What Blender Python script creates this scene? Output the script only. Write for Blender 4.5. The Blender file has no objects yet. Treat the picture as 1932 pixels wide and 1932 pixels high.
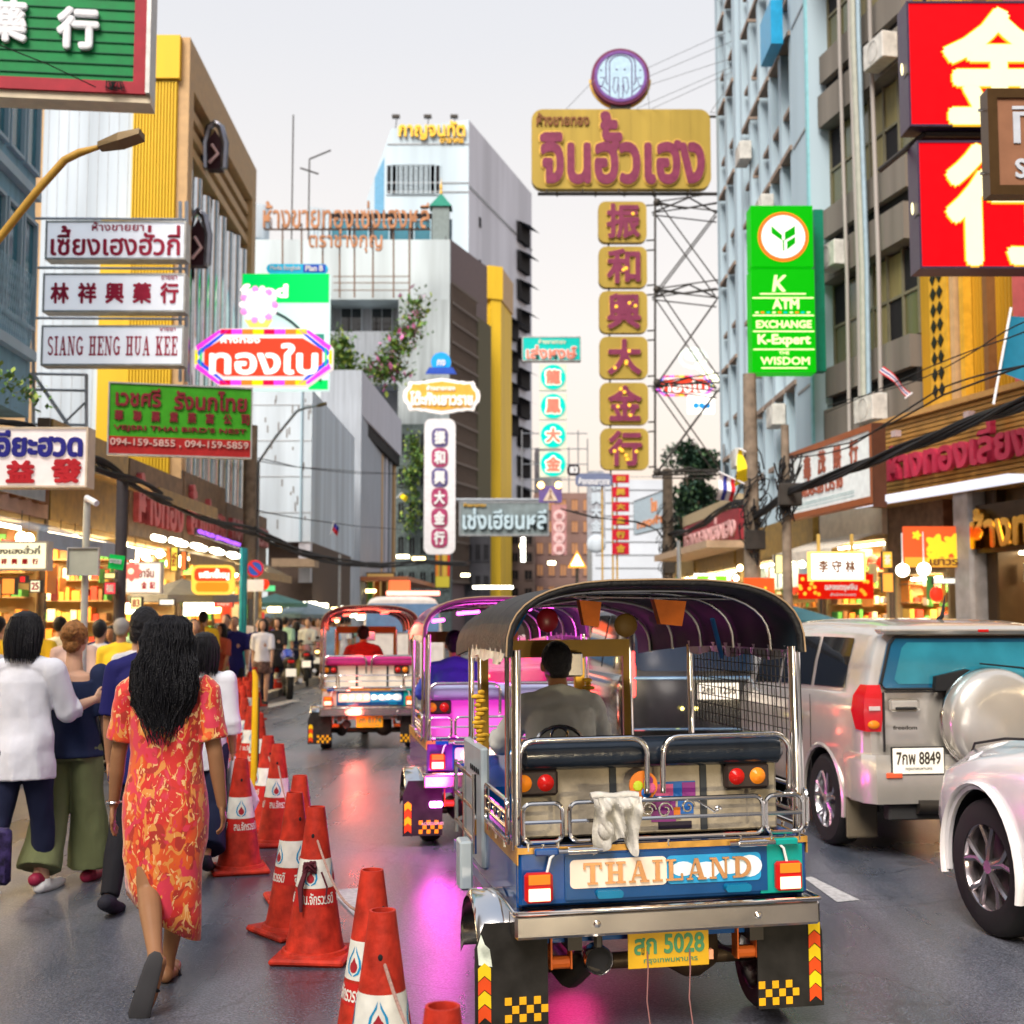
import bpy, bmesh, math, random
from mathutils import Vector, Matrix, noise
# ------------------------------------------------------------------ camera, sky, sun, exposure
random.seed(7)
SC = bpy.context.scene
COL = SC.collection
PI = math.pi
F = 2415.0                      # focal length in units of 1/1932 of the picture width
PITCH = math.atan(199 / F)
CAMZ = 1.73
cam_d = bpy.data.cameras.new('camera')
cam = bpy.data.objects.new('camera', cam_d)
COL.objects.link(cam)
cam.location = (0, 0, CAMZ)
cam.rotation_euler = (PI / 2 + PITCH, 0, 0)
cam_d.sensor_width = 36
cam_d.lens = 36 * F / 1932
cam_d.clip_start = 0.05
cam_d.clip_end = 2000
cam_d.dof.use_dof = True
cam_d.dof.focus_distance = 5.6
cam_d.dof.aperture_fstop = 3.4
SC.camera = cam
world = bpy.data.worlds.new('World')
SC.world = world
world.use_nodes = True
wn, wl = world.node_tree.nodes, world.node_tree.links
bg = wn['Background']
sky = wn.new('ShaderNodeTexSky')
sky.sky_type = 'NISHITA'
sky.sun_disc = False
sky.sun_elevation = math.radians(38)
sky.sun_rotation = math.radians(200)
geo = wn.new('ShaderNodeTexCoord')
sep = wn.new('ShaderNodeSeparateXYZ')
wl.new(geo.outputs['Generated'], sep.inputs[0])
ramp = wn.new('ShaderNodeValToRGB')
wl.new(sep.outputs['Z'], ramp.inputs[0])
cr = ramp.color_ramp
cr.elements[0].position = 0.0
cr.elements[0].color = (1.0, 0.66, 0.47, 1)
cr.elements[1].position = 1.0
cr.elements[1].color = (0.52, 0.60, 0.76, 1)
for p_, c_ in ((0.07, (1.0, 0.76, 0.58)), (0.13, (1.0, 0.86, 0.74)), (0.22, (0.96, 0.90, 0.85)), (0.42, (0.80, 0.80, 0.825))):
 e_ = cr.elements.new(p_)
 e_.color = (*c_, 1)
sc_ = wn.new('ShaderNodeVectorMath')
sc_.operation = 'SCALE'
sc_.inputs['Scale'].default_value = 0.10
wl.new(sky.outputs[0], sc_.inputs[0])
mx = wn.new('ShaderNodeMix')
mx.data_type = 'RGBA'
mx.inputs[0].default_value = 0.93
wl.new(sc_.outputs[0], mx.inputs[6])
wl.new(ramp.outputs[0], mx.inputs[7])
wl.new(mx.outputs[2], bg.inputs[0])
bg.inputs[1].default_value = 0.74
sun_d = bpy.data.lights.new('soft_dusk_sun', 'SUN')
sun_d.energy = 3.9
sun_d.angle = math.radians(32)
sun_d.color = (1.0, 0.90, 0.80)
sun = bpy.data.objects.new('soft_dusk_sun', sun_d)
COL.objects.link(sun)
sun.rotation_euler = (math.radians(44), 0, math.radians(-24))
SC.view_settings.view_transform = 'Standard'
SC.view_settings.look = 'None'
SC.view_settings.exposure = 0.60
SC.view_settings.gamma = 1
SC.view_settings.use_curve_mapping = False
SC.cycles.max_bounces = 6
SC.cycles.diffuse_bounces = 2
SC.cycles.glossy_bounces = 3
SC.cycles.transparent_max_bounces = 6
SC.cycles.sample_clamp_indirect = 4.0
SC.cycles.caustics_reflective = False
SC.cycles.caustics_refractive = False
TMP = bpy.data.scenes.new('workbench')      # modifiers and letters are evaluated here, one at a time
def evaluated(*objs):
 for o in objs:
  TMP.collection.objects.link(o)
 vl = TMP.view_layers[0]
 vl.update()
 dg = vl.depsgraph
 return objs[0].evaluated_get(dg), dg
# ------------------------------------------------------------------ picking points of the place
CP, SP = math.cos(PITCH), math.sin(PITCH)
def ray(x, y):
 u, v = x - 966.0, 966.0 - y
 return Vector((u, F * CP - v * SP, F * SP + v * CP))
def at(x, y, Y):                # the place at distance Y ahead that the photo shows at x, y
 r = ray(x, y)
 return Vector((0, 0, CAMZ)) + r * (Y / r.y)
def ground(x, y):
 r = ray(x, y)
 return Vector((0, 0, CAMZ)) + r * (CAMZ / -r.z)
# ------------------------------------------------------------------ materials
MATS = {}
def mat(name, col, rough=0.6, metal=0.0, emit=None, es=1.0, var=0.12, scale=6.0, bump=0.0, coat=0.0, trans=0.0, spec=0.22, bscale=None, streak=False):
 if name in MATS:
  return MATS[name]
 m = bpy.data.materials.new(name)
 m.use_nodes = True
 n, l = m.node_tree.nodes, m.node_tree.links
 b = n['Principled BSDF']
 tc = n.new('ShaderNodeTexCoord')
 vec = tc.outputs['Object']
 if streak:
  mp = n.new('ShaderNodeMapping')
  mp.inputs['Scale'].default_value = (1, 1, 0.08)
  l.new(vec, mp.inputs[0])
  vec = mp.outputs[0]
 nz = n.new('ShaderNodeTexNoise')
 nz.inputs['Scale'].default_value = scale
 nz.inputs['Detail'].default_value = 6
 l.new(vec, nz.inputs['Vector'])
 if var > 0:
  r = n.new('ShaderNodeMapRange')
  r.inputs[1].default_value = 0.3
  r.inputs[2].default_value = 0.7
  r.inputs[3].default_value = 1 - var
  r.inputs[4].default_value = 1 + var
  l.new(nz.outputs[0], r.inputs[0])
  vm = n.new('ShaderNodeVectorMath')
  vm.operation = 'SCALE'
  vm.inputs[0].default_value = col[:3]
  l.new(r.outputs[0], vm.inputs['Scale'])
  l.new(vm.outputs[0], b.inputs['Base Color'])
 else:
  b.inputs['Base Color'].default_value = (*col[:3], 1)
 if rough > 0.03:
  r2 = n.new('ShaderNodeMapRange')
  r2.inputs[3].default_value = max(0.02, rough * 0.8)
  r2.inputs[4].default_value = min(1, rough * 1.2)
  l.new(nz.outputs[0], r2.inputs[0])
  l.new(r2.outputs[0], b.inputs['Roughness'])
 else:
  b.inputs['Roughness'].default_value = rough
 b.inputs['Metallic'].default_value = metal
 b.inputs['Specular IOR Level'].default_value = spec
 if coat:
  b.inputs['Coat Weight'].default_value = coat
  b.inputs['Coat Roughness'].default_value = 0.08
 if trans:
  b.inputs['Transmission Weight'].default_value = trans
 if emit is not None:
  b.inputs['Emission Color'].default_value = (*emit, 1)
  b.inputs['Emission Strength'].default_value = es
 if bump:
  bp = n.new('ShaderNodeBump')
  bp.inputs['Strength'].default_value = bump
  bp.inputs['Distance'].default_value = 0.02
  nb = n.new('ShaderNodeTexNoise')
  nb.inputs['Scale'].default_value = bscale or scale * 5
  nb.inputs['Detail'].default_value = 4
  l.new(tc.outputs['Object'], nb.inputs['Vector'])
  l.new(nb.outputs[0], bp.inputs['Height'])
  l.new(bp.outputs[0], b.inputs['Normal'])
 MATS[name] = m
 return m
def glow(name, col, es=1.0, base=None):
 return mat(name, base or tuple(c * 0.4 for c in col), 0.5, emit=col, es=es * (.76 if es < 3 else 1), var=0.05, spec=.08)
CHROME = mat('chrome', (0.72, 0.70, 0.68), 0.14, 1.0, var=0.05, scale=3)
STEEL = mat('brushed_steel', (0.55, 0.52, 0.48), 0.28, 1.0, var=0.1)
BLACK = mat('black_rubber', (0.013, 0.013, 0.014), 0.7, var=0.3, spec=.25)
DARK = mat('dark_metal', (0.05, 0.045, 0.04), 0.5, 0.3)
WHITE = mat('white_paint', (0.75, 0.76, 0.78), 0.5, var=0.06)
GREYM = mat('grey_metal', (0.28, 0.3, 0.32), 0.45, 0.6)
RUST = mat('rusty_steel', (0.22, 0.13, 0.08), 0.8, 0.2, var=0.4, scale=12)
CONC = mat('concrete', (0.36, 0.34, 0.32), 0.85, var=0.2, scale=2, streak=True, bump=0.2)
GLASSD = mat('dark_glass', (0.015, 0.02, 0.025), 0.06, 0.0, spec=0.8, var=0.0)
# ------------------------------------------------------------------ mesh builder
class MB:
 def __init__(self):
  self.v, self.f, self.m = [], [], []
  self.T = None
  self.mi = 0
 def add(self, vs, fs, mi=None):
  o = len(self.v)
  if self.T is not None:
   vs = [self.T @ Vector(v) for v in vs]
  self.v.extend([tuple(v) for v in vs])
  self.f.extend([tuple(i + o for i in f) for f in fs])
  self.m.extend([self.mi if mi is None else mi] * len(fs))
  return self
 def box(self, x0, x1, y0, y1, z0, z1, mi=None):
  vs = [(x0, y0, z0), (x1, y0, z0), (x1, y1, z0), (x0, y1, z0), (x0, y0, z1), (x1, y0, z1), (x1, y1, z1), (x0, y1, z1)]
  return self.add(vs, [(0, 3, 2, 1), (4, 5, 6, 7), (0, 1, 5, 4), (1, 2, 6, 5), (2, 3, 7, 6), (3, 0, 4, 7)], mi)
 def rbox(self, x0, x1, y0, y1, z0, z1, r=0.01, mi=None):      # chamfered box
  vs = []
  for z, k in ((z0, 1), (z0 + r, 0), (z1 - r, 0), (z1, 1)):
   a = r if k else 0
   for (px, py) in ((x0 + r, y0 + a), (x1 - r, y0 + a), (x1 - a, y0 + r), (x1 - a, y1 - r), (x1 - r, y1 - a), (x0 + r, y1 - a), (x0 + a, y1 - r), (x0 + a, y0 + r)):
    vs.append((px, py, z))
  fs = [tuple(range(7, -1, -1)), tuple(range(24, 32))]
  for j in range(3):
   for i in range(8):
    a, b = j * 8 + i, j * 8 + (i + 1) % 8
    fs.append((a, b, b + 8, a + 8))
  return self.add(vs, fs, mi)
 def prism(self, poly, y0, y1, mi=None):                       # polygon in x,z given depth along y (counter-clockwise seen from -y)
  n = len(poly)
  vs = [(p[0], y0, p[1]) for p in poly] + [(p[0], y1, p[1]) for p in poly]
  fs = [tuple(range(n)), tuple(range(2 * n - 1, n - 1, -1))]
  for i in range(n):
   j = (i + 1) % n
   fs.append((j, i, i + n, j + n))
  return self.add(vs, fs, mi)
 def rings(self, rs, cap=True, closed=False, mi=None):         # loft through rings of equal counts
  n = len(rs[0])
  vs = [p for r in rs for p in r]
  fs = []
  m = len(rs)
  for j in range(m if closed else m - 1):
   k = (j + 1) % m
   for i in range(n):
    i2 = (i + 1) % n
    fs.append((j * n + i, j * n + i2, k * n + i2, k * n + i))
  if cap and not closed:
   fs.append(tuple(range(n - 1, -1, -1)))
   fs.append(tuple((m - 1) * n + i for i in range(n)))
  return self.add(vs, fs, mi)
 def tube(self, pts, r, n=8, cap=True, closed=False, mi=None, flat=None):
  pts = [Vector(p) for p in pts]
  rr = r if isinstance(r, (list, tuple)) else [r] * len(pts)
  rs = []
  m = len(pts)
  up = None
  for i, p in enumerate(pts):
   if closed:
    d = pts[(i + 1) % m] - pts[i - 1]
   else:
    d = pts[min(i + 1, m - 1)] - pts[max(i - 1, 0)]
   if d.length < 1e-9:
    d = Vector((0, 0, 1))
   d.normalize()
   if up is None:
    up = Vector((0, 0, 1)) if abs(d.z) < 0.9 else Vector((0, 1, 0))
   a = d.cross(up)
   if a.length < 1e-6:
    a = d.cross(Vector((1, 0, 0)))
   a.normalize()
   b = a.cross(d).normalized()
   up = b
   fl = flat or 1.0
   rs.append([p + (a * math.cos(2 * PI * k / n) + b * fl * math.sin(2 * PI * k / n)) * rr[i] for k in range(n)])
  return self.rings(rs, cap, closed, mi)
 def lathe(self, prof, n=24, c=(0, 0, 0), axis='z', mi=None, cap=True):
  rs = []
  for (r, h) in prof:
   ring = []
   for k in range(n):
    a = 2 * PI * k / n
    x, y = r * math.cos(a), r * math.sin(a)
    if axis == 'z':
     q = (c[0] + x, c[1] + y, c[2] + h)
    elif axis == 'y':
     q = (c[0] + x, c[1] + h, c[2] - y)
    else:
     q = (c[0] + h, c[1] + x, c[2] + y)
    ring.append(q)
   rs.append(ring)
  return self.rings(rs, cap, False, mi)
 def ell(self, c, r, n=12, m=8, mi=None, R=None):
  vs, fs = [], []
  for j in range(m + 1):
   t = PI * j / m
   for i in range(n):
    a = 2 * PI * i / n
    p = Vector((r[0] * math.sin(t) * math.cos(a), r[1] * math.sin(t) * math.sin(a), -r[2] * math.cos(t)))
    if R is not None:
     p = R @ p
    vs.append(p + Vector(c))
  for j in range(m):
   for i in range(n):
    i2 = (i + 1) % n
    fs.append((j * n + i, j * n + i2, (j + 1) * n + i2, (j + 1) * n + i))
  return self.add(vs, fs, mi)
 def build(self, name, mats, parent=None, smooth=False, T=None, angle=40, loc=None):
  me = bpy.data.meshes.new(name)
  me.from_pydata(self.v, [], self.f)
  if not isinstance(mats, (list, tuple)):
   mats = [mats]
  for q in mats:
   me.materials.append(q)
  if len(mats) > 1:
   me.polygons.foreach_set('material_index', [min(i, len(mats) - 1) for i in self.m])
  me.update()
  if smooth:
   me.polygons.foreach_set('use_smooth', [True] * len(me.polygons))
   me.set_sharp_from_angle(angle=math.radians(angle))
  return link(name, me, parent, T, loc)
def link(name, me, parent=None, T=None, loc=None):
 o = bpy.data.objects.new(name, me)
 COL.objects.link(o)
 if T is not None:
  o.matrix_world = T
 if loc is not None:
  o.location = loc
 if parent is not None:
  o.parent = parent
 return o
def tag(o, label=None, cat=None, group=None, kind=None):
 if label: o['label'] = label
 if cat: o['category'] = cat
 if group: o['group'] = group
 if kind: o['kind'] = kind
 return o
def thing(name, label, cat, loc=(0, 0, 0), rz=0.0, group=None):
 o = bpy.data.objects.new(name, None)
 COL.objects.link(o)
 o.location = loc
 o.rotation_euler = (0, 0, rz)
 o.empty_display_size = 0.2
 return tag(o, label, cat, group)
KIDS = {}
def dup(root, loc=None, rz=None, label=None, group=None, swap=None):
 kids = {}
 for o in COL.objects:
  if o.parent is not None:
   kids.setdefault(o.parent.name, []).append(o)
 def cp(o, parent):
  c = o.copy()
  COL.objects.link(c)
  if parent is not None:
   c.parent = parent
  if swap and o.type == 'MESH' and o.material_slots:
   for i, s in enumerate(o.material_slots):
    if s.material and s.material.name in swap:
     c.material_slots[i].link = 'OBJECT'
     c.material_slots[i].material = swap[s.material.name]
  for k in kids.get(o.name, []):
   cp(k, c)
  return c
 r = cp(root, None)
 if loc is not None: r.location = loc
 if rz is not None: r.rotation_euler = (0, 0, rz)
 if label: r['label'] = label
 if group: r['group'] = group
 return r
def remesh(mb, voxel, name, mats, parent=None, smooth_it=4, disp=None):
 me = bpy.data.meshes.new('tmp')
 me.from_pydata(mb.v, [], mb.f)
 o = bpy.data.objects.new('tmp', me)
 md = o.modifiers.new('r', 'REMESH')
 md.mode = 'VOXEL'
 md.voxel_size = voxel
 if smooth_it:
  sm = o.modifiers.new('s', 'SMOOTH')
  sm.factor = 0.5
  sm.iterations = smooth_it
 m2 = bpy.data.meshes.new_from_object(evaluated(o)[0])
 bpy.data.objects.remove(o)
 bpy.data.meshes.remove(me)
 if disp:
  ns = [Vector(q.vector) for q in m2.vertex_normals]
  cs = [disp(Vector(v.co), n_) for v, n_ in zip(m2.vertices, ns)]
  m2.vertices.foreach_set('co', [c for v in cs for c in v])
 m2.name = name
 m2.materials.clear()
 for q in (mats if isinstance(mats, (list, tuple)) else [mats]):
  m2.materials.append(q)
 m2.polygons.foreach_set('use_smooth', [True] * len(m2.polygons))
 m2.update()
 return link(name, m2, parent)
# ------------------------------------------------------------------ lettering
UPPER = set('\u0e31\u0e34\u0e35\u0e36\u0e37\u0e47')
TONE = set('\u0e48\u0e49\u0e4a\u0e4b\u0e4c')
MARKS = UPPER | TONE | set('\u0e38\u0e39')
GC = {}
def glyphs(s):
 if s in GC:
  return GC[s]
 c = bpy.data.curves.new('t', 'FONT')
 c.body = s
 c.size = 1
 c.resolution_u = 3
 o = bpy.data.objects.new('t', c)
 oe, dg = evaluated(o)
 cv = oe.to_curve(dg)
 out = []
 for sp in cv.splines:
  ci = sp.character_index
  dy = 0.0
  if s[ci] in TONE and ci > 0 and s[ci - 1] in UPPER:
   dy = 0.19
  pts = [((p.co.x, p.co.y + dy), (p.handle_left.x, p.handle_left.y + dy), (p.handle_right.x, p.handle_right.y + dy)) for p in sp.bezier_points]
  out.append((ci, pts))
 oe.to_curve_clear()
 bpy.data.objects.remove(o)
 bpy.data.curves.remove(c)
 GC[s] = out
 return out
def curve_mesh(spl, bold, depth):
 c = bpy.data.curves.new('t', 'CURVE')
 c.dimensions = '2D'
 c.fill_mode = 'BOTH'
 c.resolution_u = 3
 c.offset = bold
 c.extrude = depth
 for pts in spl:
  sp = c.splines.new('BEZIER')
  sp.bezier_points.add(len(pts) - 1)
  for q, (co, hl, hr) in zip(sp.bezier_points, pts):
   q.handle_left_type = q.handle_right_type = 'FREE'
   q.co = (*co, 0)
   q.handle_left = (*hl, 0)
   q.handle_right = (*hr, 0)
  sp.use_cyclic_u = True
 o = bpy.data.objects.new('t', c)
 me = bpy.data.meshes.new_from_object(evaluated(o)[0])
 bpy.data.objects.remove(o)
 bpy.data.curves.remove(c)
 return me
def text(s, x0, x1, z0, z1, y, material, parent, depth=0.01, bold=0.0, split=False, name='lettering', outline=None, skew=0.0, T=None):
 """letters standing on the plane y, filling the box x0..x1, z0..z1, their faces towards -y"""
 gl = glyphs(s)
 if not gl:
  return []
 xs = [p[0][0] for _, pts in gl for p in pts]
 zs = [p[0][1] for _, pts in gl for p in pts]
 a0, a1, b0, b1 = min(xs) - bold, max(xs) + bold, min(zs) - bold, max(zs) + bold
 sx, sz = (x1 - x0) / max(1e-6, a1 - a0), (z1 - z0) / max(1e-6, b1 - b0)
 groups = {}
 if split:
  lead = 0
  for ci, pts in gl:
   k = ci
   while k > 0 and s[k] in MARKS:
    k -= 1
   groups.setdefault(k, []).append(pts)
 else:
  groups[0] = [pts for _, pts in gl]
 res = []
 for k in sorted(groups):
  base = curve_mesh(groups[k], 0.0, 0.5)
  bv = [(v.co.x, v.co.y, v.co.z) for v in base.vertices]
  bf = [tuple(p.vertices) for p in base.polygons]
  bpy.data.meshes.remove(base)
  for which in ((0, 1) if outline else (0,)):
   b = bold + (outline[1] if which else 0)
   sh = [(0, 0)]
   if b > 0.004:
    nn = 6 if b < 0.02 else 8 if b < 0.06 else 12
    sh += [(b * math.cos(2 * PI * i / nn), b * math.sin(2 * PI * i / nn)) for i in range(nn)]
    if b > 0.045:
     sh += [(b * 0.5 * math.cos(2 * PI * i / 6), b * 0.5 * math.sin(2 * PI * i / 6)) for i in range(6)]
   m_ = MB()
   for i, (dx, dz) in enumerate(sh):
    st = min(0.0008, depth * 0.02) * i
    vs = []
    for (vx, vy, vz) in bv:
     x = x0 + (vx + dx - a0) * sx
     z = z0 + (vy + dz - b0) * sz
     d = depth * (0.5 if which else 1.0) + st
     vs.append((x + skew * (z - z0), y - d if vz > 0 else y, z))
    m_.add(vs, bf)
   nm = 'letter_outline' if which else ('letter' if split else name)
   res.append(m_.build(nm, outline[0] if which else material, parent, T=T))
 return res
# ------------------------------------------------------------------ upright planes of the street (x along, y into the wall, z up)
class Plane:
 def __init__(self, x1, Y1, x2, Y2, y=1165):
  self.A = at(x1, y, Y1)
  self.B = at(x2, y, Y2)
  self.A.z = self.B.z = 0
  d = (self.B - self.A)
  self.L = d.length
  self.u = d.normalized()
  self.n = Vector((0, 0, 1)).cross(self.u)
  self.rz = math.atan2(self.u.y, self.u.x)
 def hit(self, x, y, d=0.0):
  r = ray(x, y)
  o = Vector((0, 0, CAMZ))
  A = self.A + self.n * d
  t = (A - o).dot(self.n) / r.dot(self.n)
  p = o + r * t
  return ((p - self.A).dot(self.u), p.z)
 def rect(self, x0, y0, x1, y1, d=0.0):
  ym, xm = (y0 + y1) / 2, (x0 + x1) / 2
  a = self.hit(x0, ym, d)[0]
  b = self.hit(x1, ym, d)[0]
  t = self.hit(xm, y0, d)[1]
  c = self.hit(xm, y1, d)[1]
  return a, b, c, t
 def root(self, name, label, cat, group=None):
  return thing(name, label, cat, self.A, self.rz, group)
def S(x0, x1, z0, z1, u0, u1, v0, v1):    # sub-box in fractions (v from the bottom)
 return x0 + (x1 - x0) * u0, x0 + (x1 - x0) * u1, z0 + (z1 - z0) * v0, z0 + (z1 - z0) * v1
def at_rel(r, T):
 return T
# ------------------------------------------------------------------ ground
def asphalt():
 m = bpy.data.materials.new('asphalt')
 m.use_nodes = True
 n, l = m.node_tree.nodes, m.node_tree.links
 b = n['Principled BSDF']
 tc = n.new('ShaderNodeTexCoord')
 big = n.new('ShaderNodeTexNoise'); big.inputs['Scale'].default_value = 0.5; big.inputs['Detail'].default_value = 5
 fine = n.new('ShaderNodeTexNoise'); fine.inputs['Scale'].default_value = 70; fine.inputs['Detail'].default_value = 3
 vor = n.new('ShaderNodeTexVoronoi'); vor.inputs['Scale'].default_value = 95
 crack = n.new('ShaderNodeTexVoronoi'); crack.feature = 'DISTANCE_TO_EDGE'; crack.inputs['Scale'].default_value = 0.45
 wob = n.new('ShaderNodeTexNoise'); wob.inputs['Scale'].default_value = 1.6; wob.inputs['Detail'].default_value = 6
 addv = n.new('ShaderNodeVectorMath'); addv.operation = 'ADD'
 for q in (big, fine, vor, wob):
  l.new(tc.outputs['Object'], q.inputs['Vector'])
 l.new(tc.outputs['Object'], addv.inputs[0]); l.new(wob.outputs['Color'], addv.inputs[1])
 l.new(addv.outputs[0], crack.inputs['Vector'])
 cr = n.new('ShaderNodeValToRGB')
 cr.color_ramp.elements[0].position = 0.38; cr.color_ramp.elements[0].color = (0.026, 0.036, 0.052, 1)
 cr.color_ramp.elements[1].position = 0.62; cr.color_ramp.elements[1].color = (0.085, 0.088, 0.105, 1)
 sp = n.new('ShaderNodeMapRange'); sp.inputs[3].default_value = 0.35; sp.inputs[4].default_value = 2.2
 l.new(vor.outputs['Distance'], sp.inputs[0])
 sp.inputs[2].default_value = 0.9
 ck = n.new('ShaderNodeMapRange'); ck.inputs[1].default_value = 0.0; ck.inputs[2].default_value = 0.010; ck.inputs[3].default_value = 0.6; ck.inputs[4].default_value = 1.0
 l.new(crack.outputs['Distance'], ck.inputs[0])
 m1 = n.new('ShaderNodeMath'); m1.operation = 'MULTIPLY'
 l.new(sp.outputs[0], m1.inputs[0]); l.new(ck.outputs[0], m1.inputs[1])
 vs = n.new('ShaderNodeVectorMath'); vs.operation = 'SCALE'
 l.new(cr.outputs[0], vs.inputs[0]); l.new(m1.outputs[0], vs.inputs['Scale'])
 l.new(vs.outputs[0], b.inputs['Base Color'])
 rg = n.new('ShaderNodeMapRange'); rg.inputs[1].default_value = 0.38; rg.inputs[2].default_value = 0.62; rg.inputs[3].default_value = 0.20; rg.inputs[4].default_value = 0.42
 tm = n.new('ShaderNodeMapping'); tm.inputs['Scale'].default_value = (2.6, .10, 1); tm.inputs['Rotation'].default_value = (0, 0, math.radians(-9))
 trk = n.new('ShaderNodeTexNoise'); trk.inputs['Scale'].default_value = 1.0; trk.inputs['Detail'].default_value = 4; l.new(tc.outputs['Object'], tm.inputs[0]); l.new(tm.outputs[0], trk.inputs['Vector'])
 av = n.new('ShaderNodeMath'); av.operation = 'ADD'; l.new(big.outputs[0], av.inputs[0]); l.new(trk.outputs[0], av.inputs[1])
 hv = n.new('ShaderNodeMath'); hv.operation = 'MULTIPLY'; hv.inputs[1].default_value = .5; l.new(av.outputs[0], hv.inputs[0])
 l.new(hv.outputs[0], cr.inputs[0]); l.new(hv.outputs[0], rg.inputs[0]); l.new(rg.outputs[0], b.inputs['Roughness'])
 bp = n.new('ShaderNodeBump'); bp.inputs['Strength'].default_value = 0.5; bp.inputs['Distance'].default_value = 0.004
 l.new(fine.outputs[0], bp.inputs['Height']); l.new(bp.outputs[0], b.inputs['Normal'])
 b.inputs['Specular IOR Level'].default_value = 0.95
 return m
ASPH = asphalt()
mb = MB(); mb.add([(-400, -60, 0), (400, -60, 0), (400, 900, 0), (-400, 900, 0)], [(0, 1, 2, 3)])
tag(mb.build('road', ASPH), kind='structure')
PAVE = mat('paving', (0.22, 0.20, 0.18), 0.8, var=0.2, scale=3)
KERBM = mat('kerb_stone', (0.35, 0.33, 0.30), 0.8, var=0.2)
def walk(pts_in, pts_out, name):
 mb = MB()
 n = len(pts_in)
 vs = [(x, y, 0.0) for x, y in pts_in] + [(x, y, 0.14) for x, y in pts_in] + [(x, y, 0.14) for x, y in pts_out]
 fs = []
 for i in range(n - 1):
  fs += [(i, i + 1, n + i + 1, n + i), (n + i, n + i + 1, 2 * n + i + 1, 2 * n + i)]
 mb.add(vs, fs)
 tag(mb.build(name, PAVE), kind='structure')
 k = MB()
 for i in range(n - 1):
  a, b = Vector((*pts_in[i], 0)), Vector((*pts_in[i + 1], 0))
  d = (b - a).normalized(); s = Vector((-d.y, d.x, 0)) * 0.08
  k.rings([[a - s, b - s, b + s, a + s], [p + Vector((0, 0, 0.15)) for p in (a - s, b - s, b + s, a + s)]])
 tag(k.build('kerb', KERBM), kind='structure')
walk([(-5.2, 8), (-5.2, 70), (-2.0, 95), (8, 150)], [(-9, 8), (-9, 70), (-6, 97), (2, 152)], 'pavement')
walk([(7.2, 14), (6.1, 20), (5.2, 28), (5.0, 60), (9, 90), (20, 150)], [(12, 14), (11, 20), (10, 28), (10, 60), (14, 88), (26, 150)], 'pavement')
# painted lane dashes (thin sheets)
PAINT = mat('road_paint', (0.42, 0.42, 0.42), 0.6, var=0.25, scale=25)
for quad in ([(1516, 1657), (1531, 1655), (1622, 1699), (1579, 1703)], [(622, 1680), (682, 1676), (716, 1733), (676, 1737)], [(500, 1330), (560, 1318), (566, 1322), (508, 1336)]):
 mb = MB()
 g = [ground(*q) for q in quad]
 mb.add([(p.x, p.y, 0.004) for p in g], [(3, 2, 1, 0)])
 tag(mb.build('road_marking', PAINT), kind='structure')
# ------------------------------------------------------------------ building helpers
def pieces(name, mb, mats, parent, places, smooth=False):
 first = None
 for p in places:
  if first is None:
   first = mb.build(name, mats, parent, smooth, loc=p)
  else:
   link(name, first.data, parent, loc=p)
 return first
def wallbox(root, x0, x1, y0, y1, z0, z1, m, name='wall'):
 b = MB(); b.box(x0, x1, y0, y1, z0, z1)
 return b.build(name, m, root)
def window_mb(w, h, frame=0.05, bars=1, rec=0.06):
 b = MB()
 b.box(-w / 2, w / 2, 0.0, 0.02, 0, h, 1)
 for (a, c, d, e) in ((-w / 2 - frame, -w / 2, -frame, h + frame), (w / 2, w / 2 + frame, -frame, h + frame), (-w / 2, w / 2, -frame, 0), (-w / 2, w / 2, h, h + frame)):
  b.box(a, c, -rec, 0.02, d, e, 0)
 for i in range(bars):
  x = -w / 2 + w * (i + 1) / (bars + 1)
  b.box(x - 0.02, x + 0.02, -0.03, 0.0, 0, h, 0)
 return b
WALLW = mat('weathered_white_wall', (0.54, 0.62, 0.69), 0.85, var=0.24, scale=1.3, streak=True)
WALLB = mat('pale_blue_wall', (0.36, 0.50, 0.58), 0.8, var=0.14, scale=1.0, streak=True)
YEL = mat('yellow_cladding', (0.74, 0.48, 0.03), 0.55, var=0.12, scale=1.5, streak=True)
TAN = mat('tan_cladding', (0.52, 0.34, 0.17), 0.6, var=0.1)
DKC = mat('grimy_concrete', (0.17, 0.155, 0.135), 0.9, var=0.35, scale=1.2, streak=True)
VOID = mat('dark_opening', (0.012, 0.012, 0.014), 0.8)
GREYW = mat('grey_wall', (0.36, 0.40, 0.45), 0.85, var=0.15, streak=True)
LILAC = mat('pale_grey_render', (0.55, 0.56, 0.62), 0.85, var=0.12, streak=True)
BLUEG = mat('blue_tinted_glass', (0.03, 0.16, 0.22), 0.15, spec=0.8, var=0.3, scale=1.0)
# --- near left: blue shadowed shophouse
pl = Plane(-60, 16.2, 42, 18.3)
r = pl.root('shophouse', 'blue shadowed shophouse with tinted windows behind the green pharmacy sign', 'building')
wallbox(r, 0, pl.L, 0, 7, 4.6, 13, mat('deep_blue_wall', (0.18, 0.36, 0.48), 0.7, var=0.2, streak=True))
b = window_mb(0.5, 1.5, 0.05, 0)
pieces('window', b, [WALLB, BLUEG], r, [(0.42 + 0.68 * i, -0.01, z) for i in range(3) for z in (5.9, 8.2, 10.4)])
for z in (5.4, 7.75, 10.0):
 wallbox(r, -0.1, pl.L - .1, -0.12, 0, z, z + 0.14, WALLB, 'ledge')
b = MB()
for i in range(16):
 x = 0.2 + i * 0.09
 b.tube([(x, -0.1, 5.55), (x + 0.3, -0.1, 6.6)], 0.006, 4)
 b.tube([(x + 0.3, -0.1, 5.55), (x, -0.1, 6.6)], 0.006, 4)
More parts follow.
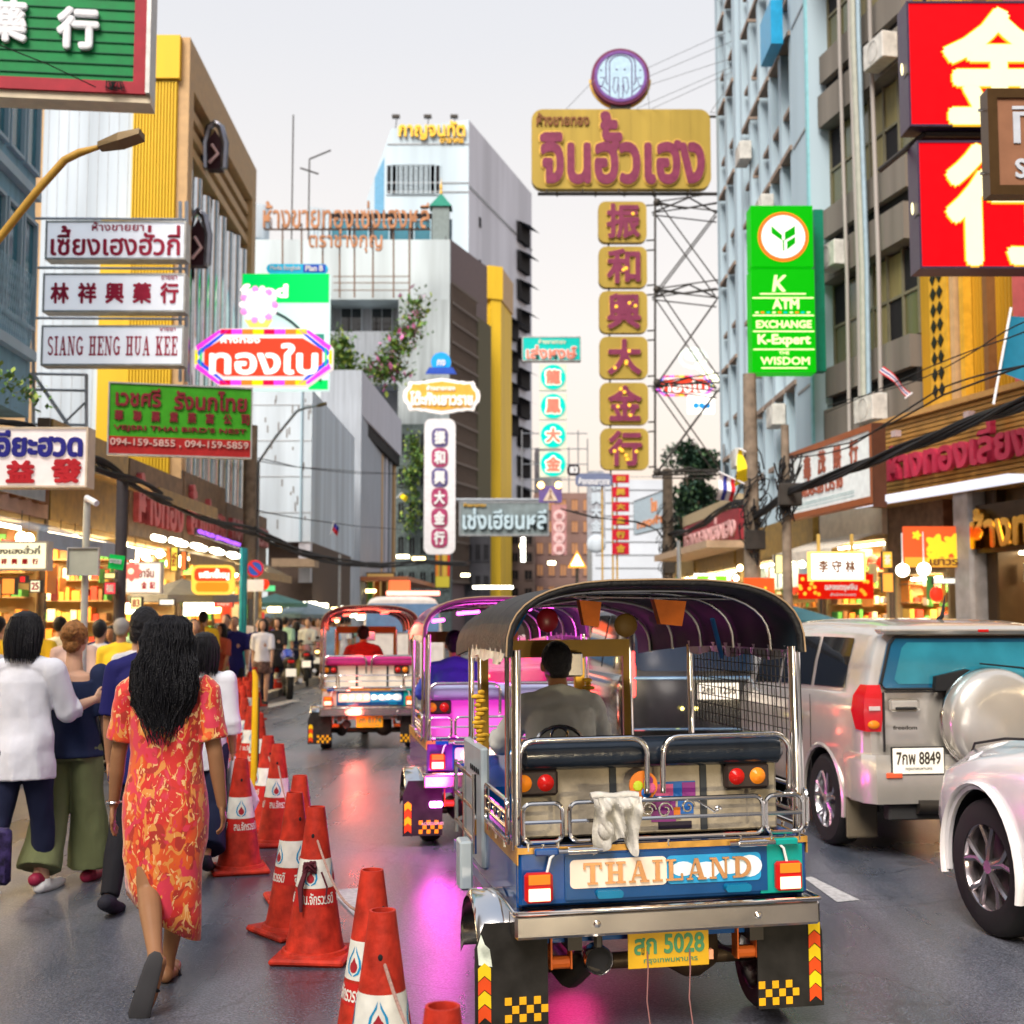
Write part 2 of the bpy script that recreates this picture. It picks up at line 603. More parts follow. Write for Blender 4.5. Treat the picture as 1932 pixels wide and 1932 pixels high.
b.build('lattice_screen', mat('pale_blue_mesh', (0.4, 0.6, 0.7), 0.5), r)
# --- yellow building: front and side
pl = Plane(50, 26.5, 336, 26.5)
R_ = pl.root('yellow_building', 'tall yellow building with ribbed column, white panel wall and chrome fins', 'building')
TOPZ = pl.hit(300, 68)[1]
a0, a1 = pl.hit(248, 300)[0], pl.hit(331, 300)[0]
wallbox(R_, 0, a0, 0.12, 5.8, 3.4, TOPZ - 0.3, WALLW, 'white_wall')
yb = MB()
yb.box(a0 + 0.002, a1, 0.05, 0.5, 3.4, TOPZ - 1.0)
k = 14
for i in range(k):
 x = a0 + (a1 - a0) * (i + 0.5) / k
 yb.box(x - 0.018, x + 0.018, 0.0, 0.05, 3.4, TOPZ - 1.0)
yb.build('ribbed_column', YEL, R_)
wallbox(R_, a0, a1 + 0.06, -0.06, 0.55, TOPZ - 0.95, TOPZ, YEL, 'cornice')
zb = pl.hit(200, 412)[1]
wallbox(R_, a0 - 0.62, a0, 0.04, 0.11, 4.2, zb, YEL, 'yellow_band')
b = MB()                                       # small fixings row and panel joints on the white wall
for i in range(9):
 x = a0 * (i + 0.5) / 9
 b.box(x - 0.006, x + 0.006, 0.112, 0.12, 3.4, TOPZ - 0.4)
b.build('panel_joint', mat('joint_grey', (0.5, 0.53, 0.56), 0.7), R_)
wallbox(R_, 0, a1 - 3.8, 0.6, 6, 0, 3.39, mat('shop_frame_brown', (0.10, 0.06, 0.035), 0.7), 'ground_floor')
ps = Plane(338, 26.7, 470, 34.8)
def into(pl2, root_pl):        # transform of plane pl2 in the frame of root_pl
 A = Matrix.Translation(root_pl.A) @ Matrix.Rotation(root_pl.rz, 4, 'Z')
 B = Matrix.Translation(pl2.A) @ Matrix.Rotation(pl2.rz, 4, 'Z')
 return A.inverted() @ B
T = into(ps, pl)
L = ps.L
def sub(b, name, mats, root=None, smooth=False):
 o = b.build(name, mats, root, smooth)
 return o
b = MB(); b.T = T
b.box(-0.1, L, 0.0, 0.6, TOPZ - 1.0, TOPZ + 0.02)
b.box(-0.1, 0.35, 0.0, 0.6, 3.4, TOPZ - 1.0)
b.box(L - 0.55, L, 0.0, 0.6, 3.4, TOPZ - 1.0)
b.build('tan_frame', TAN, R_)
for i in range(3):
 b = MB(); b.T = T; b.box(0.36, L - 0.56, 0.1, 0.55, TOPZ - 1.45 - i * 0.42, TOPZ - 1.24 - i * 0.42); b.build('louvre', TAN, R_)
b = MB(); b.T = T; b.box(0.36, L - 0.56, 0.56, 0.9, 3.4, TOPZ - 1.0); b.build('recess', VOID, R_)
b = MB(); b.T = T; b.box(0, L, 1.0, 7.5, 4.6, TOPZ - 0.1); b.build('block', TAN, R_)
for i in range(8):
 x = 0.75 + i * (L - 1.6) / 7
 b = MB(); b.T = T; b.tube([(x, 0.25, 3.6), (x, 0.25, TOPZ - 2.4 - 0.1 * (i % 3))], 0.17, 12); b.build('chrome_fin', mat('fin_chrome', (0.62, 0.66, 0.70), 0.18, 1.0, var=0.08), R_, True)
for (x_, y0_, y1_, Y_) in ((404, 232, 318, 28.6), (372, 398, 500, 27.6)):
 q0, q1 = at(x_, y1_, Y_), at(x_, y0_, Y_)
 hr = thing('horseshoe_sign', 'dark arched sculptural sign hung on the chrome fins, %s one' % ('upper' if y0_ < 300 else 'lower'), 'sign', tuple(q0))
 hh = q1.z - q0.z
 b = MB(); b.tube([(-.22, 0, 0), (-.24, 0, hh * .55), (-.14, 0, hh * .9), (0, 0, hh), (.14, 0, hh * .9), (.24, 0, hh * .55), (.22, 0, 0)], .09, 8); b.build('arch', mat('dull_chrome_dark', (.22, .22, .25), .25, .8), hr, True)
 b = MB(); b.prism([(-.17, 0), (.17, 0), (.17, hh * .6), (0, hh * .85), (-.17, hh * .6)], .0, .3); b.build('dark_core', mat('maroon_black', (.04, .012, .018), .5), hr)
 b = MB(); b.tube([(-.1, -.08, hh * .1), (.1, -.08, hh * .3), (-.05, -.08, hh * .5)], .04, 6); b.build('flourish', mat('blush_disc', (0.72, .5, .5), .5), hr, True)
# --- cream concrete building
pf = Plane(466, 44, 584, 44)
r = pf.root('concrete_building', 'windowless cream concrete building with stained front and deep corner recess', 'building')
z1 = pf.hit(570, 735)[1]
wallbox(r, 0, pf.L, 0, 12, pf.hit(560, 1022)[1], z1, WALLW)
zl = pf.hit(560, 1022)[1]
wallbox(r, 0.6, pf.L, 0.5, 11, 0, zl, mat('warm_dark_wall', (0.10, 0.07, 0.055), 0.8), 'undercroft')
b = MB()
rnd = random.Random(3)
for i in range(26):
 x = rnd.uniform(0.5, pf.L); z = rnd.uniform(zl + 0.3, z1 - 0.4); h = rnd.uniform(0.1, 0.35)
 b = MB(); b.box(x - 0.025, x + 0.025, -0.004, 0.0, z, z + h); b.build('stain', mat('damp_stain', (0.22, 0.21, 0.21), 0.9), r)
for x in (pf.L - 0.35,):
 b = MB(); b.tube([(x, -0.06, zl), (x, -0.06, z1)], 0.035, 6); b.build('drainpipe', WALLB, r)
T = into(Plane(584, 44.05, 658, 56), pf)
ps = Plane(584, 44.05, 658, 56); L = ps.L
s1 = ps.hit(618, 800)[0]
b = MB(); b.T = T
b.box(0, L, 0, 0.5, z1 - 1.15, z1); b.box(0, s1, 0, 0.4, zl - 1.4, z1 - 1.15); b.build('side_wall', LILAC, r)
b = MB(); b.T = T; b.box(s1, L, 0.9, 1.2, 1, z1 - 0.5); b.build('recess_wall', GREYW, r)
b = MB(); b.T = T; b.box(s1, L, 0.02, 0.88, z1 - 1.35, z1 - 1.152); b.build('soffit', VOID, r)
for j in range(4): wallbox(r, .02, pf.L - .02, -.02, -.001, zl + 1.0 + j * 1.25, zl + 1.03 + j * 1.25, mat('joint_grey', (0.5, 0.53, 0.56), 0.7), 'joint')
wallbox(r, 1.0, pf.L + 0.3, -1.0, -0.02, zl - 0.9, zl - 0.62, mat('awning_tan', (0.42, 0.30, 0.20), 0.7), 'awning')
# --- grey ribbed building behind
pf = Plane(600, 58.6, 678, 58.6)
r = pf.root('ribbed_building', 'grey building with dark eave and vertical ribbed side beyond the cream block', 'building')
z1 = pf.hit(640, 698)[1]
wallbox(r, 0, pf.L, 0, 12, 0, z1, GREYW)
ps = Plane(679, 58.7, 755, 74); T = into(ps, pf); L = ps.L
ze = z1 - 2.1
b = MB(); b.T = T; b.box(0, L, 0, 0.5, ze, z1); b.build('parapet', LILAC, r)
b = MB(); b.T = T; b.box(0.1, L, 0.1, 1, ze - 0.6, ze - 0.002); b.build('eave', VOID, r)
b = MB(); b.T = T; b.box(0.3, L, 0.6, 1, 0, ze - 0.6); b.build('side_wall', GREYW, r)
for i in range(9):
 x = 0.5 + i * (L - 0.9) / 8
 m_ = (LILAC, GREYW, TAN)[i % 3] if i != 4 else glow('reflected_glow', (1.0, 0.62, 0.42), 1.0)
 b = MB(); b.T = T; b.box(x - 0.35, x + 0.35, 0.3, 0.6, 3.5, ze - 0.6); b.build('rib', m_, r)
b = MB(); b.T = T; b.prism([(0, 3.4), (L, 3.4), (L, 3.6), (0, 3.6)], -2.2, 0.1); b.build('canopy', mat('orange_canopy', (0.45, 0.16, 0.07), 0.6), r)
# --- rooftop building with rusty sign behind
pf = Plane(455, 80, 846, 80)
r = pf.root('rooftop_building', 'weathered white block with corrugated rooftop fence, terrace laundry and creepers', 'building')
z1 = pf.hit(700, 452)[1]
zt = pf.hit(700, 565)[1]
zc = pf.hit(700, 625)[1]
x1 = pf.hit(618, 600)[0]; x2 = pf.hit(752, 600)[0]
FW_ = mat('far_stained_white', (.52, .60, .63), .85, var=.34, scale=.45, streak=True)
wallbox(r, 0, pf.L, 0, 10, zt, z1, FW_)
wallbox(r, 0, x1, 0, 10, 0, zt, FW_, 'wall')
wallbox(r, x2, pf.L, 0, 10, 0, zt, mat('ribbed_grey_wall', (0.42, 0.48, 0.5), 0.8, var=0.2, scale=3, streak=True), 'wall')
wallbox(r, x1, x2, 2.5, 10, 0, zt, GREYW, 'terrace_wall')
wallbox(r, x1, x2, 0, 2.5, zc - 3.4, zc, GREYW, 'terrace_parapet')
wallbox(r, x1, x2, -0.5, 2.5, zc - 9, zc - 7.9, LILAC, 'terrace_slab')
b = window_mb(1.3, 2.4, 0.08, 1)
pieces('terrace_door', b, [WALLW, GLASSD], r, [(x1 + 1.2 + 2.0 * i, 2.45, zc + 0.1) for i in range(3)])
za = pf.hit(700, 376)[1]
b = MB()
xa, xb_ = pf.hit(570, 400)[0], pf.hit(785, 400)[0]
N = 60
ring = []
pts = []
for i in range(N + 1):
 x = xa + (xb_ - xa) * i / N
 pts.append((x, 3 + 0.08 * (i % 2), 0))
vs = [(p[0], p[1], z1 + 0.3) for p in pts] + [(p[0], p[1], za + 0.5 - 1.0 * i / N) for i, p in enumerate(pts)]
b.add(vs, [(i, i + 1, N + 2 + i, N + 1 + i) for i in range(N)])
b.build('corrugated_fence', mat('corrugated_sheet', (0.55, 0.64, 0.70), 0.5, 0.2, var=0.15), r)
wallbox(r, xa + 1.5, xb_ + 1.5, 1.5, 1.7, z1, z1 + 2.2, VOID, 'rooftop_shed')
b = window_mb(1.0, 1.3, 0.08, 0)
pieces('rooftop_window', b, [WALLB, BLUEG], r, [(xa + 2.2 + 1.35 * i, 1.45, z1 + 0.4) for i in range(6)])
# rooftop water tank
b = MB(); b.lathe([(0, 0), (0.9, 0), (0.95, 0.2), (0.95, 2.0), (0.85, 2.3), (0, 2.4)], 16, (xa - 3.6, 3, z1 + 0.8))
b.build('water_tank', WALLW, r, True)
b = MB()
for x, z0_, z2_ in ((xa + 0.1, z1, z1 + 6), (xa - 1.0, z1, z1 + 9)):
 b.tube([(x, 2, z0_), (x, 2, z2_)], 0.05, 5)
b.tube([(xa + 0.1, 2, z1 + 6), (xa + 1.5, 2, z1 + 6.6)], 0.06, 5)
b.tube([(xa - 0.5, 2, z1 + 5.4), (xa + 0.7, 2, z1 + 5.0)], 0.06, 5)
b.build('antenna', DARK, r)
# side with gridded glass
ps = Plane(846, 80.05, 926, 88.5); T = into(ps, pf); L = ps.L
ztp = ps.hit(850, 372)[1]
b = MB(); b.T = T
b.add([(0, 0.3, 0), (L, 0.3, 0), (L, 0.3, ztp - 2.2), (0, 0.3, z1 + .3)], [(0, 1, 2, 3)])
b.build('side_wall', mat('maroon_grey_wall', (0.16, 0.12, 0.12), 0.7), r)
gw = mat('sunset_tinted_glass', (0.42, 0.27, 0.20), 0.25, 0.3, spec=0.8, var=0.25, scale=0.4)
b = MB(); b.T = T; b.box(0.5, L * 0.62, 0.1, 0.25, 4, ztp - 5.5); b.build('glass_strip', gw, r)
b = MB(); b.T = T
for i in range(12):
 x = 0.5 + i * (L * 0.62 - 0.5) / 11
 b.box(x - 0.06, x + 0.06, 0.0, 0.1, 4, ztp - 5.5)
for j in range(16):
 z = 4 + j * (ztp - 9.5) / 15
 b.box(0.4, L * 0.66, -0.05, 0.0, z - 0.09, z + 0.09)
b.build('mullion', mat('mullion_brown', (0.13, 0.10, 0.08), 0.6), r)
b = MB(); b.T = T; b.box(L * 0.66, L, 0.0, 0.3, 4, ztp - 6.5); b.build('dark_strip', mat('olive_dark', (0.10, 0.09, 0.05), 0.7), r)
# green pagoda hut on the roof
b = MB()
cx = pf.hit(831, 390)[0]
b.T = Matrix.Translation((cx, 0, z1)) @ Matrix.Diagonal((.36, .36, .7, 1)) @ Matrix.Translation((-cx, 0, -z1))
b.box(cx - 1.5, cx + 1.5, 0.6, 3.4, z1, z1 + 3.2, 0)
b.add([(cx - 2, 0.2, z1 + 3.2), (cx + 2, 0.2, z1 + 3.2), (cx + 2, 3.8, z1 + 3.2), (cx - 2, 3.8, z1 + 3.2), (cx, 2, z1 + 4.7)], [(0, 1, 4), (1, 2, 4), (2, 3, 4), (3, 0, 4)], 1)
b.lathe([(0, 0), (0.28, 0), (0.18, 0.4), (0.26, 0.6), (0.08, 1.1), (0, 1.6)], 8, (cx, 2, z1 + 4.6), mi=2)
b.build('roof_pavilion', [mat('pavilion_glass', (0.2, 0.25, 0.25), 0.4), mat('green_tile', (0.02, 0.20, 0.14), 0.5), mat('gold_paint', (0.75, 0.45, 0.06), 0.35, 0.5)], r)
# --- slim yellow column building
pf = Plane(924, 90, 946, 90.4)
r = pf.root('yellow_tower', 'slim yellow column with box cap between glass grid wall and white tower', 'building')
z1 = pf.hit(935, 502)[1]
wallbox(r, 0.1, pf.L, 0.1, 4, 0, z1 - 2.4, YEL, 'column')
wallbox(r, -0.15, pf.L + 0.1, 0, 4, z1 - 2.4, z1, YEL, 'cap')
ps = Plane(946, 90.4, 968, 95); T = into(ps, pf)
b = MB(); b.T = T; b.box(0.1, ps.L, 0.1, 4, 0, z1 - 2.4); b.build('side_wall', YEL, r)
b = MB(); b.T = T; b.box(0.1, ps.L + 0.1, 0, 4, z1 - 2.4, z1 + 0.01); b.build('side_cap', TAN, r)
# --- tall white tower
pf = Plane(692, 130, 882, 130)
r = pf.root('white_tower', 'tall white tower with slanted left edge and gold Thai lettering at top', 'building')
z1 = pf.hit(800, 231)[1]
xl = pf.hit(730, 300)[0]
tw = mat('tower_blue_white', (0.50, 0.62, 0.70), 0.8, var=0.16, scale=0.35, streak=True)
b = MB()
def zf(x, y): return pf.hit(x, y)
p0 = zf(692, 376); p1 = zf(738, 243); p2 = zf(882, 226)
b.prism([(p0[0], 0), (pf.L, 0), (pf.L, p2[1]), (p1[0], p1[1]), (p0[0], p0[1])], 0.0, 8)
b.build('wall', tw, r)
q0, q1, q2 = zf(725, 1000), zf(725, 376), zf(725, 297)
q3 = zf(707, 336)
b = MB(); b.prism([(zf(707, 500)[0], 20), (zf(725, 500)[0], 20), (q2[0], q2[1]), (q3[0], q3[1])], -0.05, -0.002); b.build('blue_strip', mat('tower_blue', (0.14, 0.36, 0.56), 0.6), r)
for yy in (272, 345, 362):
 z = zf(800, yy)[1]
 wallbox(r, q0[0], pf.L, -0.08, -0.003, z - 0.06, z + 0.06, GREYM, 'joint')
b = window_mb(1.25, 3.0, 0.12, 0)
wx0, wx1 = zf(737, 352)[0], zf(823, 352)[0]
zb = zf(780, 366)[1]
pieces('window', b, [tw, VOID], r, [(wx0 + (wx1 - wx0) * (i + 0.5) / 9, -0.06, zb) for i in range(9)])
ps = Plane(882, 130, 1004, 149); T = into(ps, pf); L = ps.L
t2 = mat('tower_side', (0.60, 0.62, 0.68), 0.8, var=0.16, scale=0.35, streak=True)
b = MB(); b.T = T; b.add([(0, 0, 0), (L, 0, 0), (L, 0, z1 - 1.2), (0, 0, p2[1]), (L, 6, 0), (L, 6, z1 - 1.2)], [(0, 1, 2, 3), (1, 4, 5, 2)]); b.build('side_wall', t2, r)
b = MB(); b.T = T; b.add([(0, -0.1, p2[1] - 7), (L, -0.1, z1 - 8), (L, -0.1, z1 - 8.25), (0, -0.1, p2[1] - 7.25)], [(0, 3, 2, 1)]); b.build('side_joint', GREYM, r)
hood = MB()
hood.box(-1.6, 1.6, -0.5, 0.0, -1.1, 1.1, 1)
hood.add([(-1.8, 0, 1.3), (1.8, 0, 1.3), (1.8, -1.6, 0.5), (-1.8, -1.6, 0.5)], [(0, 1, 2, 3), (3, 2, 1, 0)], 0)
for (sx, cnt) in ((8.5, 3), (12.5, 4), (16.5, 12)):
 for j in range(cnt):
  z = 34 - j * 3.6 if cnt < 10 else 46 - j * 3.4
  o = hood.build('window', [mat('window_hood', (0.10, 0.11, 0.13), 0.7), VOID], r)
  o.matrix_world = T @ Matrix.Translation((sx, -0.05, z))
b = MB(); b.box(-0.3, 0.3, -0.03, 0.0, 0, 1.1)
for j in range(4):
 o = b.build('slit_window', VOID, r); o.matrix_world = T @ Matrix.Translation((3.2, -0.03, 43 - j * 4.6))
for x in (745, 805, 855):
 a = zf(x, 226); b = MB(); b.tube([(a[0], 0.5, a[1] - 1), (a[0] + 0.2, 0.2, a[1] + 0.3)], 0.05, 5); b.box(a[0] - 0.3, a[0] + 0.5, -0.1, 0.4, a[1] + 0.25, a[1] + 0.55); b.build('floodlight', DARK, r)
text('กาญจนทัต', *S(zf(752, 250)[0], zf(878, 250)[0], zf(800, 266)[1], zf(800, 230)[1], 0, 1, 0, 1), -0.06, mat('gold_paint', (0.75, 0.45, 0.06), 0.35, 0.5), r, 0.35, 0.035)
text('ดารากร', zf(830, 250)[0], zf(875, 250)[0], zf(850, 271)[1], zf(850, 262)[1], -0.06, mat('gold_paint', (0.75, 0.45, 0.06), 0.35, 0.5), r, 0.2, 0.03)
# --- right: tall pale blue building
pf = Plane(1352, 44, 1558, 28.5)
r = pf.root('blue_building', 'tall pale blue building with vertical piers rising beside the steel lattice', 'building')
L = pf.L
H = 30
bw = mat('pale_blue_render', (0.40, 0.52, 0.60), 0.8, var=0.12, scale=0.8, streak=True)
sA = pf.hit(1395, 600)[0]; sB = pf.hit(1480, 600)[0]
wallbox(r, 0, L, 0.35, 8, 3.4, H, mat('lilac_wall', (0.46, 0.48, 0.54), 0.85, var=0.12, streak=True))
s3 = pf.hit(1522, 300)[0]
for i, (x, w_) in enumerate(((1356, 5), (1372, 5), (1388, 6), (1402, 4), (1418, 4), (1436, 4), (1456, 5), (1476, 5), (1497, 5))):
 s = pf.hit(x, 600)[0]; s_ = pf.hit(x + w_, 600)[0]
 wallbox(r, s, s_, 0.0, 0.34, 2.5, H - 3 - (0 if i > 3 else 2.5), bw, 'pier')
wallbox(r, pf.hit(1508, 300)[0], L, -0.15, 0.34, 2.5, H + 1, bw, 'corner_column')
wallbox(r, L - 0.18, L, -0.2, -0.151, 2.5, H + 1, mat('aqua_trim', (0.25, 0.55, 0.62), 0.5), 'trim')
for z in (7, 10, 13, 16, 19, 22.5):
 wallbox(r, pf.hit(1510, 300)[0], L - 0.2, -0.17, -0.151, z, z + 0.06, GREYM, 'joint')
b = MB()
b.box(-0.5, 0.5, 0.02, 0.06, 0, 1.6, 1)
b.box(-0.6, 0.6, -0.35, 0.0, 1.62, 1.74, 0)
b.box(-0.6, 0.6, -0.25, 0.0, -0.14, -0.02, 0)
b.box(-0.55, -0.5, -0.05, 0.02, 0, 1.6, 2); b.box(0.5, 0.55, -0.05, 0.02, 0, 1.6, 2); b.box(-0.02, 0.02, -0.01, 0.02, 0, 1.6, 2)
pl_ = []
for x in (1364, 1380, 1411, 1428, 1446, 1466, 1487):
 for j in range(7):
  pl_.append((pf.hit(x + 4, 600)[0], 0.29, 5.2 + j * 2.95 + (0.6 if x > 1400 else 0)))
pieces('window', b, [mat('window_ledge', (0.28, 0.22, 0.18), 0.8), BLUEG, bw], r, pl_)
b = MB()
for j in range(4):
 b.box(-1.0 + 0.3 * j, 3.2, -1.0 + 0.2 * j, 0.34, H - 5.0 + j * 1.5, H - 4.6 + j * 1.5)
b.build('stepped_cornice', mat('dark_cornice', (0.16, 0.15, 0.16), 0.8), r)
wallbox(r, pf.hit(1470, 50)[0], pf.hit(1492, 50)[0], -0.5, -0.2, pf.hit(1480, 108)[1], pf.hit(1480, 24)[1], mat('blue_glass_box', (0.02, 0.30, 0.55), 0.3), 'blue_lightbox')
ac = MB(); ac.rbox(-.4, .4, -.35, 0, 0, .55, .02); ac.lathe([(.2, -.36), (.22, -.36), (.22, -.351), (.2, -.351)], 16, (0, 0, .28), 'y', cap=False)
pieces('air_conditioner', ac, mat('ac_casing', (.55, .55, .52), .5, var=.2), r, [(pf.hit(x, 600)[0], -.02, z) for x, z in ((1402, 6.2), (1440, 9.1), (1475, 6.6), (1420, 15.0), (1460, 12.4), (1490, 18.1))])
# --- right: grimy concrete block
pf = Plane(1562, 28.4, 1724, 24.8)
r = pf.root('concrete_block', 'grimy concrete block with olive glass windows and dangling pipes', 'building')
L = pf.L; H = 27
wallbox(r, 0, L, 0.5, 8, 4.2, H, mat('olive_interior', (0.05, 0.048, 0.03), 0.7), 'core')
og = mat('olive_glass', (0.10, 0.095, 0.035), 0.18, spec=0.8, var=0.35, scale=0.8, streak=True)
og2 = mat('olive_blind', (0.22, 0.19, 0.08), 0.5, var=0.3, scale=6, streak=True)
zz = 5.6
lv = 0
while zz < H:
 wallbox(r, 0, L, 0.0, 0.45, zz, zz + 0.75, DKC, 'spandrel')
 wallbox(r, 0, L, 0.22, 0.46, zz + 0.752, zz + 1.05, VOID, 'gap')
 wallbox(r, 0, L, 0.06, 0.45, zz + 1.052, zz + 1.7, DKC, 'spandrel')
 pane = MB(); w = L / 6
 pane.box(-w / 2 + 0.03, w / 2 - 0.03, 0, 0.05, 0, 0.88)
 for i in range(6):
  for j in range(2):
   m_ = (og, og2, og, VOID, og2)[(i * 7 + j * 3 + lv * 5) % 5]
   pane.build('pane', m_, r, loc=(w * (i + 0.5), 0.32, zz + 1.75 + j * 0.92))
 fr = MB()
 for i in range(7):
  fr.box(w * i - 0.03, w * i + 0.03, 0.28, 0.45, zz + 1.72, zz + 3.6)
 fr.box(0, L, 0.285, 0.448, zz + 2.62, zz + 2.68)
 fr.build('window_frame', mat('old_frame', (0.16, 0.15, 0.10), 0.6), r)
 zz += 3.62; lv += 1
for x, w_, m_ in ((1624, 0.05, CONC), (1632, 0.07, mat('old_pipe', (0.38, 0.40, 0.34), 0.6)), (1640, 0.05, mat('blue_pipe', (0.30, 0.42, 0.50), 0.5)), (1602, 0.04, CONC), (1662, 0.045, CONC)):
 s = pf.hit(x, 300)[0]
 b = MB(); b.tube([(s, -0.1 - w_, 4.4), (s + 0.02, -0.12, 9), (s - 0.05, -0.1 - w_, 14), (s - 0.02, -0.1, H)], w_, 6); b.build('pipe', m_, r, True)
for x in (1600, 1666, 1700):
 s = pf.hit(x, 790)[0]
 wallbox(r, s - 0.18, s + 0.18, 0.02, 0.4, 3.0, 5.59, DKC, 'column')
pieces('air_conditioner', ac, MATS['ac_casing'], r, [(pf.hit(x, 600)[0], -.02, z) for x, z in ((1590, 9.3), (1690, 12.9), (1655, 5.7), (1585, 16.5))])
# --- right: yellow ribbed building
pf = Plane(1726, 24.75, 1975, 20.7)
r = pf.root('ribbed_yellow_building', 'deep yellow ribbed facade with dark diamond strip behind red lit signs', 'building')
L = pf.L; H = 25
gold = mat('ochre_cladding', (0.52, 0.28, 0.02), 0.5, var=0.2, scale=2, streak=True)
gold2 = mat('ochre_light', (0.66, 0.36, 0.03), 0.45, var=0.15)
wallbox(r, 0, L, 0.3, 8, 3, H, gold)
b = MB(); x = 0.62
while x < L:
 b.box(x, x + 0.05, 0.22, 0.3, 4, H); x += 0.11
b.build('ribs', gold, r)['kind'] = 'stuff'
sa, sb_ = pf.hit(1745, 620)[0], pf.hit(1772, 620)[0]
wallbox(r, sa, sb_, 0.1, 0.29, 4, H, gold2, 'diamond_strip')
d = MB(); d.prism([(-0.1, 0), (0, -0.13), (0.1, 0), (0, 0.13)], -0.02, 0.0)
xm = (sa + sb_) / 2
pieces('diamond', d, mat('black_diamond', (0.01, 0.01, 0.01), 0.5), r, [(xm + dx, 0.098, 6.0 + j * 0.31) for j in range(26) for dx in (-0.09, 0.14)])
for xx in (1776, 1788, 1806, 1850):
 s = pf.hit(xx, 620)[0]; wallbox(r, s, s + 0.14, 0.05, 0.22, 4, H, (gold2, TAN, gold2, mat('brown_post', (0.2, 0.09, 0.03), 0.5))[(1776, 1788, 1806, 1850).index(xx)], 'fin')
s = pf.hit(1910, 560)[0]; wallbox(r, s, s + 1.2, 0.0, 0.2, 4, H, mat('rose_panel', (0.5, 0.10, 0.10), 0.5), 'rose_panel')
# --- far end of the street
def block(x0, x1, y0, Y, m, name, label, win=None, depth=6, cat='building', Y2=None):
 p = Plane(x0, Y, x1, Y2 or Y)
 r = p.root(name, label, cat)
 z = p.hit((x0 + x1) / 2, y0)[1]
 wallbox(r, 0, p.L, 0, depth, 0, z, m)
 if win:
  nx, nz, wm = win
  b = window_mb(p.L / nx * 0.5, (z - 3) / nz * 0.5, 0.06, 1)
  pieces('window', b, [m, wm], r, [(p.L * (i + 0.5) / nx, -0.03, 3 + (z - 3) * (j + 0.2) / nz) for i in range(nx) for j in range(nz)])
 return p, r, z
brown = mat('dusky_brown_wall', (0.14, 0.10, 0.09), 0.8, var=0.35, scale=0.5)
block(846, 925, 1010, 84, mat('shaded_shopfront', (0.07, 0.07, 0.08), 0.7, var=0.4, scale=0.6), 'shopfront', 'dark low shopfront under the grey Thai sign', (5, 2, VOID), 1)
block(880, 1010, 1000, 98, brown, 'dusky_shophouse', 'dusky brown shophouse closing the street behind the vertical signs', (5, 4, VOID))
block(1008, 1118, 930, 104, mat('dusk_pink_wall', (0.32, 0.20, 0.17), 0.8, var=0.2, scale=0.5), 'pink_shophouse', 'dusky pink shophouse behind the red character sign', (5, 5, mat('warm_pane', (0.5, 0.25, 0.12), 0.5, emit=(1.0, 0.45, 0.18), es=0.10)))
block(1010, 1060, 845, 150, mat('far_wall', (0.42, 0.38, 0.38), 0.8), 'far_building', 'hazy far building with scaffold showing above the dusky shophouses', (3, 8, GREYM))
p, r, z = block(1118, 1262, 905, 88, mat('pale_far_wall', (0.55, 0.60, 0.66), 0.8, var=0.1, scale=0.4), 'pale_building', 'pale blue-white building closing the street behind the red sign column')
for k_ in range(12):
 wallbox(r, 0.2, p.L, -0.05, -0.002, 1.5 + k_ * 0.9, 1.54 + k_ * 0.9, GREYM, 'joint')
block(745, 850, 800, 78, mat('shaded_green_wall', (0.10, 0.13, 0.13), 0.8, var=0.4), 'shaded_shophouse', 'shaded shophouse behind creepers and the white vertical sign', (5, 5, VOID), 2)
# scaffold frame on far roof
p = Plane(985, 120, 1110, 120)
r = p.root('scaffold', 'thin rooftop scaffold grid against the pink sky', 'scaffold')
b = MB()
z0, z1_ = p.hit(1040, 905)[1], p.hit(1040, 812)[1]
for i in range(8):
 x = p.L * i / 7; b.tube([(x, 0, z0 - 10), (x, 0, z1_ - (i % 3) * 0.8)], 0.06, 4)
for j in range(4):
 z = z0 + (z1_ - z0) * j / 3.2; b.tube([(0, 0, z), (p.L, 0, z)], 0.05, 4)
b.build('frame', GREYM, r)
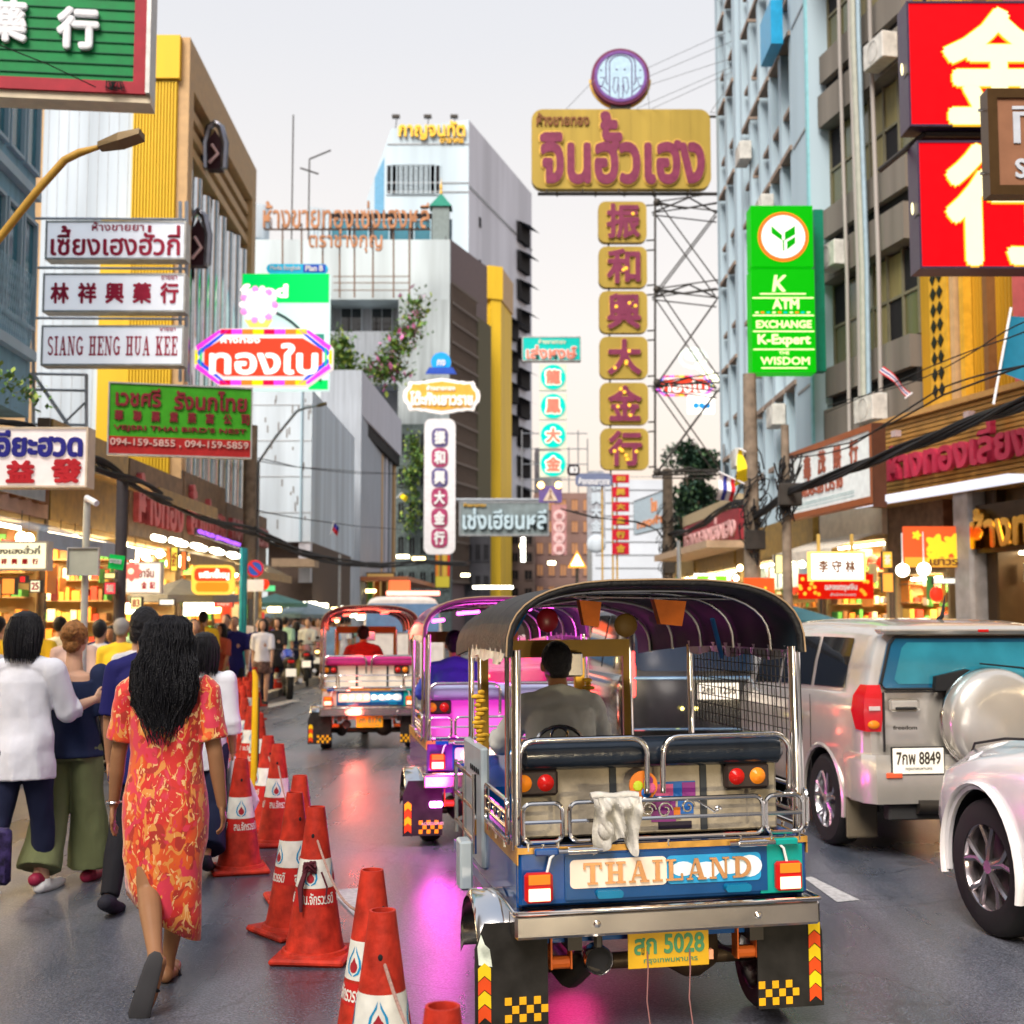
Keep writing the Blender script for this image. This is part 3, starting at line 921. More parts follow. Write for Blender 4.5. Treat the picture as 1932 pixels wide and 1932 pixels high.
# --- trees and creepers
def leafmesh(n, fn, size, seed=1, spread=0.6):
 rnd = random.Random(seed); b = MB()
 for i in range(n):
  c = Vector(fn(rnd))
  R = Matrix.Rotation(rnd.uniform(0, 6.3), 3, 'Z') @ Matrix.Rotation(rnd.uniform(-1.2, 1.2), 3, 'X')
  s = size * rnd.uniform(0.6, 1.3)
  q = [Vector((-0.35 * s, 0, 0)), Vector((0, -0.6 * s, 0.08 * s)), Vector((0.35 * s, 0, 0)), Vector((0, 0.6 * s, -0.08 * s))]
  b.add([c + R @ p for p in q], [(0, 1, 2, 3)], rnd.choice((0, 0, 1)))
 return b
LEAFM = [mat('leaf_dark', (0.03, 0.07, 0.045), 0.6, var=0.3), mat('leaf_mid', (0.06, 0.12, 0.05), 0.6, var=0.3)]
def tree(x, y, Y, rad, hgt, n, label, seed, name='tree'):
 c = at(x, y, Y)
 t = thing(name, label, 'tree', (c.x, c.y, 0))
 b = MB(); b.tube([(0, 0, 0), (0.1, 0, c.z * 0.5), (0, 0.1, c.z)], [0.25, 0.18, 0.08], 8)
 for k_ in range(5):
  a = k_ * 1.3; b.tube([(0, 0, c.z * (0.5 + 0.08 * k_)), (rad * 0.6 * math.cos(a), rad * 0.6 * math.sin(a), c.z * (0.7 + 0.1 * k_))], [0.09, 0.03], 5)
 b.build('trunk', mat('bark', (0.10, 0.08, 0.06), 0.9), t)
 cl = [(random.Random(seed + k_).uniform(-0.6, 0.6) * rad, random.Random(seed * 3 + k_).uniform(-0.6, 0.6) * rad, c.z + random.Random(seed * 7 + k_).uniform(-0.8, 0.8) * hgt, random.Random(seed * 9 + k_).uniform(0.3, 0.6) * rad) for k_ in range(12)]
 def fn(r_):
  q = r_.choice(cl); d = Vector((r_.gauss(0, 1), r_.gauss(0, 1), r_.gauss(0, 1))).normalized() * q[3] * r_.uniform(0.5, 1)
  return (q[0] + d.x, q[1] + d.y, q[2] + d.z)
 leafmesh(n, fn, 0.22, seed).build('crown', LEAFM, t)
tree(1312, 885, 60, 1.5, 2.8, 5000, 'dark green street tree with blue fairy lights beside the blue building', 4)
tree(1300, 975, 55, 1.2, 1.5, 2500, 'lower dark tree clump above the red carved shop sign', 14)
rt = MATS
def creeper(pts, Y, n, label, seed, flowers=True, w=1.4, group=None, ls=0.4):
 P_ = [at(x, y, Y) for x, y in pts]
 t = thing('creeper', label, 'plant', tuple(P_[0]), 0, group)
 def fn(r_):
  k_ = r_.randrange(len(P_) - 1); u = r_.random(); c = P_[k_].lerp(P_[k_ + 1], u) - P_[0]
  return (c.x + r_.gauss(0, w * 0.45), c.y + r_.gauss(0, 0.5), c.z + r_.gauss(0, w * 0.5))
 leafmesh(n, fn, ls, seed).build('foliage', [mat('creeper_leaf', (0.10, 0.20, 0.05), 0.6), mat('creeper_light', (0.26, 0.34, 0.06), 0.6)], t)
 if flowers:
  leafmesh(n // 9, fn, 0.36, seed + 5).build('blossom', [mat('pink_blossom', (0.75, 0.22, 0.5), 0.6), mat('pale_blossom', (0.8, 0.4, 0.6), 0.6)], t)
creeper([(788, 570), (778, 620), (750, 650), (735, 690), (700, 702), (765, 706)], 76, 1500, 'creeper with pink blossom trailing down the terrace of the white block', 2, w=.9, ls=.3)
creeper([(640, 640), (645, 670), (650, 700), (690, 712)], 77, 1200, 'potted green shrub at the left end of the terrace', 3, False, 0.8, ls=.3)
creeper([(775, 830), (790, 870), (770, 900), (785, 960), (770, 1000)], 77.5, 800, 'green creeper hanging behind the white vertical sign', 6, False, 0.6, ls=.25)
creeper([(15, 715), (35, 730), (50, 745)], 15, 160, 'small leafy plant behind the scaffolding at left', 8, False, 0.18, ls=0.08)
# ------------------------------------------------------------------ signs
def U(R, u0, u1, v0, v1):          # fractions of a rect, v from top
 a, b, z0, z1 = R
 return a + (b - a) * u0, a + (b - a) * u1, z1 - (z1 - z0) * v1, z1 - (z1 - z0) * v0
def rrect(x0, x1, z0, z1, r, n=5):
 out = []
 for cx, cz, a0 in ((x1 - r, z0 + r, -90), (x1 - r, z1 - r, 0), (x0 + r, z1 - r, 90), (x0 + r, z0 + r, 180)):
  for i in range(n + 1):
   a = math.radians(a0 + 90 * i / n)
   out.append((cx + r * math.cos(a), cz + r * math.sin(a)))
 return out
def sign(x0, y0, x1, y1, Y, label, face, frame=None, Y2=None, th=0.2, fw=0.05, name='shop_sign', rad=0, group=None, cat='sign'):
 p = Plane(x0, Y, x1, Y2 or Y)
 ym = (y0 + y1) / 2
 z1, z0 = p.hit((x0 + x1) / 2, y0)[1], p.hit((x0 + x1) / 2, y1)[1]
 s0, s1 = p.hit(x0, ym)[0], p.hit(x1, ym)[0]
 c = (s0 + s1) / 2
 base = p.A + p.u * c
 r = thing(name, label, cat, (base.x, base.y, z0), p.rz, group)
 R = (s0 - c, s1 - c, 0, z1 - z0)
 b = MB()
 if rad:
  b.prism(rrect(R[0], R[1], R[2], R[3], rad), 0, th)
  b.build('panel', face, r)
 else:
  f = fw if frame else 0
  b.box(R[0] + f, R[1] - f, 0.0, th - 0.01, R[2] + f, R[3] - f)
  b.build('panel', face, r)
  if frame:
   g = MB()
   g.box(R[0], R[1], -0.02, th, R[2], R[2] + f); g.box(R[0], R[1], -0.02, th, R[3] - f, R[3])
   g.box(R[0], R[0] + f, -0.02, th, R[2] + f, R[3] - f); g.box(R[1] - f, R[1], -0.02, th, R[2] + f, R[3] - f)
   g.build('frame', frame, r)
 return r, R
def tx(r, R, s, u0, u1, v0, v1, m, bold=0.03, depth=0.02, y=-0.002, **k):
 a, b, c, d = U(R, u0, u1, v0, v1)
 return text(s, a, b, c, d, y, m, r, depth, bold, **k)
RED = mat('sign_red', (0.50, 0.02, 0.03), 0.5)
DRED = mat('sign_dark_red', (0.32, 0.03, 0.06), 0.45)
WH = mat('sign_white', (0.78, 0.80, 0.84), 0.45, var=0.08, emit=(0.85, 0.9, 1.0), es=0.30)  # faint emission put into the white faces to lift their grey
ALU = mat('dull_aluminium', (0.45, 0.45, 0.44), 0.45, 0.5, var=0.2)
GLOWW = glow('lit_white', (1.0, 0.94, 0.84), 1.1, (0.8, 0.8, 0.75))
BLUE = mat('sign_navy', (0.02, 0.02, 0.22), 0.5)
GOLDP = mat('sign_gold_panel', (0.38, 0.27, 0.05), 0.5, 0.15, var=0.12, scale=2, streak=True)
PURP = mat('sign_maroon', (0.20, 0.035, 0.08), 0.4, var=0.15)
GOLDE = mat('sign_gold_edge', (0.75, 0.48, 0.10), 0.35, 0.4)
def serif(s, x0, x1, z0, z1, y, m, parent, depth=0.02, name='lettering', st=0.17):
 """slab serif capitals from strokes; unit cell height 1"""
 G = {
  'T': (0.9, [('b', .33, .57, 0, 1), ('b', 0, .9, .88, 1), ('b', 0, .1, .7, .9), ('b', .8, .9, .7, .9), ('b', .2, .7, 0, .09)]),
  'H': (1.0, [('b', .14, .36, 0, 1), ('b', .64, .86, 0, 1), ('b', .3, .7, .46, .56), ('b', 0, .5, 0, .09), ('b', .54, 1, 0, .09), ('b', 0, .46, .91, 1), ('b', .54, 1, .91, 1)]),
  'A': (1.0, [('q', .1, 0, .2, 0, .52, 1, .42, 1), ('q', .66, 0, .92, 0, .6, 1, .4, 1), ('b', .28, .72, .28, .37), ('b', 0, .32, 0, .09), ('b', .56, 1, 0, .09)]),
  'I': (.5, [('b', .14, .36, 0, 1), ('b', 0, .5, 0, .09), ('b', 0, .5, .91, 1)]),
  'L': (.85, [('b', .14, .36, 0, 1), ('b', 0, .85, 0, .1), ('b', .75, .85, .1, .32), ('b', 0, .5, .91, 1)]),
  'N': (1.0, [('b', .12, .22, 0, 1), ('b', .78, .88, 0, 1), ('q', .66, 0, .88, 0, .34, 1, .12, 1), ('b', 0, .34, 0, .09), ('b', 0, .3, .91, 1), ('b', .66, 1, .91, 1)]),
  'D': (.95, [('b', .14, .36, 0, 1), ('b', 0, .4, 0, .09), ('b', 0, .4, .91, 1), ('a', .36, .5, .58, .5, -90, 90, .2)]),
  'E': (.85, [('b', .14, .36, 0, 1), ('b', 0, .85, 0, .1), ('b', 0, .85, .9, 1), ('b', .3, .62, .46, .56), ('b', .75, .85, .1, .3), ('b', .75, .85, .7, .9), ('b', .54, .62, .36, .66)]),
  'G': (1.0, [('a', .52, .5, .5, .5, 40, 325, .2), ('b', .72, .92, .06, .44), ('b', .56, 1, .40, .48)]),
  'S': (.8, [('a', .4, .73, .36, .27, 20, 270, .17), ('a', .4, .27, .38, .27, -160, 90, .17)]),
  'K': (1.0, [('b', .14, .36, 0, 1), ('b', 0, .5, 0, .09), ('b', 0, .5, .91, 1), ('q', .3, .4, .44, .36, .92, 1, .8, 1), ('q', .66, 0, .92, 0, .6, .62, .4, .52), ('b', .56, 1, 0, .09), ('b', .64, 1, .91, 1)]),
  'U': (1.0, [('b', .12, .34, .35, 1), ('b', .72, .82, .35, 1), ('a', .47, .36, .35, .36, 180, 360, .16), ('b', 0, .46, .91, 1), ('b', .56, 1, .91, 1)]),
  ' ': (.45, [])}
 W = sum(G[c][0] for c in s) + 0.18 * (len(s) - 1)
 k = (x1 - x0) / W; h = z1 - z0; x = x0
 for c in s:
  w, parts = G[c]
  b = MB()
  for i, q in enumerate(parts):
   yy = y - depth - 0.0006 * i
   if q[0] == 'b':
    b.box(x + q[1] * k, x + q[2] * k, yy, y, z0 + q[3] * h, z0 + q[4] * h)
   elif q[0] == 'q':
    b.prism([(x + q[j] * k, z0 + q[j + 1] * h) for j in (1, 3, 5, 7)], yy, y)
   else:
    _, cx, cz, rx, rz_, a0, a1, t = q
    n = 14
    for j in range(n):
     A, B = math.radians(a0 + (a1 - a0) * j / n), math.radians(a0 + (a1 - a0) * (j + 1) / n)
     f = lambda a, e: (x + (cx + (rx - e) * math.cos(a)) * k, z0 + (cz + (rz_ - e * 0.7) * math.sin(a)) * h)
     b.prism([f(A, t), f(A, 0), f(B, 0), f(B, t)], yy, y)
  if parts:
   b.build(name if name != 'lettering' else 'letter', m, parent)
  x += (w + 0.18) * k
# big green pharmacy sign, top left
r, R = sign(-130, -80, 278, 170, 14.0, 'big green pharmacy sign with red border and white Chinese characters', mat('pharmacy_green', (0.0, 0.20, 0.05), 0.5), mat('crimson_border', (0.32, 0.015, 0.03), 0.45), Y2=14.25, th=0.35, fw=0.14)
for i in range(9):
 z = R[2] + 0.2 + i * 0.13
 wallbox(r, R[0] + 0.14, R[1] - 0.14, -0.015, 0.0, z, z + 0.012, mat('dark_green_groove', (0.005, 0.10, 0.04), 0.6), 'groove')
wallbox(r, R[0] - 0.03, R[1] + 0.05, 0.02, 0.34, R[2] - 0.09, R[2] - 0.002, mat('cream_casing', (0.6, 0.52, 0.38), 0.5), 'casing')
wallbox(r, R[1] + 0.002, R[1] + 0.05, -0.06, 0.34, R[2], R[3], ALU, 'casing')
pxm = (R[1] - R[0]) / 408.0
def px(x, y): return R[0] + (x + 130) * pxm, R[3] - (y + 80) * pxm
wc = mat('white_raised_letter', (0.72, 0.74, 0.78), 0.4)
for ch, a, b_, c, d in (('藥', -28, 52, 12, 98), ('行', 107, 188, 20, 106)):
 p0, p1 = px(a, d), px(b_, c)
 text(ch, p0[0], p1[0], p0[1], p1[1], -0.01, wc, r, 0.05, 0.05, name='character')
b = MB()
for i in range(9):
 q = px(205 + 3.5 * i, 170)
 b.tube([(q[0], -0.05, q[1] + 0.02), (q[0] + 0.05 * math.sin(i), -0.08, q[1] - 0.10), (q[0] + 0.08 * math.cos(i * 2), -0.05, q[1] - 0.05)], 0.008, 4)
b.build('loose_wire', BLACK, r)
# stacked white signs
REDI = mat('ink_red', (0.45, 0.02, 0.06), 0.5)
for i, (x0, y0, x1, y1, lab) in enumerate(((86, 417, 351, 490, 'white box sign with red Thai lettering, topmost of the stack of three'),
         (81, 516, 350, 589, 'white box sign with five red Chinese characters, middle of the stack of three'),
         (78, 614, 347, 690, 'white box sign reading SIANG HENG HUA KEE, bottom of the stack of three'))):
 r, R = sign(x0, y0, x1, y1, 20, lab, WH, ALU, th=0.28, fw=0.03, group='stacked white pharmacy signs')
 if i == 0:
  tx(r, R, 'ห้างขายยา', .33, .70, .03, .26, REDI, 0.01)
  tx(r, R, 'เซี้ยงเฮงฮั่วกี่', .04, .96, .12, .90, REDI, 0.02)
 elif i == 1:
  for j, ch in enumerate('林祥興藥行'):
   tx(r, R, ch, .055 + .192 * j, .185 + .192 * j, .24, .78, REDI, 0.035, name='character')
  tx(r, R, 'ขายยา', .83, .94, .06, .16, REDI, 0.0)
 else:
  a, b_, c, d = U(R, .045, .955, .27, .75)
  serif('SIANG HENG HUA KEE', a, b_, c, d, -0.002, REDI, r, 0.012)
  tx(r, R, 'ขายยา', .83, .94, .06, .14, REDI, 0.0)
# scaffold carrying the stack
c0 = at(60, 1165, 20.3)
r = thing('sign_scaffold', 'pale angle iron scaffold carrying the stacked white signs', 'scaffold', (c0.x, c0.y, 0))
b = MB()
def q3(x, y, Y):
 p = at(x, y, Y); return (p.x - c0.x, p.y - c0.y, p.z)
for x in (50, 63, 340, 352):
 b.tube([q3(x, 380, 20.4), q3(x, 960 if x < 100 else 720, 20.4)], 0.03, 4)
for y in (412, 505, 600, 705, 735, 800, 852):
 x1_ = 352 if y < 705 else 163
 b.tube([q3(50, y, 20.4), q3(x1_, y + 2, 20.4)], 0.022, 4)
b.tube([q3(63, 706, 20.35), q3(163, 852, 20.35)], 0.03, 4); b.tube([q3(163, 706, 20.35), q3(163, 850, 20.35)], 0.03, 4)
b.tube([q3(160, 760, 20.35), q3(66, 852, 20.35)], 0.02, 4)
b.tube([q3(0, 590, 18), q3(50, 590, 18)], 0.03, 4); b.tube([q3(8, 590, 18), q3(8, 760, 18)], 0.03, 4)
b.build('frame', mat('pale_angle_iron', (0.35, 0.40, 0.46), 0.5, 0.3), r)
# green bird's nest sign
r, R = sign(203, 726, 476, 862, 18.0, "green and red bird's nest sign with telephone numbers", mat('nest_green', (0.05, 0.34, 0.015), 0.5), ALU, Y2=18.5, th=0.12, fw=0.02)
a, b_, c, d = U(R, .008, .992, .74, .99)
wallbox(r, a, b_, -0.006, -0.001, c, d, mat('nest_red', (0.40, 0.02, 0.02), 0.5), 'red_band')
mr = mat('nest_lettering', (0.22, 0.02, 0.03), 0.5)
tx(r, R, 'เวชศรี', .05, .36, .07, .33, mr, 0.03); tx(r, R, 'รังนกไทย', .45, .96, .07, .35, mr, 0.03)
for j, ch in enumerate('華聯藥業燕窩公司'):
 tx(r, R, ch, .045 + .125 * j, .105 + .125 * j, .38, .53, mr, 0.03, name='character')
tx(r, R, "VEJSRI THAI BIRD'S NEST", .04, .96, .585, .675, mr, 0.02)
tx(r, R, '094-159-5855 , 094-159-5859', .02, .975, .77, .88, mat('pink_number', (0.7, 0.45, 0.40), 0.5), 0.015, y=-0.008)
# cream sign at the left edge
r, R = sign(-40, 806, 166, 920, 13.0, 'cream sign with navy Thai word above two red Chinese characters', mat('cream_sign', (0.68, 0.62, 0.60), 0.5, emit=(1, 0.85, 0.8), es=0.25), mat('cream_edge', (0.6, 0.5, 0.38), 0.5), th=0.22, fw=0.02)  # weak glow added to the face so it does not turn grey
tx(r, R, 'อียะฮวด', .155, .955, .05, .50, BLUE, 0.045)
tx(r, R, '益', .26, .52, .55, .93, RED, 0.06, name='character'); tx(r, R, '發', .67, .95, .52, .93, RED, 0.06, name='character')
# octagonal neon gold shop sign + lit flower
def octneon(x0, y0, x1, y1, Y, label, small=False):
 p = Plane(x0, Y, x1, Y)
 z1, z0 = p.hit((x0 + x1) / 2, y0)[1], p.hit((x0 + x1) / 2, y1)[1]
 base = p.A + p.u * (p.L / 2)
 r = thing('neon_sign', label, 'sign', (base.x, base.y, z0), 0)
 w, h = p.L / 2, z1 - z0
 k = h * 0.44; kz = h * 0.32
 def octo(e):
  return [(-w + k + e * .4, e), (w - k - e * .4, e), (w - e, kz + e * .3), (w - e, h - kz - e * .3), (w - k - e * .4, h - e), (-w + k + e * .4, h - e), (-w + e, h - kz - e * .3), (-w + e, kz + e * .3)]
 b = MB(); b.prism(octo(0), 0, 0.25); b.build('panel', glow('neon_white', (1.0, 0.85, 0.8), 0.8), r)
 b = MB(); b.prism(octo(h * .17), -0.02, -0.001); b.build('red_field', glow('neon_red', (0.85, 0.05, 0.02), 1.0), r)
 cs = [(0.85, 0.0, 0.05), (0.9, 0.05, 0.7), (0.95, 0.2, 0.02), (1.0, 0.62, 0.0)]
 n = 8
 xa, xb = -w + k, w - k
 for j in range(n):
  a, c_ = xa + (xb - xa) * j / n, xa + (xb - xa) * (j + 1) / n
  m_ = glow('neon_%s' % ('crimson', 'magenta', 'orange', 'amber')[j % 4], cs[j % 4], 1.0)
  for (u, v) in ((h * .012, h * .10), (h * .90, h * .988)):
   wallbox(r, a, c_, -0.012, -0.001, u, v, m_, 'colour_block')
 for sx in (-1, 1):
  for sz in (0, 1):
   f = lambda x, z: (sx * x, z if sz == 0 else h - z)
   for t, wd, m_ in ((0.0, .09, glow('neon_magenta', (0.9, 0.05, 0.7), 1.0)), (.13, .05, glow('neon_blue', (0.02, 0.08, 0.75), 1.0))):
    pts = [f(w - k * .92 - t * h, .03 * h), f(w - k * .92 - t * h - wd * h, .03 * h), f(w - .02 * h - (t + wd) * 0.3 * h, kz * .98 + (t + wd) * .9 * h), f(w - .02 * h, kz * .95 + t * h * .9)]
    if (sx < 0) ^ (sz == 1): pts = pts[::-1]
    b = MB(); b.prism(pts, -0.012, -0.001); b.build('corner_stripe', m_, r)
  wallbox(r, min(sx * (w - .06 * h), sx * (w - .005 * h)), max(sx * (w - .06 * h), sx * (w - .005 * h)), -0.012, -0.001, kz + .06 * h, h - kz - .06 * h, glow('neon_yellow', (1.0, 0.85, 0.0), 1.0), 'side_stripe')
  wallbox(r, min(sx * (w - .13 * h), sx * (w - .09 * h)), max(sx * (w - .13 * h), sx * (w - .09 * h)), -0.012, -0.001, kz + .02 * h, h - kz - .02 * h, glow('neon_green', (0.05, 0.7, 0.15), 1.0), 'side_stripe')
 lw = glow('neon_letter', (1.0, 0.97, 0.9), 1.05)
 text('ทองใบ', -w * .78, w * .80, h * .19, h * .74, -0.021, lw, r, 0.03, 0.03)
 text('ห้างทอง', -w * .62, -w * .05, h * .74, h * .86, -0.021, lw, r, 0.03, 0.02)
 return r, w, h, z0
r, w, h, z0 = octneon(357, 620, 621, 728, 28, 'eight-sided red neon gold shop sign in front of the green billboard')
c = at(488, 575, 28)
fl = thing('flower_lamp', 'round white lit flower emblem standing on the neon sign', 'sign', (c.x, c.y, c.z))
b = MB(); b.lathe([(0, -0.06), (0.3, -0.05), (0.3, 0.05), (0, 0.05)], 24, (0, 0, 0), 'y'); b.build('disc', glow('lamp_white', (1, 0.86, 0.94), .8), fl)
for i in range(14):
 a = 2 * PI * i / 14
 b = MB(); b.lathe([(0, -0.05), (0.075, -0.03), (0.075, 0.03), (0, 0.04)], 10, (0.36 * math.cos(a), 0, 0.36 * math.sin(a)), 'y'); b.build('petal', glow('lamp_white', (1, 0.86, 0.94), .8) if i % 2 else glow('petal_pink', (.9, 0.3, 0.7), .8), fl)
b = MB(); b.prism([(-0.2, -0.5), (0.2, -0.5), (0.3, -0.34), (-0.3, -0.34)], -0.03, 0.05); b.build('base', glow('lamp_gold', (1.0, 0.55, 0.12), 1.1), fl)
# green and white billboard behind
r, R = sign(456, 517, 620, 735, 31, 'green topped billboard with white script behind the neon sign', glow('billboard_white', (0.72, 0.95, 0.88), 0.85), None, th=0.3, name='billboard')
gg = glow('billboard_green', (0.0, 0.72, 0.12), 0.9)
wallbox(r, *U(R, 0, 1, 0, .25)[:2], -0.02, -0.001, *U(R, 0, 1, 0, .25)[2:], gg, 'green_band')
wallbox(r, *U(R, .78, 1, .92, 1)[:2], -0.02, -0.001, *U(R, .78, 1, .92, 1)[2:], gg, 'green_corner')
tx(r, R, 'food', -.02, .53, .09, .21, glow('lit_white', (1, .94, .8), 1.6), 0.05, y=-0.022)
b = MB()
pts = []
for i in range(13):
 a = math.radians(80 - i * 6.5); x, z, _, _ = U(R, 0, 1, 0, 1)[0], 0, 0, 0
 pts.append((R[0] + 0.2 + 1.75 * math.cos(a) , 0, R[3] - 2.75 + 1.9 * math.sin(a)))
b.tube([(p[0], -0.01, p[2]) for p in pts], [0.13] * 13, 6, flat=0.3); b.build('dark_arc', mat('billboard_ink', (0.01, 0.06, 0.06), 0.4), r)
for i, (u, v, w_, hh) in enumerate(((.55, .52, .5, .16), (.62, .66, .3, .1), (.3, .6, .3, .2))):
 a, b2, c2, d2 = U(R, u, min(1, u + w_ * .8), v, v + hh); wallbox(r, a, b2, -0.004, -0.001, c2, d2, mat('billboard_teal', (0.03, 0.30, 0.24), 0.5, var=0.5, scale=3), 'picture_patch')
r, R = sign(503, 498, 618, 515, 31, 'small two tone blue sign on top of the billboard', mat('sky_blue_panel', (0.02, 0.36, 0.55), 0.5, emit=(0.0, 0.45, 0.7), es=0.3), None, th=0.1, rad=0.1)
wallbox(r, *U(R, .6, .97, .06, .94)[:2], -0.01, -0.001, *U(R, .6, .97, .06, .94)[2:], mat('navy_panel', (0.02, 0.06, 0.32), 0.5, emit=(0.02, 0.08, 0.5), es=0.3), 'navy_end')
tx(r, R, 'Media Bangkok', .06, .56, .2, .8, WHITE, 0.02); tx(r, R, 'Plan B', .64, .93, .18, .82, WHITE, 0.03, y=-0.012)
# rusty rooftop lettering
c0 = at(655, 640, 76)
r = thing('rooftop_lettering', 'rusty Thai rooftop lettering on thin posts before the white block', 'sign', (c0.x, c0.y, c0.z))
def zz(x, y, Y=76): p = at(x, y, Y); return p.x - c0.x, p.z - c0.z
LR = mat('rusty_orange_letter', (0.42, 0.20, 0.10), 0.7, var=0.35, scale=3)
a = zz(497, 432); b_ = zz(810, 390)
text('ห้างขายทองเซ่งเฮงหลี', a[0], b_[0], a[1], b_[1] + 0.3, 0, LR, r, 0.2, 0.012, split=True)
a = zz(583, 478); b_ = zz(722, 434)
text('ตราช่างกุญ', a[0], b_[0], a[1], b_[1], 0, LR, r, 0.2, 0.012, split=True)
b = MB()
for x in (532, 568, 608, 640, 668, 703, 742, 772):
 p, q = zz(x, 420), zz(x, 560); b.tube([(p[0], 0.2, p[1]), (q[0], 0.2, q[1])], 0.05, 4)
p, q = zz(497, 431), zz(812, 431); b.tube([(p[0], 0.2, p[1]), (q[0], 0.2, q[1])], 0.06, 4)
for y in (520, 532, 546):
 p, q = zz(628, y), zz(772, y); b.tube([(p[0], 0.2, p[1]), (q[0], 0.2, q[1])], 0.03, 4)
b.build('post', RUST, r)
# gold cloud sign, blue disc, vertical white sign
def cloud(w, h, n=48, amp=0.13):
 pts = []
 for i in range(n):
  a = 2 * PI * i / n
  k_ = 1 + amp * math.cos(8 * a) * 0.5 + 0.05 * math.cos(16 * a)
  e = 0.55
  ca, sa = math.cos(a), math.sin(a)
  pts.append((w * math.copysign(abs(ca) ** e, ca) * (1 + 0.04 * math.cos(8 * a)), h * math.copysign(abs(sa) ** e, sa) * k_))
 return pts
c = at(833, 747, 45)
r = thing('cloud_sign', 'ornate scalloped gold and white sign above the white vertical sign', 'sign', tuple(c))
k45 = 45 / F
b = MB(); b.prism(cloud(71 * k45, 31 * k45), 0, 0.2); b.build('panel', mat('cloud_white', (0.75, 0.72, 0.7), 0.5, emit=(1, .95, .9), es=0.25), r)
b = MB(); b.prism(cloud(63 * k45, 25 * k45), -0.03, -0.001); b.build('gold_field', mat('cloud_gold', (0.60, 0.33, 0.05), 0.5, emit=(0.8, .4, .05), es=0.2), r)
text('โต๊ะกังเยาวราช', -60 * k45, 60 * k45, -19 * k45, 9 * k45, -0.031, mat('cloud_white', (0.75, .72, .7), .5), r, 0.06, 0.05)
text('ห้างขายทอง', -28 * k45, 26 * k45, 10 * k45, 20 * k45, -0.031, mat('cloud_white', (0.75, .72, .7), .5), r, 0.05, 0.03)
c = at(832, 683, 45)
r = thing('disc_sign', 'round bright blue emblem disc above the gold cloud sign', 'sign', tuple(c))
b = MB(); b.lathe([(0, 0), (19 * k45, 0.01), (19 * k45, 0.1), (0, 0.12)], 24, (0, 0, 0), 'y'); b.build('disc', mat('disc_blue', (0.01, 0.25, 0.62), 0.4, emit=(0.0, 0.35, 0.9), es=0.3), r)
b = MB(); b.prism([(-.55, -.42), (.55, -.42), (.42, -.2), (-.42, -.2)], -0.04, 0.1); b.build('ribbon', mat('navy_panel', (0.02, .06, .32)), r)
text('กง', -.14, .16, -.14, .08, -0.002, WHITE, r, 0.03, 0.04)
r, R = sign(800, 790, 859, 1046, 45, 'tall white scalloped vertical sign with red and violet character patches', mat('vertical_white', (0.72, 0.72, 0.76), 0.5, var=0.08), None, th=0.25, rad=0.25)
for j, ch in enumerate('振和興大金行'):
 v = .07 + j * .148
 a, b2, c2, d2 = U(R, .24, .76, v, v + .14)
 m_ = (mat('violet_patch', (0.12, 0.10, 0.25), 0.5, var=0.3), mat('crimson_patch', (0.36, 0.05, 0.14), 0.5, var=0.3))[j % 2 if j < 4 else 1]
 b = MB(); b.prism(rrect(a, b2, c2, d2, (b2 - a) * .35), -0.03, -0.001); b.build('patch', m_, r)
 e = (b2 - a) * .16
 text(ch, a + e, b2 - e, c2 + e, d2 - e, -0.031, WHITE, r, 0.03, 0.05, name='character')
# grey Thai sign across the far lane
r, R = sign(866, 946, 1036, 1011, 60, 'weathered grey sign with pale Thai letters under the yellow column', mat('verdigris_panel', (0.16, 0.20, 0.21), 0.7, var=0.3, scale=2), GREYM, th=0.4, fw=0.08)
tx(r, R, 'เช่งเฮียนหลี', .04, .97, .20, .82, mat('pale_blue_letter', (0.42, 0.55, 0.62), 0.5), 0.03, 0.15)
tx(r, R, 'ห้างขายทอง', .05, .30, .05, .16, mat('gold_paint', (0.75, .45, .06)), 0.02, 0.1)
b = MB(); b.tube([(R[0] - 1, 0.3, R[3] + 0.1), (R[1], 0.3, R[3] + 0.1)], 0.08, 5); b.build('bracket', GREYM, r)
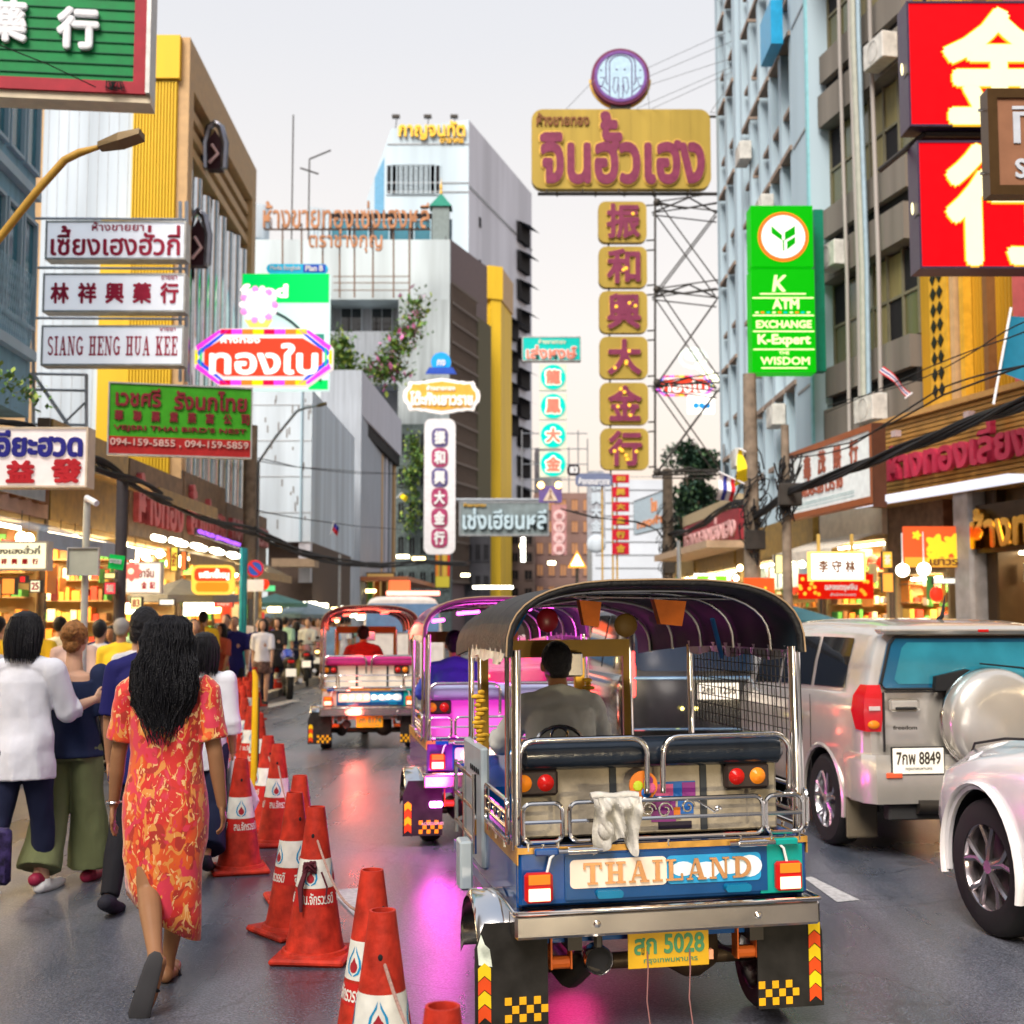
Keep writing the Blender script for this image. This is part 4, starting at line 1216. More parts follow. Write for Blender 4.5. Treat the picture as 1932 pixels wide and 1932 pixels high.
# teal signs
TEAL = mat('teal_panel', (0.0, 0.34, 0.30), 0.45, emit=(0.0, 0.5, 0.42), es=0.35)
r, R = sign(985, 635, 1096, 681, 50, 'teal oblong sign with white outlined red Thai word', TEAL, ALU, th=0.35, fw=0.04)
tx(r, R, 'เล่งหงษ์', .07, .92, .36, .92, mat('salmon_letter', (0.75, 0.25, 0.18), 0.5), 0.035, 0.06, outline=(WHITE, 0.05))
tx(r, R, 'ห้างขายทอง', .28, .74, .10, .30, mat('cream_letter', (0.75, 0.68, 0.5), 0.5), 0.025)
TC = mat('pale_teal_casing', (0.55, 0.58, 0.48), 0.5, emit=(0.9, .9, .7), es=0.15)
TD = glow('teal_lit', (0.0, 0.62, 0.50), 0.9)
for j, (ch, y0, y1, lab) in enumerate((('龍', 687, 736, 'topmost'), ('鳳', 742, 791, 'second from top'), ('大', 797, 846, 'third from top'), ('金', 851, 900, 'lowest'))):
 r, R = sign(1018, y0, 1069, y1, 50, 'pale square sign with teal disc and character %s, %s of its column' % (ch, lab), TC, None, th=0.3, group='teal disc square signs')
 cx, cz = (R[0] + R[1]) / 2, (R[2] + R[3]) / 2; rr_ = (R[1] - R[0]) * .46
 b = MB(); b.lathe([(0, -0.03), (rr_, -0.03), (rr_, -0.001), (0, -0.001)], 20, (cx, 0, cz), 'y'); b.build('disc', TD, r)
 text(ch, cx - rr_ * .6, cx + rr_ * .6, cz - rr_ * .6, cz + rr_ * .6, -0.031, mat('salmon_letter', (0.75, .25, .18)), r, 0.05, 0.05, outline=(mat('lit_cream', (0.8, .75, .6), 0.5, emit=(1, .9, .75), es=0.5), 0.08), name='character')
# crossing sign with amber lamps
r, R = sign(1017, 917, 1060, 948, 44, 'violet pedestrian crossing sign with two lit amber lamps on top', mat('crossing_violet', (0.13, 0.09, 0.28), 0.5), None, th=0.1, name='crossing_sign')
a, b2, c2, d2 = U(R, .18, .82, .1, .9)
b = MB(); b.prism([(a, c2), (b2, c2), ((a + b2) / 2, d2)], -0.02, -0.001); b.build('triangle', mat('faded_white', (0.6, .5, .4), .5), r)
b = MB(); b.ell(((a + b2) / 2, -0.03, c2 + .34), (.03, .01, .04)); b.tube([((a + b2) / 2, -0.03, c2 + .3), ((a + b2) / 2, -0.03, c2 + .18), ((a + b2) / 2 - .06, -0.03, c2 + .06)], 0.02, 5); b.tube([((a + b2) / 2, -0.03, c2 + .18), ((a + b2) / 2 + .06, -0.03, c2 + .06)], 0.02, 5); b.build('walking_figure', mat('brown_ink', (.2, .08, .03)), r)
for u in (.08, .85):
 b = MB(); b.ell((R[0] + (R[1] - R[0]) * u, -0.04, R[3] + 0.03), (.12, .06, .12)); b.build('lamp', glow('amber_lamp', (1.0, 0.62, 0.18), 5.0), r, True)
# warning triangle lamp
c = at(1089, 1058, 40)
r = thing('warning_lamp', 'glowing triangular amber warning lamp low over the far road', 'lamp', tuple(c))
b = MB(); b.prism([(-.2, -.15), (.2, -.15), (.0, .22)], 0, 0.1); b.build('lens', glow('triangle_lamp', (1.0, 0.80, 0.35), 5.0), r)
b = MB(); b.prism([(-.3, -.22), (.3, -.22), (.0, .33)], 0.02, 0.12); b.build('housing', glow('amber_halo_housing', (1.0, 0.40, 0.05), 1.0), r)
b = MB(); b.tube([(0, .1, -.2), (0, .1, -c.z)], 0.05, 6); b.build('post', DARK, r)
# pink, grey, and red vertical signs
r, R = sign(1041, 952, 1069, 1047, 58, 'faded pink vertical sign with white discs below the teal signs', mat('faded_pink', (0.45, 0.22, 0.22), 0.6), None, th=0.2)
for j in range(4):
 a, b2, c2, d2 = U(R, .1, .9, .12 + j * .22, .32 + j * .22)
 b = MB(); b.lathe([(0, -0.04), ((b2 - a) / 2, -0.04), ((b2 - a) / 2, 0), (0, 0)], 14, ((a + b2) / 2, 0, (c2 + d2) / 2), 'y'); b.build('disc', mat('blush_disc', (0.72, .5, .5), .5), r)
 text('金行大興'[j], a + .12, b2 - .12, c2 + .1, d2 - .1, -.041, mat('faded_rose', (.5, .2, .2)), r, .02, .02, name='character')
r, R = sign(1108, 888, 1142, 1040, 66, 'narrow grey ornate vertical sign beside the red character column', mat('stone_grey_panel', (0.32, 0.34, 0.38), 0.7, var=0.3, scale=4), None, th=0.25, rad=0.2)
for j in range(5):
 a, b2, c2, d2 = U(R, .2, .8, .1 + j * .17, .25 + j * .17)
 text('和興大金行'[j], a, b2, c2, d2, -.002, WALLW, r, .05, .05, name='character')
b = MB(); a = U(R, 0, 1, .86, 1.08); b.ell(((a[0] + a[1]) / 2, 0, a[3] - .2), (.5, .15, .5), 10, 6); b.build('finial', WALLW, r, True)
r, R = sign(1086, 893, 1156, 917, 62, 'slate blue arched sign with white Thai lettering over the far lane', mat('slate_blue_panel', (0.14, 0.17, 0.28), 0.6), None, th=0.2, rad=0.18)
tx(r, R, 'ห้างทองเยาวราช', .08, .92, .3, .9, WHITE, 0.03)
r, R = sign(1070, 876, 1094, 897, 60, 'small black rounded sign with white number beside the teal signs', mat('black_panel', (0.02, .015, .02), .5), None, th=0.15, rad=0.2)
tx(r, R, '83', .2, .85, .2, .8, WHITE, 0.05)
c0 = at(1171, 1165, 62)
r = thing('red_column_sign', 'column of six red squares with gold characters on gold poles', 'sign', (c0.x, c0.y, 0))
RG = mat('square_red', (0.48, 0.01, 0.03), 0.5)
for j, (y0, y1) in enumerate(((895, 911), (919, 938), (947, 965), (972, 991), (999, 1019), (1024, 1046))):
 p, q = at(1155, y1, 62), at(1187, y0, 62)
 wallbox(r, p.x - c0.x, q.x - c0.x, 0, 0.1, p.z, q.z, RG, 'square')
 text('和興大金行合'[j], p.x - c0.x + .2, q.x - c0.x - .2, p.z + .08, q.z - .08, -.002, mat('gold_paint', (0.75, .45, .06)), r, .03, .06, name='character')
for x in (1138, 1158, 1166):
 p = at(x, 1165, 62); z_ = at(x, 900, 62).z
 b = MB(); b.tube([(p.x - c0.x, .25, 0), (p.x - c0.x, .25, z_)], .05, 5); b.build('pole', mat('gold_paint', (0.75, .45, .06)), r)
r, R = sign(1196, 935, 1252, 1003, 70, 'pale blue billboard with orange Thai lettering beyond the red column', mat('pale_billboard', (0.50, 0.62, 0.70), 0.5), GREYM, th=0.2, Y2=64, fw=0.04)
tx(r, R, 'ทองคำ', .12, .95, .6, .85, mat('orange_ink', (.8, .3, .12)), .04); tx(r, R, 'ไทย', .6, .8, .1, .5, mat('orange_ink', (.8, .3, .12)), .04)
# hero gold sign with round emblem
Yh = 43
r, R = sign(1003, 206, 1341, 356, Yh, 'huge gold rooftop sign with maroon Thai lettering, hung over the street', GOLDP, None, th=0.35, rad=0.38)
ks = Yh / F
W_ = R[1] - R[0]; H_ = R[3]
def hp(x, y): return R[0] + (x - 1003) / 338 * W_, H_ - (y - 206) / 150 * H_
a, b2 = hp(1018, 349), hp(1329, 211)
text('จินฮั้วเฮง', a[0], b2[0], a[1], b2[1], -0.002, PURP, r, 0.10, 0.04, split=True, outline=(GOLDE, 0.022))
a, b2 = hp(1012, 238), hp(1112, 213)
text('ห้างขายทอง', a[0], b2[0], a[1], b2[1], -0.002, mat('brown_letter', (.2, .08, .03), .6), r, 0.05, 0.035)
for i in range(5):
 x = R[0] + W_ * (0.08 + 0.2 * i)
 b = MB(); b.tube([(x, -.12, -.22), (x + .05, .1, .12)], .03, 5); b.build('clamp', DARK, r)
b = MB()
for i in range(1, 9):
 x = R[0] + W_ * i / 9; b.box(x - .004, x + .004, -.006, -.0005, .1, H_ - .1)
b.build('sheet_joint', mat('joint_ochre', (0.25, .17, .04), .6), r)
ce = at(1171, 144, Yh)
e = thing('round_emblem', 'round pale blue three-headed elephant emblem above the gold sign', 'sign', tuple(ce))
Rr = 57 * ks
b = MB(); b.lathe([(0, 0.0), (Rr * .98, 0), (Rr, 0.03), (Rr, .5), (Rr * .9, .52), (0, .52)], 40, (0, 0, 0), 'y'); b.build('drum', mat('maroon_drum', (0.16, 0.03, 0.08), 0.5), e, True)
b = MB(); b.lathe([(Rr * .80, -0.001), (Rr * .80, -.03), (Rr * .9, -.03), (Rr * .9, -.001)], 40, (0, 0, 0), 'y', cap=False); b.build('violet_ring', mat('violet_ring', (0.18, 0.08, 0.30), 0.4), e, True)
b = MB(); b.lathe([(0, -.012), (Rr * .80, -.012), (Rr * .80, -.001), (0, -.001)], 40, (0, 0, 0), 'y'); b.build('blue_field', mat('emblem_blue', (0.42, 0.60, 0.74), 0.5), e)
b = MB(); b.tube([(Rr * 1.02 * math.cos(a_), .3, Rr * 1.02 * math.sin(a_)) for a_ in [math.radians(180 + i * 9) for i in range(21)]], .05, 6); b.build('gold_rim', GOLDE, e, True)
LV = mat('violet_line', (0.10, 0.03, 0.16), 0.5)
def line(pts, w=.018):
 b = MB(); b.tube([(p[0] * Rr, -.016, p[1] * Rr) for p in pts], w, 5); b.build('emblem_line', LV, e)
arc = lambda cx, cz, rx, rz_, a0, a1, n=12: [(cx + rx * math.cos(math.radians(a0 + (a1 - a0) * i / n)), cz + rz_ * math.sin(math.radians(a0 + (a1 - a0) * i / n))) for i in range(n + 1)]
for sx in (-1, 1):
 line([(sx * x, z) for x, z in arc(0, .42, .38, .32, 90, 0)] + [(sx * .38, -.70)])
 line([(sx * x, z) for x, z in arc(0, .42, .50, .38, 90, 0)] + [(sx * .50, -.20), (sx * .44, -.3)])
 line([(sx * .22, -.05), (sx * .07, -.05), (sx * .12, -.5), (sx * .2, -.62), (sx * .27, -.4), (sx * .22, -.05)], .014)
 line([(sx * .70, -.05), (sx * .55, -.05), (sx * .62, -.3), (sx * .76, -.45)], .014)
 line([(sx * .4, -.55), (sx * .6, -.38), (sx * .72, -.32)], .014)
 line([(sx * .10, .22), (sx * .17, .25)], .02); line([(sx * .64, .2), (sx * .70, .22)], .02)
line([(-.07, -.3), (-.07, -.74), (0, -.80), (.07, -.74), (.07, -.3)], .014)
b = MB(); b.box(-.35, .35, .1, .4, -Rr - .12, -Rr + .1); b.build('foot', DARK, e)
# guy wires of the emblem
b = MB()
for (x, y, X2, y2, Y2) in ((1122, 150, 1068, 206, 43), (1221, 150, 1225, 206, 43), (1218, 130, 1405, 45, 40), (1222, 145, 1400, 70, 40), (1226, 160, 1395, 105, 40), (1200, 205, 1395, 120, 40), (1230, 205, 1395, 130, 40), (1340, 212, 1385, 214, 42), (1340, 212, 1420, 100, 39)):
 b.tube([at(x, y, 43) - ce, at(X2, y2, Y2) - ce], .010, 4)
b.build('guy_wire', GREYM, e)
# six gold squares
for j, (ch, y0, y1, w_) in enumerate((('振', 380, 457, 'topmost'), ('和', 465, 542, 'second from top'), ('興', 549, 628, 'third from top'), ('大', 635, 714, 'third from bottom'), ('金', 722, 801, 'second from bottom'), ('行', 808, 886, 'lowest'))):
 x0 = 1129 + j * .8
 r, R = sign(x0, y0, x0 + 91, y1, Yh, 'gold square sign with maroon character %s, %s of the hanging column' % (ch, w_), GOLDP, None, th=0.3, rad=0.25, group='gold squares hanging beside the lattice')
 tx(r, R, ch, .16, .86, .06, .92, PURP, 0.035, 0.08, outline=(GOLDE, 0.018), name='character')
 b = MB(); b.tube([(R[1], .15, R[2] + .1), (R[1] + .28, .15, R[2] + .12)], .03, 5); b.tube([(R[1], .15, R[3] - .1), (R[1] + .28, .15, R[3] - .08)], .03, 5); b.build('arm', DARK, r)
 b = MB(); b.tube([(R[0] + .35, .1, R[2]), (R[0] + .35, .1, R[2] - .18)], .03, 4); b.build('hanger', DARK, r)
 for q in range(j + 1):
  rn = random.Random(j * 9 + q)
  b = MB(); b.ell((R[0] + (R[1] - R[0]) * rn.uniform(.25, .8), -.09, R[3] * rn.uniform(.15, .85)), (.06, .03, .06), 8, 5); b.build('bulb', glow('bulb_amber', (1.0, .5, .05), 1.3), r)
# steel lattice
c0 = at(1238, 1165, 43)
r = thing('steel_lattice', 'dark steel lattice frame braced against the blue building', 'lattice')
r.location = (c0.x, c0.y, 0)
def L3(x, y, dy=0): p = at(x, y, 43); return (p.x - c0.x, p.y - c0.y + dy, p.z)
lv = (381, 545, 721, 890)
for i in range(4):
 for dy in (0, 1.2):
  b = MB(); b.tube([L3(1238, lv[i], dy), L3(1362, lv[i] - (18 if i < 3 else 4), dy)], .026, 5); b.build('chord', DARK, r)
  b = MB(); b.tube([L3(1238, lv[i] + 4, dy), L3(1362, lv[i] + (18 if i < 3 else 6), dy)], .026, 5); b.build('chord', DARK, r)
 b = MB(); b.tube([L3(1238, lv[i], 0), L3(1300, lv[i] - 8, 1.2), L3(1362, lv[i], 0)], .035, 5); b.tube([L3(1238, lv[i], 1.2), L3(1300, lv[i] - 8, 0), L3(1362, lv[i], 1.2)], .035, 5); b.build('cross_brace', DARK, r)
 b = MB(); b.ell(L3(1240, lv[i] + 1), (.14, .14, .14), 8, 6); b.build('joint', DARK, r)
for i in range(3):
 for dy in (0, 1.2):
  b = MB(); b.tube([L3(1242, lv[i], dy), L3(1362, lv[i + 1], dy)], .026, 5); b.build('diagonal', DARK, r)
  b = MB(); b.tube([L3(1362, lv[i] + 6, dy), L3(1242, lv[i + 1], dy)], .026, 5); b.build('diagonal', DARK, r)
for x, dy in ((1236, 0), (1243, 1.2)):
 b = MB(); b.tube([L3(x, 366, dy), L3(x, 890, dy)], .04, 5); b.build('mast', DARK, r)
b = MB()
for x in (1052, 1125, 1180, 1235, 1300):
 b.tube([L3(x, 350, .4), L3(x, 364, .4)], .03, 4)
b.tube([L3(1015, 357, .5), L3(1375, 357, .5)], .06, 6); b.tube([L3(1340, 214, .3), L3(1385, 214, .3)], .05, 5)
b.build('top_rail', DARK, r)
# bank sign
BG = glow('bank_green', (0.0, 0.42, 0.0), 0.8)
BL = glow('bank_lit', (0.85, 1.0, 0.45), 1.0)
r, R = sign(1417, 388, 1534, 503, 26.5, 'lit green square bank sign with leaf emblem in an orange ringed white disc', BG, None, th=0.5, name='bank_sign')
cx, cz = (R[0] + R[1]) / 2 + .02, (R[2] + R[3]) / 2 - .02
b = MB(); b.lathe([(0, -.02), (.535, -.02), (.535, -.001), (0, -.001)], 32, (cx, 0, cz), 'y'); b.build('orange_ring', glow('ring_orange', (1.0, .16, .02), 1.0), r)
b = MB(); b.lathe([(0, -.03), (.46, -.03), (.46, -.021), (0, -.021)], 32, (cx, 0, cz), 'y'); b.build('white_disc', glow('disc_white', (1, .95, .88), 1.0), r)
LG = glow('leaf_green', (0.0, .36, .0), .8)
for pts in ([(-.28, .26), (-.28, .08), (-.03, -.10), (-.03, .04)], [(.28, .26), (.03, .10), (.03, -.10), (.28, .05)], [(.28, .0), (.08, -.12), (.08, -.32), (.28, -.16)], [(-.02, -.08), (.02, -.08), (.02, -.34), (-.02, -.34)]):
 if sum((pts[i][0] * pts[(i + 1) % 4][1] - pts[(i + 1) % 4][0] * pts[i][1]) for i in range(4)) < 0: pts = pts[::-1]
 b = MB(); b.prism([(cx + p[0] * .9, cz + p[1] * .9) for p in pts], -.04, -.031); b.build('leaf', LG, r)
r, R = sign(1418, 508, 1538, 702, 26.5, 'lit green bank sign listing ATM, EXCHANGE and WISDOM under the leaf emblem', BG, None, th=0.5, name='bank_sign')
tx(r, R, 'K', .33, .54, .06, .22, BL, .02, skew=.15); tx(r, R, 'ATM', .33, .75, .29, .39, BL, .03)
for v in (.235, .275, .445, .60, .775, .955):
 a, b2, c2, d2 = U(R, .02 if v not in (.235, .955) else .14, .98 if v not in (.235, .955) else .86, v, v + .012); wallbox(r, a, b2, -.012, -.001, c2, d2, BL, 'rule')
for j in range(10):
 a, b2, c2, d2 = U(R, .06 + j * .09, .11 + j * .09, .415, .43); wallbox(r, a, b2, -.012, -.001, c2, d2, (BL, glow('ring_orange', (1, .16, .02), 1.0), glow('mini_teal', (0, .5, .5), 1))[j % 3], 'colour_tick')
tx(r, R, 'EXCHANGE', .07, .94, .50, .575, BL, .025); tx(r, R, 'K-Expert', .09, .92, .635, .76, BL, .03); tx(r, R, 'THE', .42, .58, .80, .83, BL, .01); tx(r, R, 'WISDOM', .13, .90, .855, .93, BL, .015)
r, R = sign(1538, 395, 1556, 700, 27.1, 'dark green side panel mounted beside the bank sign', mat('side_green', (0.0, .16, .10), .5), None, th=.3)
# two red lit signs
LR2 = glow('lit_red', (0.85, 0.0, 0.008), 0.75, (.3, 0, 0))
LW2 = glow('lit_cream_char', (1.0, 0.90, 0.50), 1.0)
LYE = glow('lit_yellow_edge', (1.0, 0.50, 0.02), .9)
FR = mat('purple_black_frame', (0.05, 0.03, 0.06), 0.35)
for ch, x0, y0, y1, cx0, cx1, cy0, cy1, w_ in (('金', 1712, 3, 239, 1778, 1990, 16, 236, 'upper'), ('行', 1732, 266, 507, 1783, 2000, 272, 502, 'lower')):
 r, R = sign(x0, y0, 2040, y1, 17, '%s lit red sign with a huge cream Chinese character %s' % (w_, ch), LR2, FR, th=.4, fw=.03, group='lit red gold shop signs')
 sx = (R[1] - R[0]) / (2040 - x0); sz = (R[3] - R[2]) / (y1 - y0)
 text(ch, R[0] + (cx0 - x0) * sx, R[0] + (cx1 - x0) * sx, R[3] - (cy1 - y0) * sz, R[3] - (cy0 - y0) * sz, -.002, LW2, r, .03, .035, outline=(LYE, .014), name='character')
 b = MB(); b.tube([(R[0] + .02, .2, R[3] * .42), (R[0] - .0, -.03, R[3] * .42)], .02, 4); b.build('bracket', DARK, r)
 b = MB(); b.ell((R[0] - .02, .18, R[3] * .5), (.02, .02, .09), 8, 6); b.build('side_lamp', glow('side_lamp_glow', (1, .9, .5), 1.5), r)
b = MB(); p0 = at(1745, 252, 17.2); b.tube([(0, 0, 0), (2.2, 0, -.02)], .05, 6); b.tube([(0, .3, .05), (2.2, .3, .05)], .05, 6); b.tube([(0, 0, 0), (-.5, .5, -.35)], .04, 6)
tag(b.build('sign_bracket', DARK, loc=p0), 'dark steel arm between the two lit red signs', 'bracket')
# brown sign, right edge
r, R = sign(1864, 168, 2010, 368, 11, 'brown hanging sign with silver hook letter and S at the right edge', mat('brown_face', (0.26, 0.12, 0.065), 0.5, var=.1), mat('bronze_frame', (0.09, .05, .02), .35, .5), th=.16, fw=.085)
SV = mat('silver_letter', (.50, .54, .60), .4)
sx = (R[1] - R[0]) / 146; sz = R[3] / 200
def bp(x, y): return R[0] + (x - 1864) * sx, R[3] - (y - 168) * sz
for (xa, ya, xb, yb) in ((1911, 201, 1960, 207), (1912, 212, 1960, 219), (1912, 219, 1925, 271)):
 a, b2 = bp(xa, yb), bp(xb, ya); wallbox(r, a[0], b2[0], -.012, -.001, a[1], b2[1], SV, 'letter')
a, b2 = bp(1913, 337), bp(1935, 300); text('S', a[0], b2[0], a[1], b2[1], -.001, SV, r, .012, .03, name='letter')
a, b2 = bp(1938, 337), bp(1960, 300); text('T', a[0], b2[0], a[1], b2[1], -.001, SV, r, .012, .03, name='letter')
b = MB(); b.tube([(R[0], .05, R[3] * .82), (R[0] - .06, .05, R[3] * .82)], .014, 6); b.tube([(R[0], .05, R[3] * .22), (R[0] - .06, .05, R[3] * .22)], .014, 6); b.build('hook', CHROME, r)
# white sign in a brown frame
p = Plane(1491, 28.2, 1655, 23.6)
z0, z1 = p.hit(1655, 946)[1], p.hit(1655, 795)[1]
r = thing('shop_sign', 'long white sign in brown frame with thin red brown lettering', 'sign', (p.A.x, p.A.y, 0), p.rz)
R = (0, p.L, z0, z1)
wallbox(r, .12, p.L - .12, 0, .2, z0 + .12, z1 - .12, mat('milky_face', (.66, .70, .70), .4, emit=(.9, 1, 1), es=.12), 'panel')
BF = mat('red_brown_frame', (.30, .09, .03), .5)
for (a, b2, c2, d2) in ((0, p.L, z0, z0 + .12), (0, p.L, z1 - .12, z1), (0, .12, z0 + .12, z1 - .12), (p.L - .12, p.L, z0 + .12, z1 - .12)):
 wallbox(r, a, b2, -.03, .2, c2, d2, BF, 'frame')
wallbox(r, p.L + .002, p.L + .06, -.03, .22, z0 - .1, z1, mat('dark_brown_side', (.08, .03, .015), .6), 'side')
rb = mat('rust_ink', (.32, .09, .05), .5)
text('ขนมเปี๊ยะเยาวราช', p.L * .05, p.L * .68, z0 + .42, z0 + .9, -.002, rb, r, .02, .02)
for j, ch in enumerate('鑫茂餅行'):
 text(ch, p.L * (.22 + .18 * j), p.L * (.31 + .18 * j), z0 + .82, z0 + 1.3, -.002, rb, r, .02, .03, name='character')
tg = mat('pale_teal_line', (.35, .55, .55), .5)
for v in (.2, .26, .3):
 wallbox(r, p.L * .1, p.L * .8, -.006, -.001, z0 + v, z0 + v + .012, tg, 'rule')
# gold slatted fascia with big red letters
p = Plane(1664, 25.2, 1990, 20.2)
z0, z1 = p.hit(1664, 944)[1], p.hit(1664, 795)[1]
r = thing('gold_fascia', 'long gold slatted shop fascia with big crimson Thai letters and white light strip', 'sign', (p.A.x, p.A.y, 0), p.rz)
SLAT = mat('gold_slat', (.50, .27, .07), .35, .35, var=.2, scale=3)
n = 17
for i in range(n):
 z = z0 + (z1 - z0 - .1) * i / n
 wallbox(r, .06, p.L, -.0, .3, z, z + (z1 - z0 - .1) / n - .022, SLAT, 'slat')
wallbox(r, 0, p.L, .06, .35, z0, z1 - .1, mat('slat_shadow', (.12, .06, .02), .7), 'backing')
wallbox(r, 0, .06, -.04, .059, z0, z1, mat('yellow_trim', (.70, .42, .05), .4), 'end_trim')
wallbox(r, -.05, p.L, -.12, .8, z1 - .099, z1, mat('gold_ledge', (.45, .25, .08), .4), 'ledge')
CL = mat('crimson_letter', (.42, .03, .07), .35, var=.15)
ss = p.hit(1690, 890)[0]
text('ห้างทองเลี่ยงเซ่งเฮง', ss, ss + 6.6, z0 + .30, z0 + 1.12, -.10, CL, r, .10, .035, split=True)
ls = glow('strip_white', (.85, .88, 1.0), .9)
n = 12
for i in range(n):
 a = -.1 + (p.L + .1) * i / n; wallbox(r, a, a + (p.L + .1) / n - .02, -.75, -.45, z0 - .16, z0 - .04, ls, 'light_box')
wallbox(r, -.1, p.L, -.448, 1.2, z0 - .14, z0 - .002, mat('soffit_gold', (.45, .28, .1), .4), 'soffit')
for x in (1705, 1845):
 s = p.hit(x, 830)[0]; b = MB(); b.box(s - .08, s + .08, -.22, -.1, z1 - .42, z1 - .3); b.build('spotlight', mat('spot_pinkish', (.45, .35, .35), .4), r)
# red carved sign further on
p = Plane(1291, 44.6, 1397, 36)
z0, z1 = p.hit(1340, 1032)[1], p.hit(1340, 975)[1]
r = thing('shop_sign', 'maroon shop sign with pinkish Thai letters beside the dark pole', 'sign', (p.A.x, p.A.y, 0), p.rz)
wallbox(r, 0, p.L, 0, .3, z0, z1, mat('maroon_board', (.26, .03, .04), .5, var=.3), 'panel')
wallbox(r, 0, p.L, -.02, .3, z1, z1 + .35, mat('tan_arch', (.4, .32, .2), .6), 'crest')
wallbox(r, -.2, p.L + .3, -1.0, .2, z0 - .25, z0 - .05, mat('awning_tan', (0.42, 0.30, 0.20)), 'awning')
text('ห้างทองเซ่งเฮง', .4, p.L - .4, z0 + .12, z1 - .1, -.002, mat('dusty_pink', (.6, .35, .35), .5), r, .05, .02)
# far small neon and white billboard behind the lattice
r, w, h, z0 = octneon(1240, 708, 1352, 748, 66, 'small far red neon sign seen through the steel lattice')
r, R = sign(1298, 744, 1348, 780, 60, 'small lit white billboard with blue shapes below the far neon', glow('lit_white', (1, .94, .8), 1.6), None, th=.2, name='billboard')
for u in (.3, .52, .74):
 a, b2, c2, d2 = U(R, u - .11, u + .11, .38, .8); b = MB(); b.lathe([(0, -.02), ((b2 - a) / 2, -.02), ((b2 - a) / 2, 0), (0, 0)], 14, ((a + b2) / 2, 0, (c2 + d2) / 2), 'y'); b.build('blue_dot', glow('blue_shape', (.02, .3, .8), .9), r)
c = at(1308, 676, 66)
r = thing('emblem_lamp', 'small white lit emblem ring over the far neon sign', 'sign', tuple(c))
b = MB(); b.tube([(.7 * math.cos(i * .5), 0, .5 * math.sin(i * .5)) for i in range(13)], .07, 6, closed=False); b.ell((0, 0, .1), (.45, .1, .25)); b.build('ring', glow('pale_neon', (.9, 1, .85), 1.0), r)
c = at(1335, 690, 62)
r = thing('lamp_cluster', 'bright pale lamp cluster at the edge of the blue building', 'lamp', tuple(c))
for i in range(4):
 b = MB(); b.ell((i * .25 - .4, 0, -i * .22), (.2, .1, .25), 8, 6); b.build('lamp', glow('pale_lamp', (1, 1, .7), 2.0), r)
# ------------------------------------------------------------------ three-wheeled taxis
def rloop(x0, x1, z0, z1, r, n=5):
 return rrect(x0, x1, z0, z1, r, n)
def canopy_section(hw, zb, zt, n=20, e=0.62):
 out = []
 for i in range(n + 1):
  a = PI * i / n
  c, s = math.cos(a), math.sin(a)
  out.append((-hw * math.copysign(abs(c) ** e, c), zb + (zt - zb) * abs(s) ** 0.75))
 return out
VIN = mat('black_vinyl', (0.012, 0.012, 0.014), 0.5, var=0.3, scale=10, bump=0.4, spec=.3)
SEATV = mat('navy_black_vinyl', (0.015, 0.022, 0.035), 0.22, var=0.2, coat=0.5, bump=0.2, bscale=30)
LINER = mat('dark_blue_liner', (0.005, 0.014, 0.022), 0.65, spec=.2)
TBLUE = mat('cobalt_enamel', (0.004, 0.065, 0.26), 0.25, coat=0.6, var=0.15)
TTEAL = mat('teal_enamel', (0.0, 0.30, 0.27), 0.3, coat=0.5, var=0.12)
TGOLD = mat('gold_stripe', (0.45, 0.24, 0.05), 0.35, 0.3, var=0.25, scale=20)
CREAM = mat('worn_cream_board', (0.38, 0.33, 0.25), 0.7, var=0.4, scale=5, bump=.3)
LAMPR = mat('red_lens', (0.42, 0.01, 0.01), 0.15, emit=(1, 0.03, 0.01), es=0.08)
LAMPL = glow('lit_red_lens', (1.0, 0.32, 0.20), 3.0)
LAMPO = mat('amber_lens', (0.65, 0.20, 0.02), 0.15, emit=(1, 0.25, 0.0), es=0.15)
FLAP = mat('mud_flap_rubber', (0.016, 0.015, 0.014), 0.7, var=0.5, spec=.2, scale=12)
YELP = mat('plate_yellow', (0.60, 0.35, 0.015), 0.4, var=0.15)
PSTEEL = mat('polished_steel', (0.62, 0.58, 0.54), 0.2, 1.0, var=0.12, scale=4)
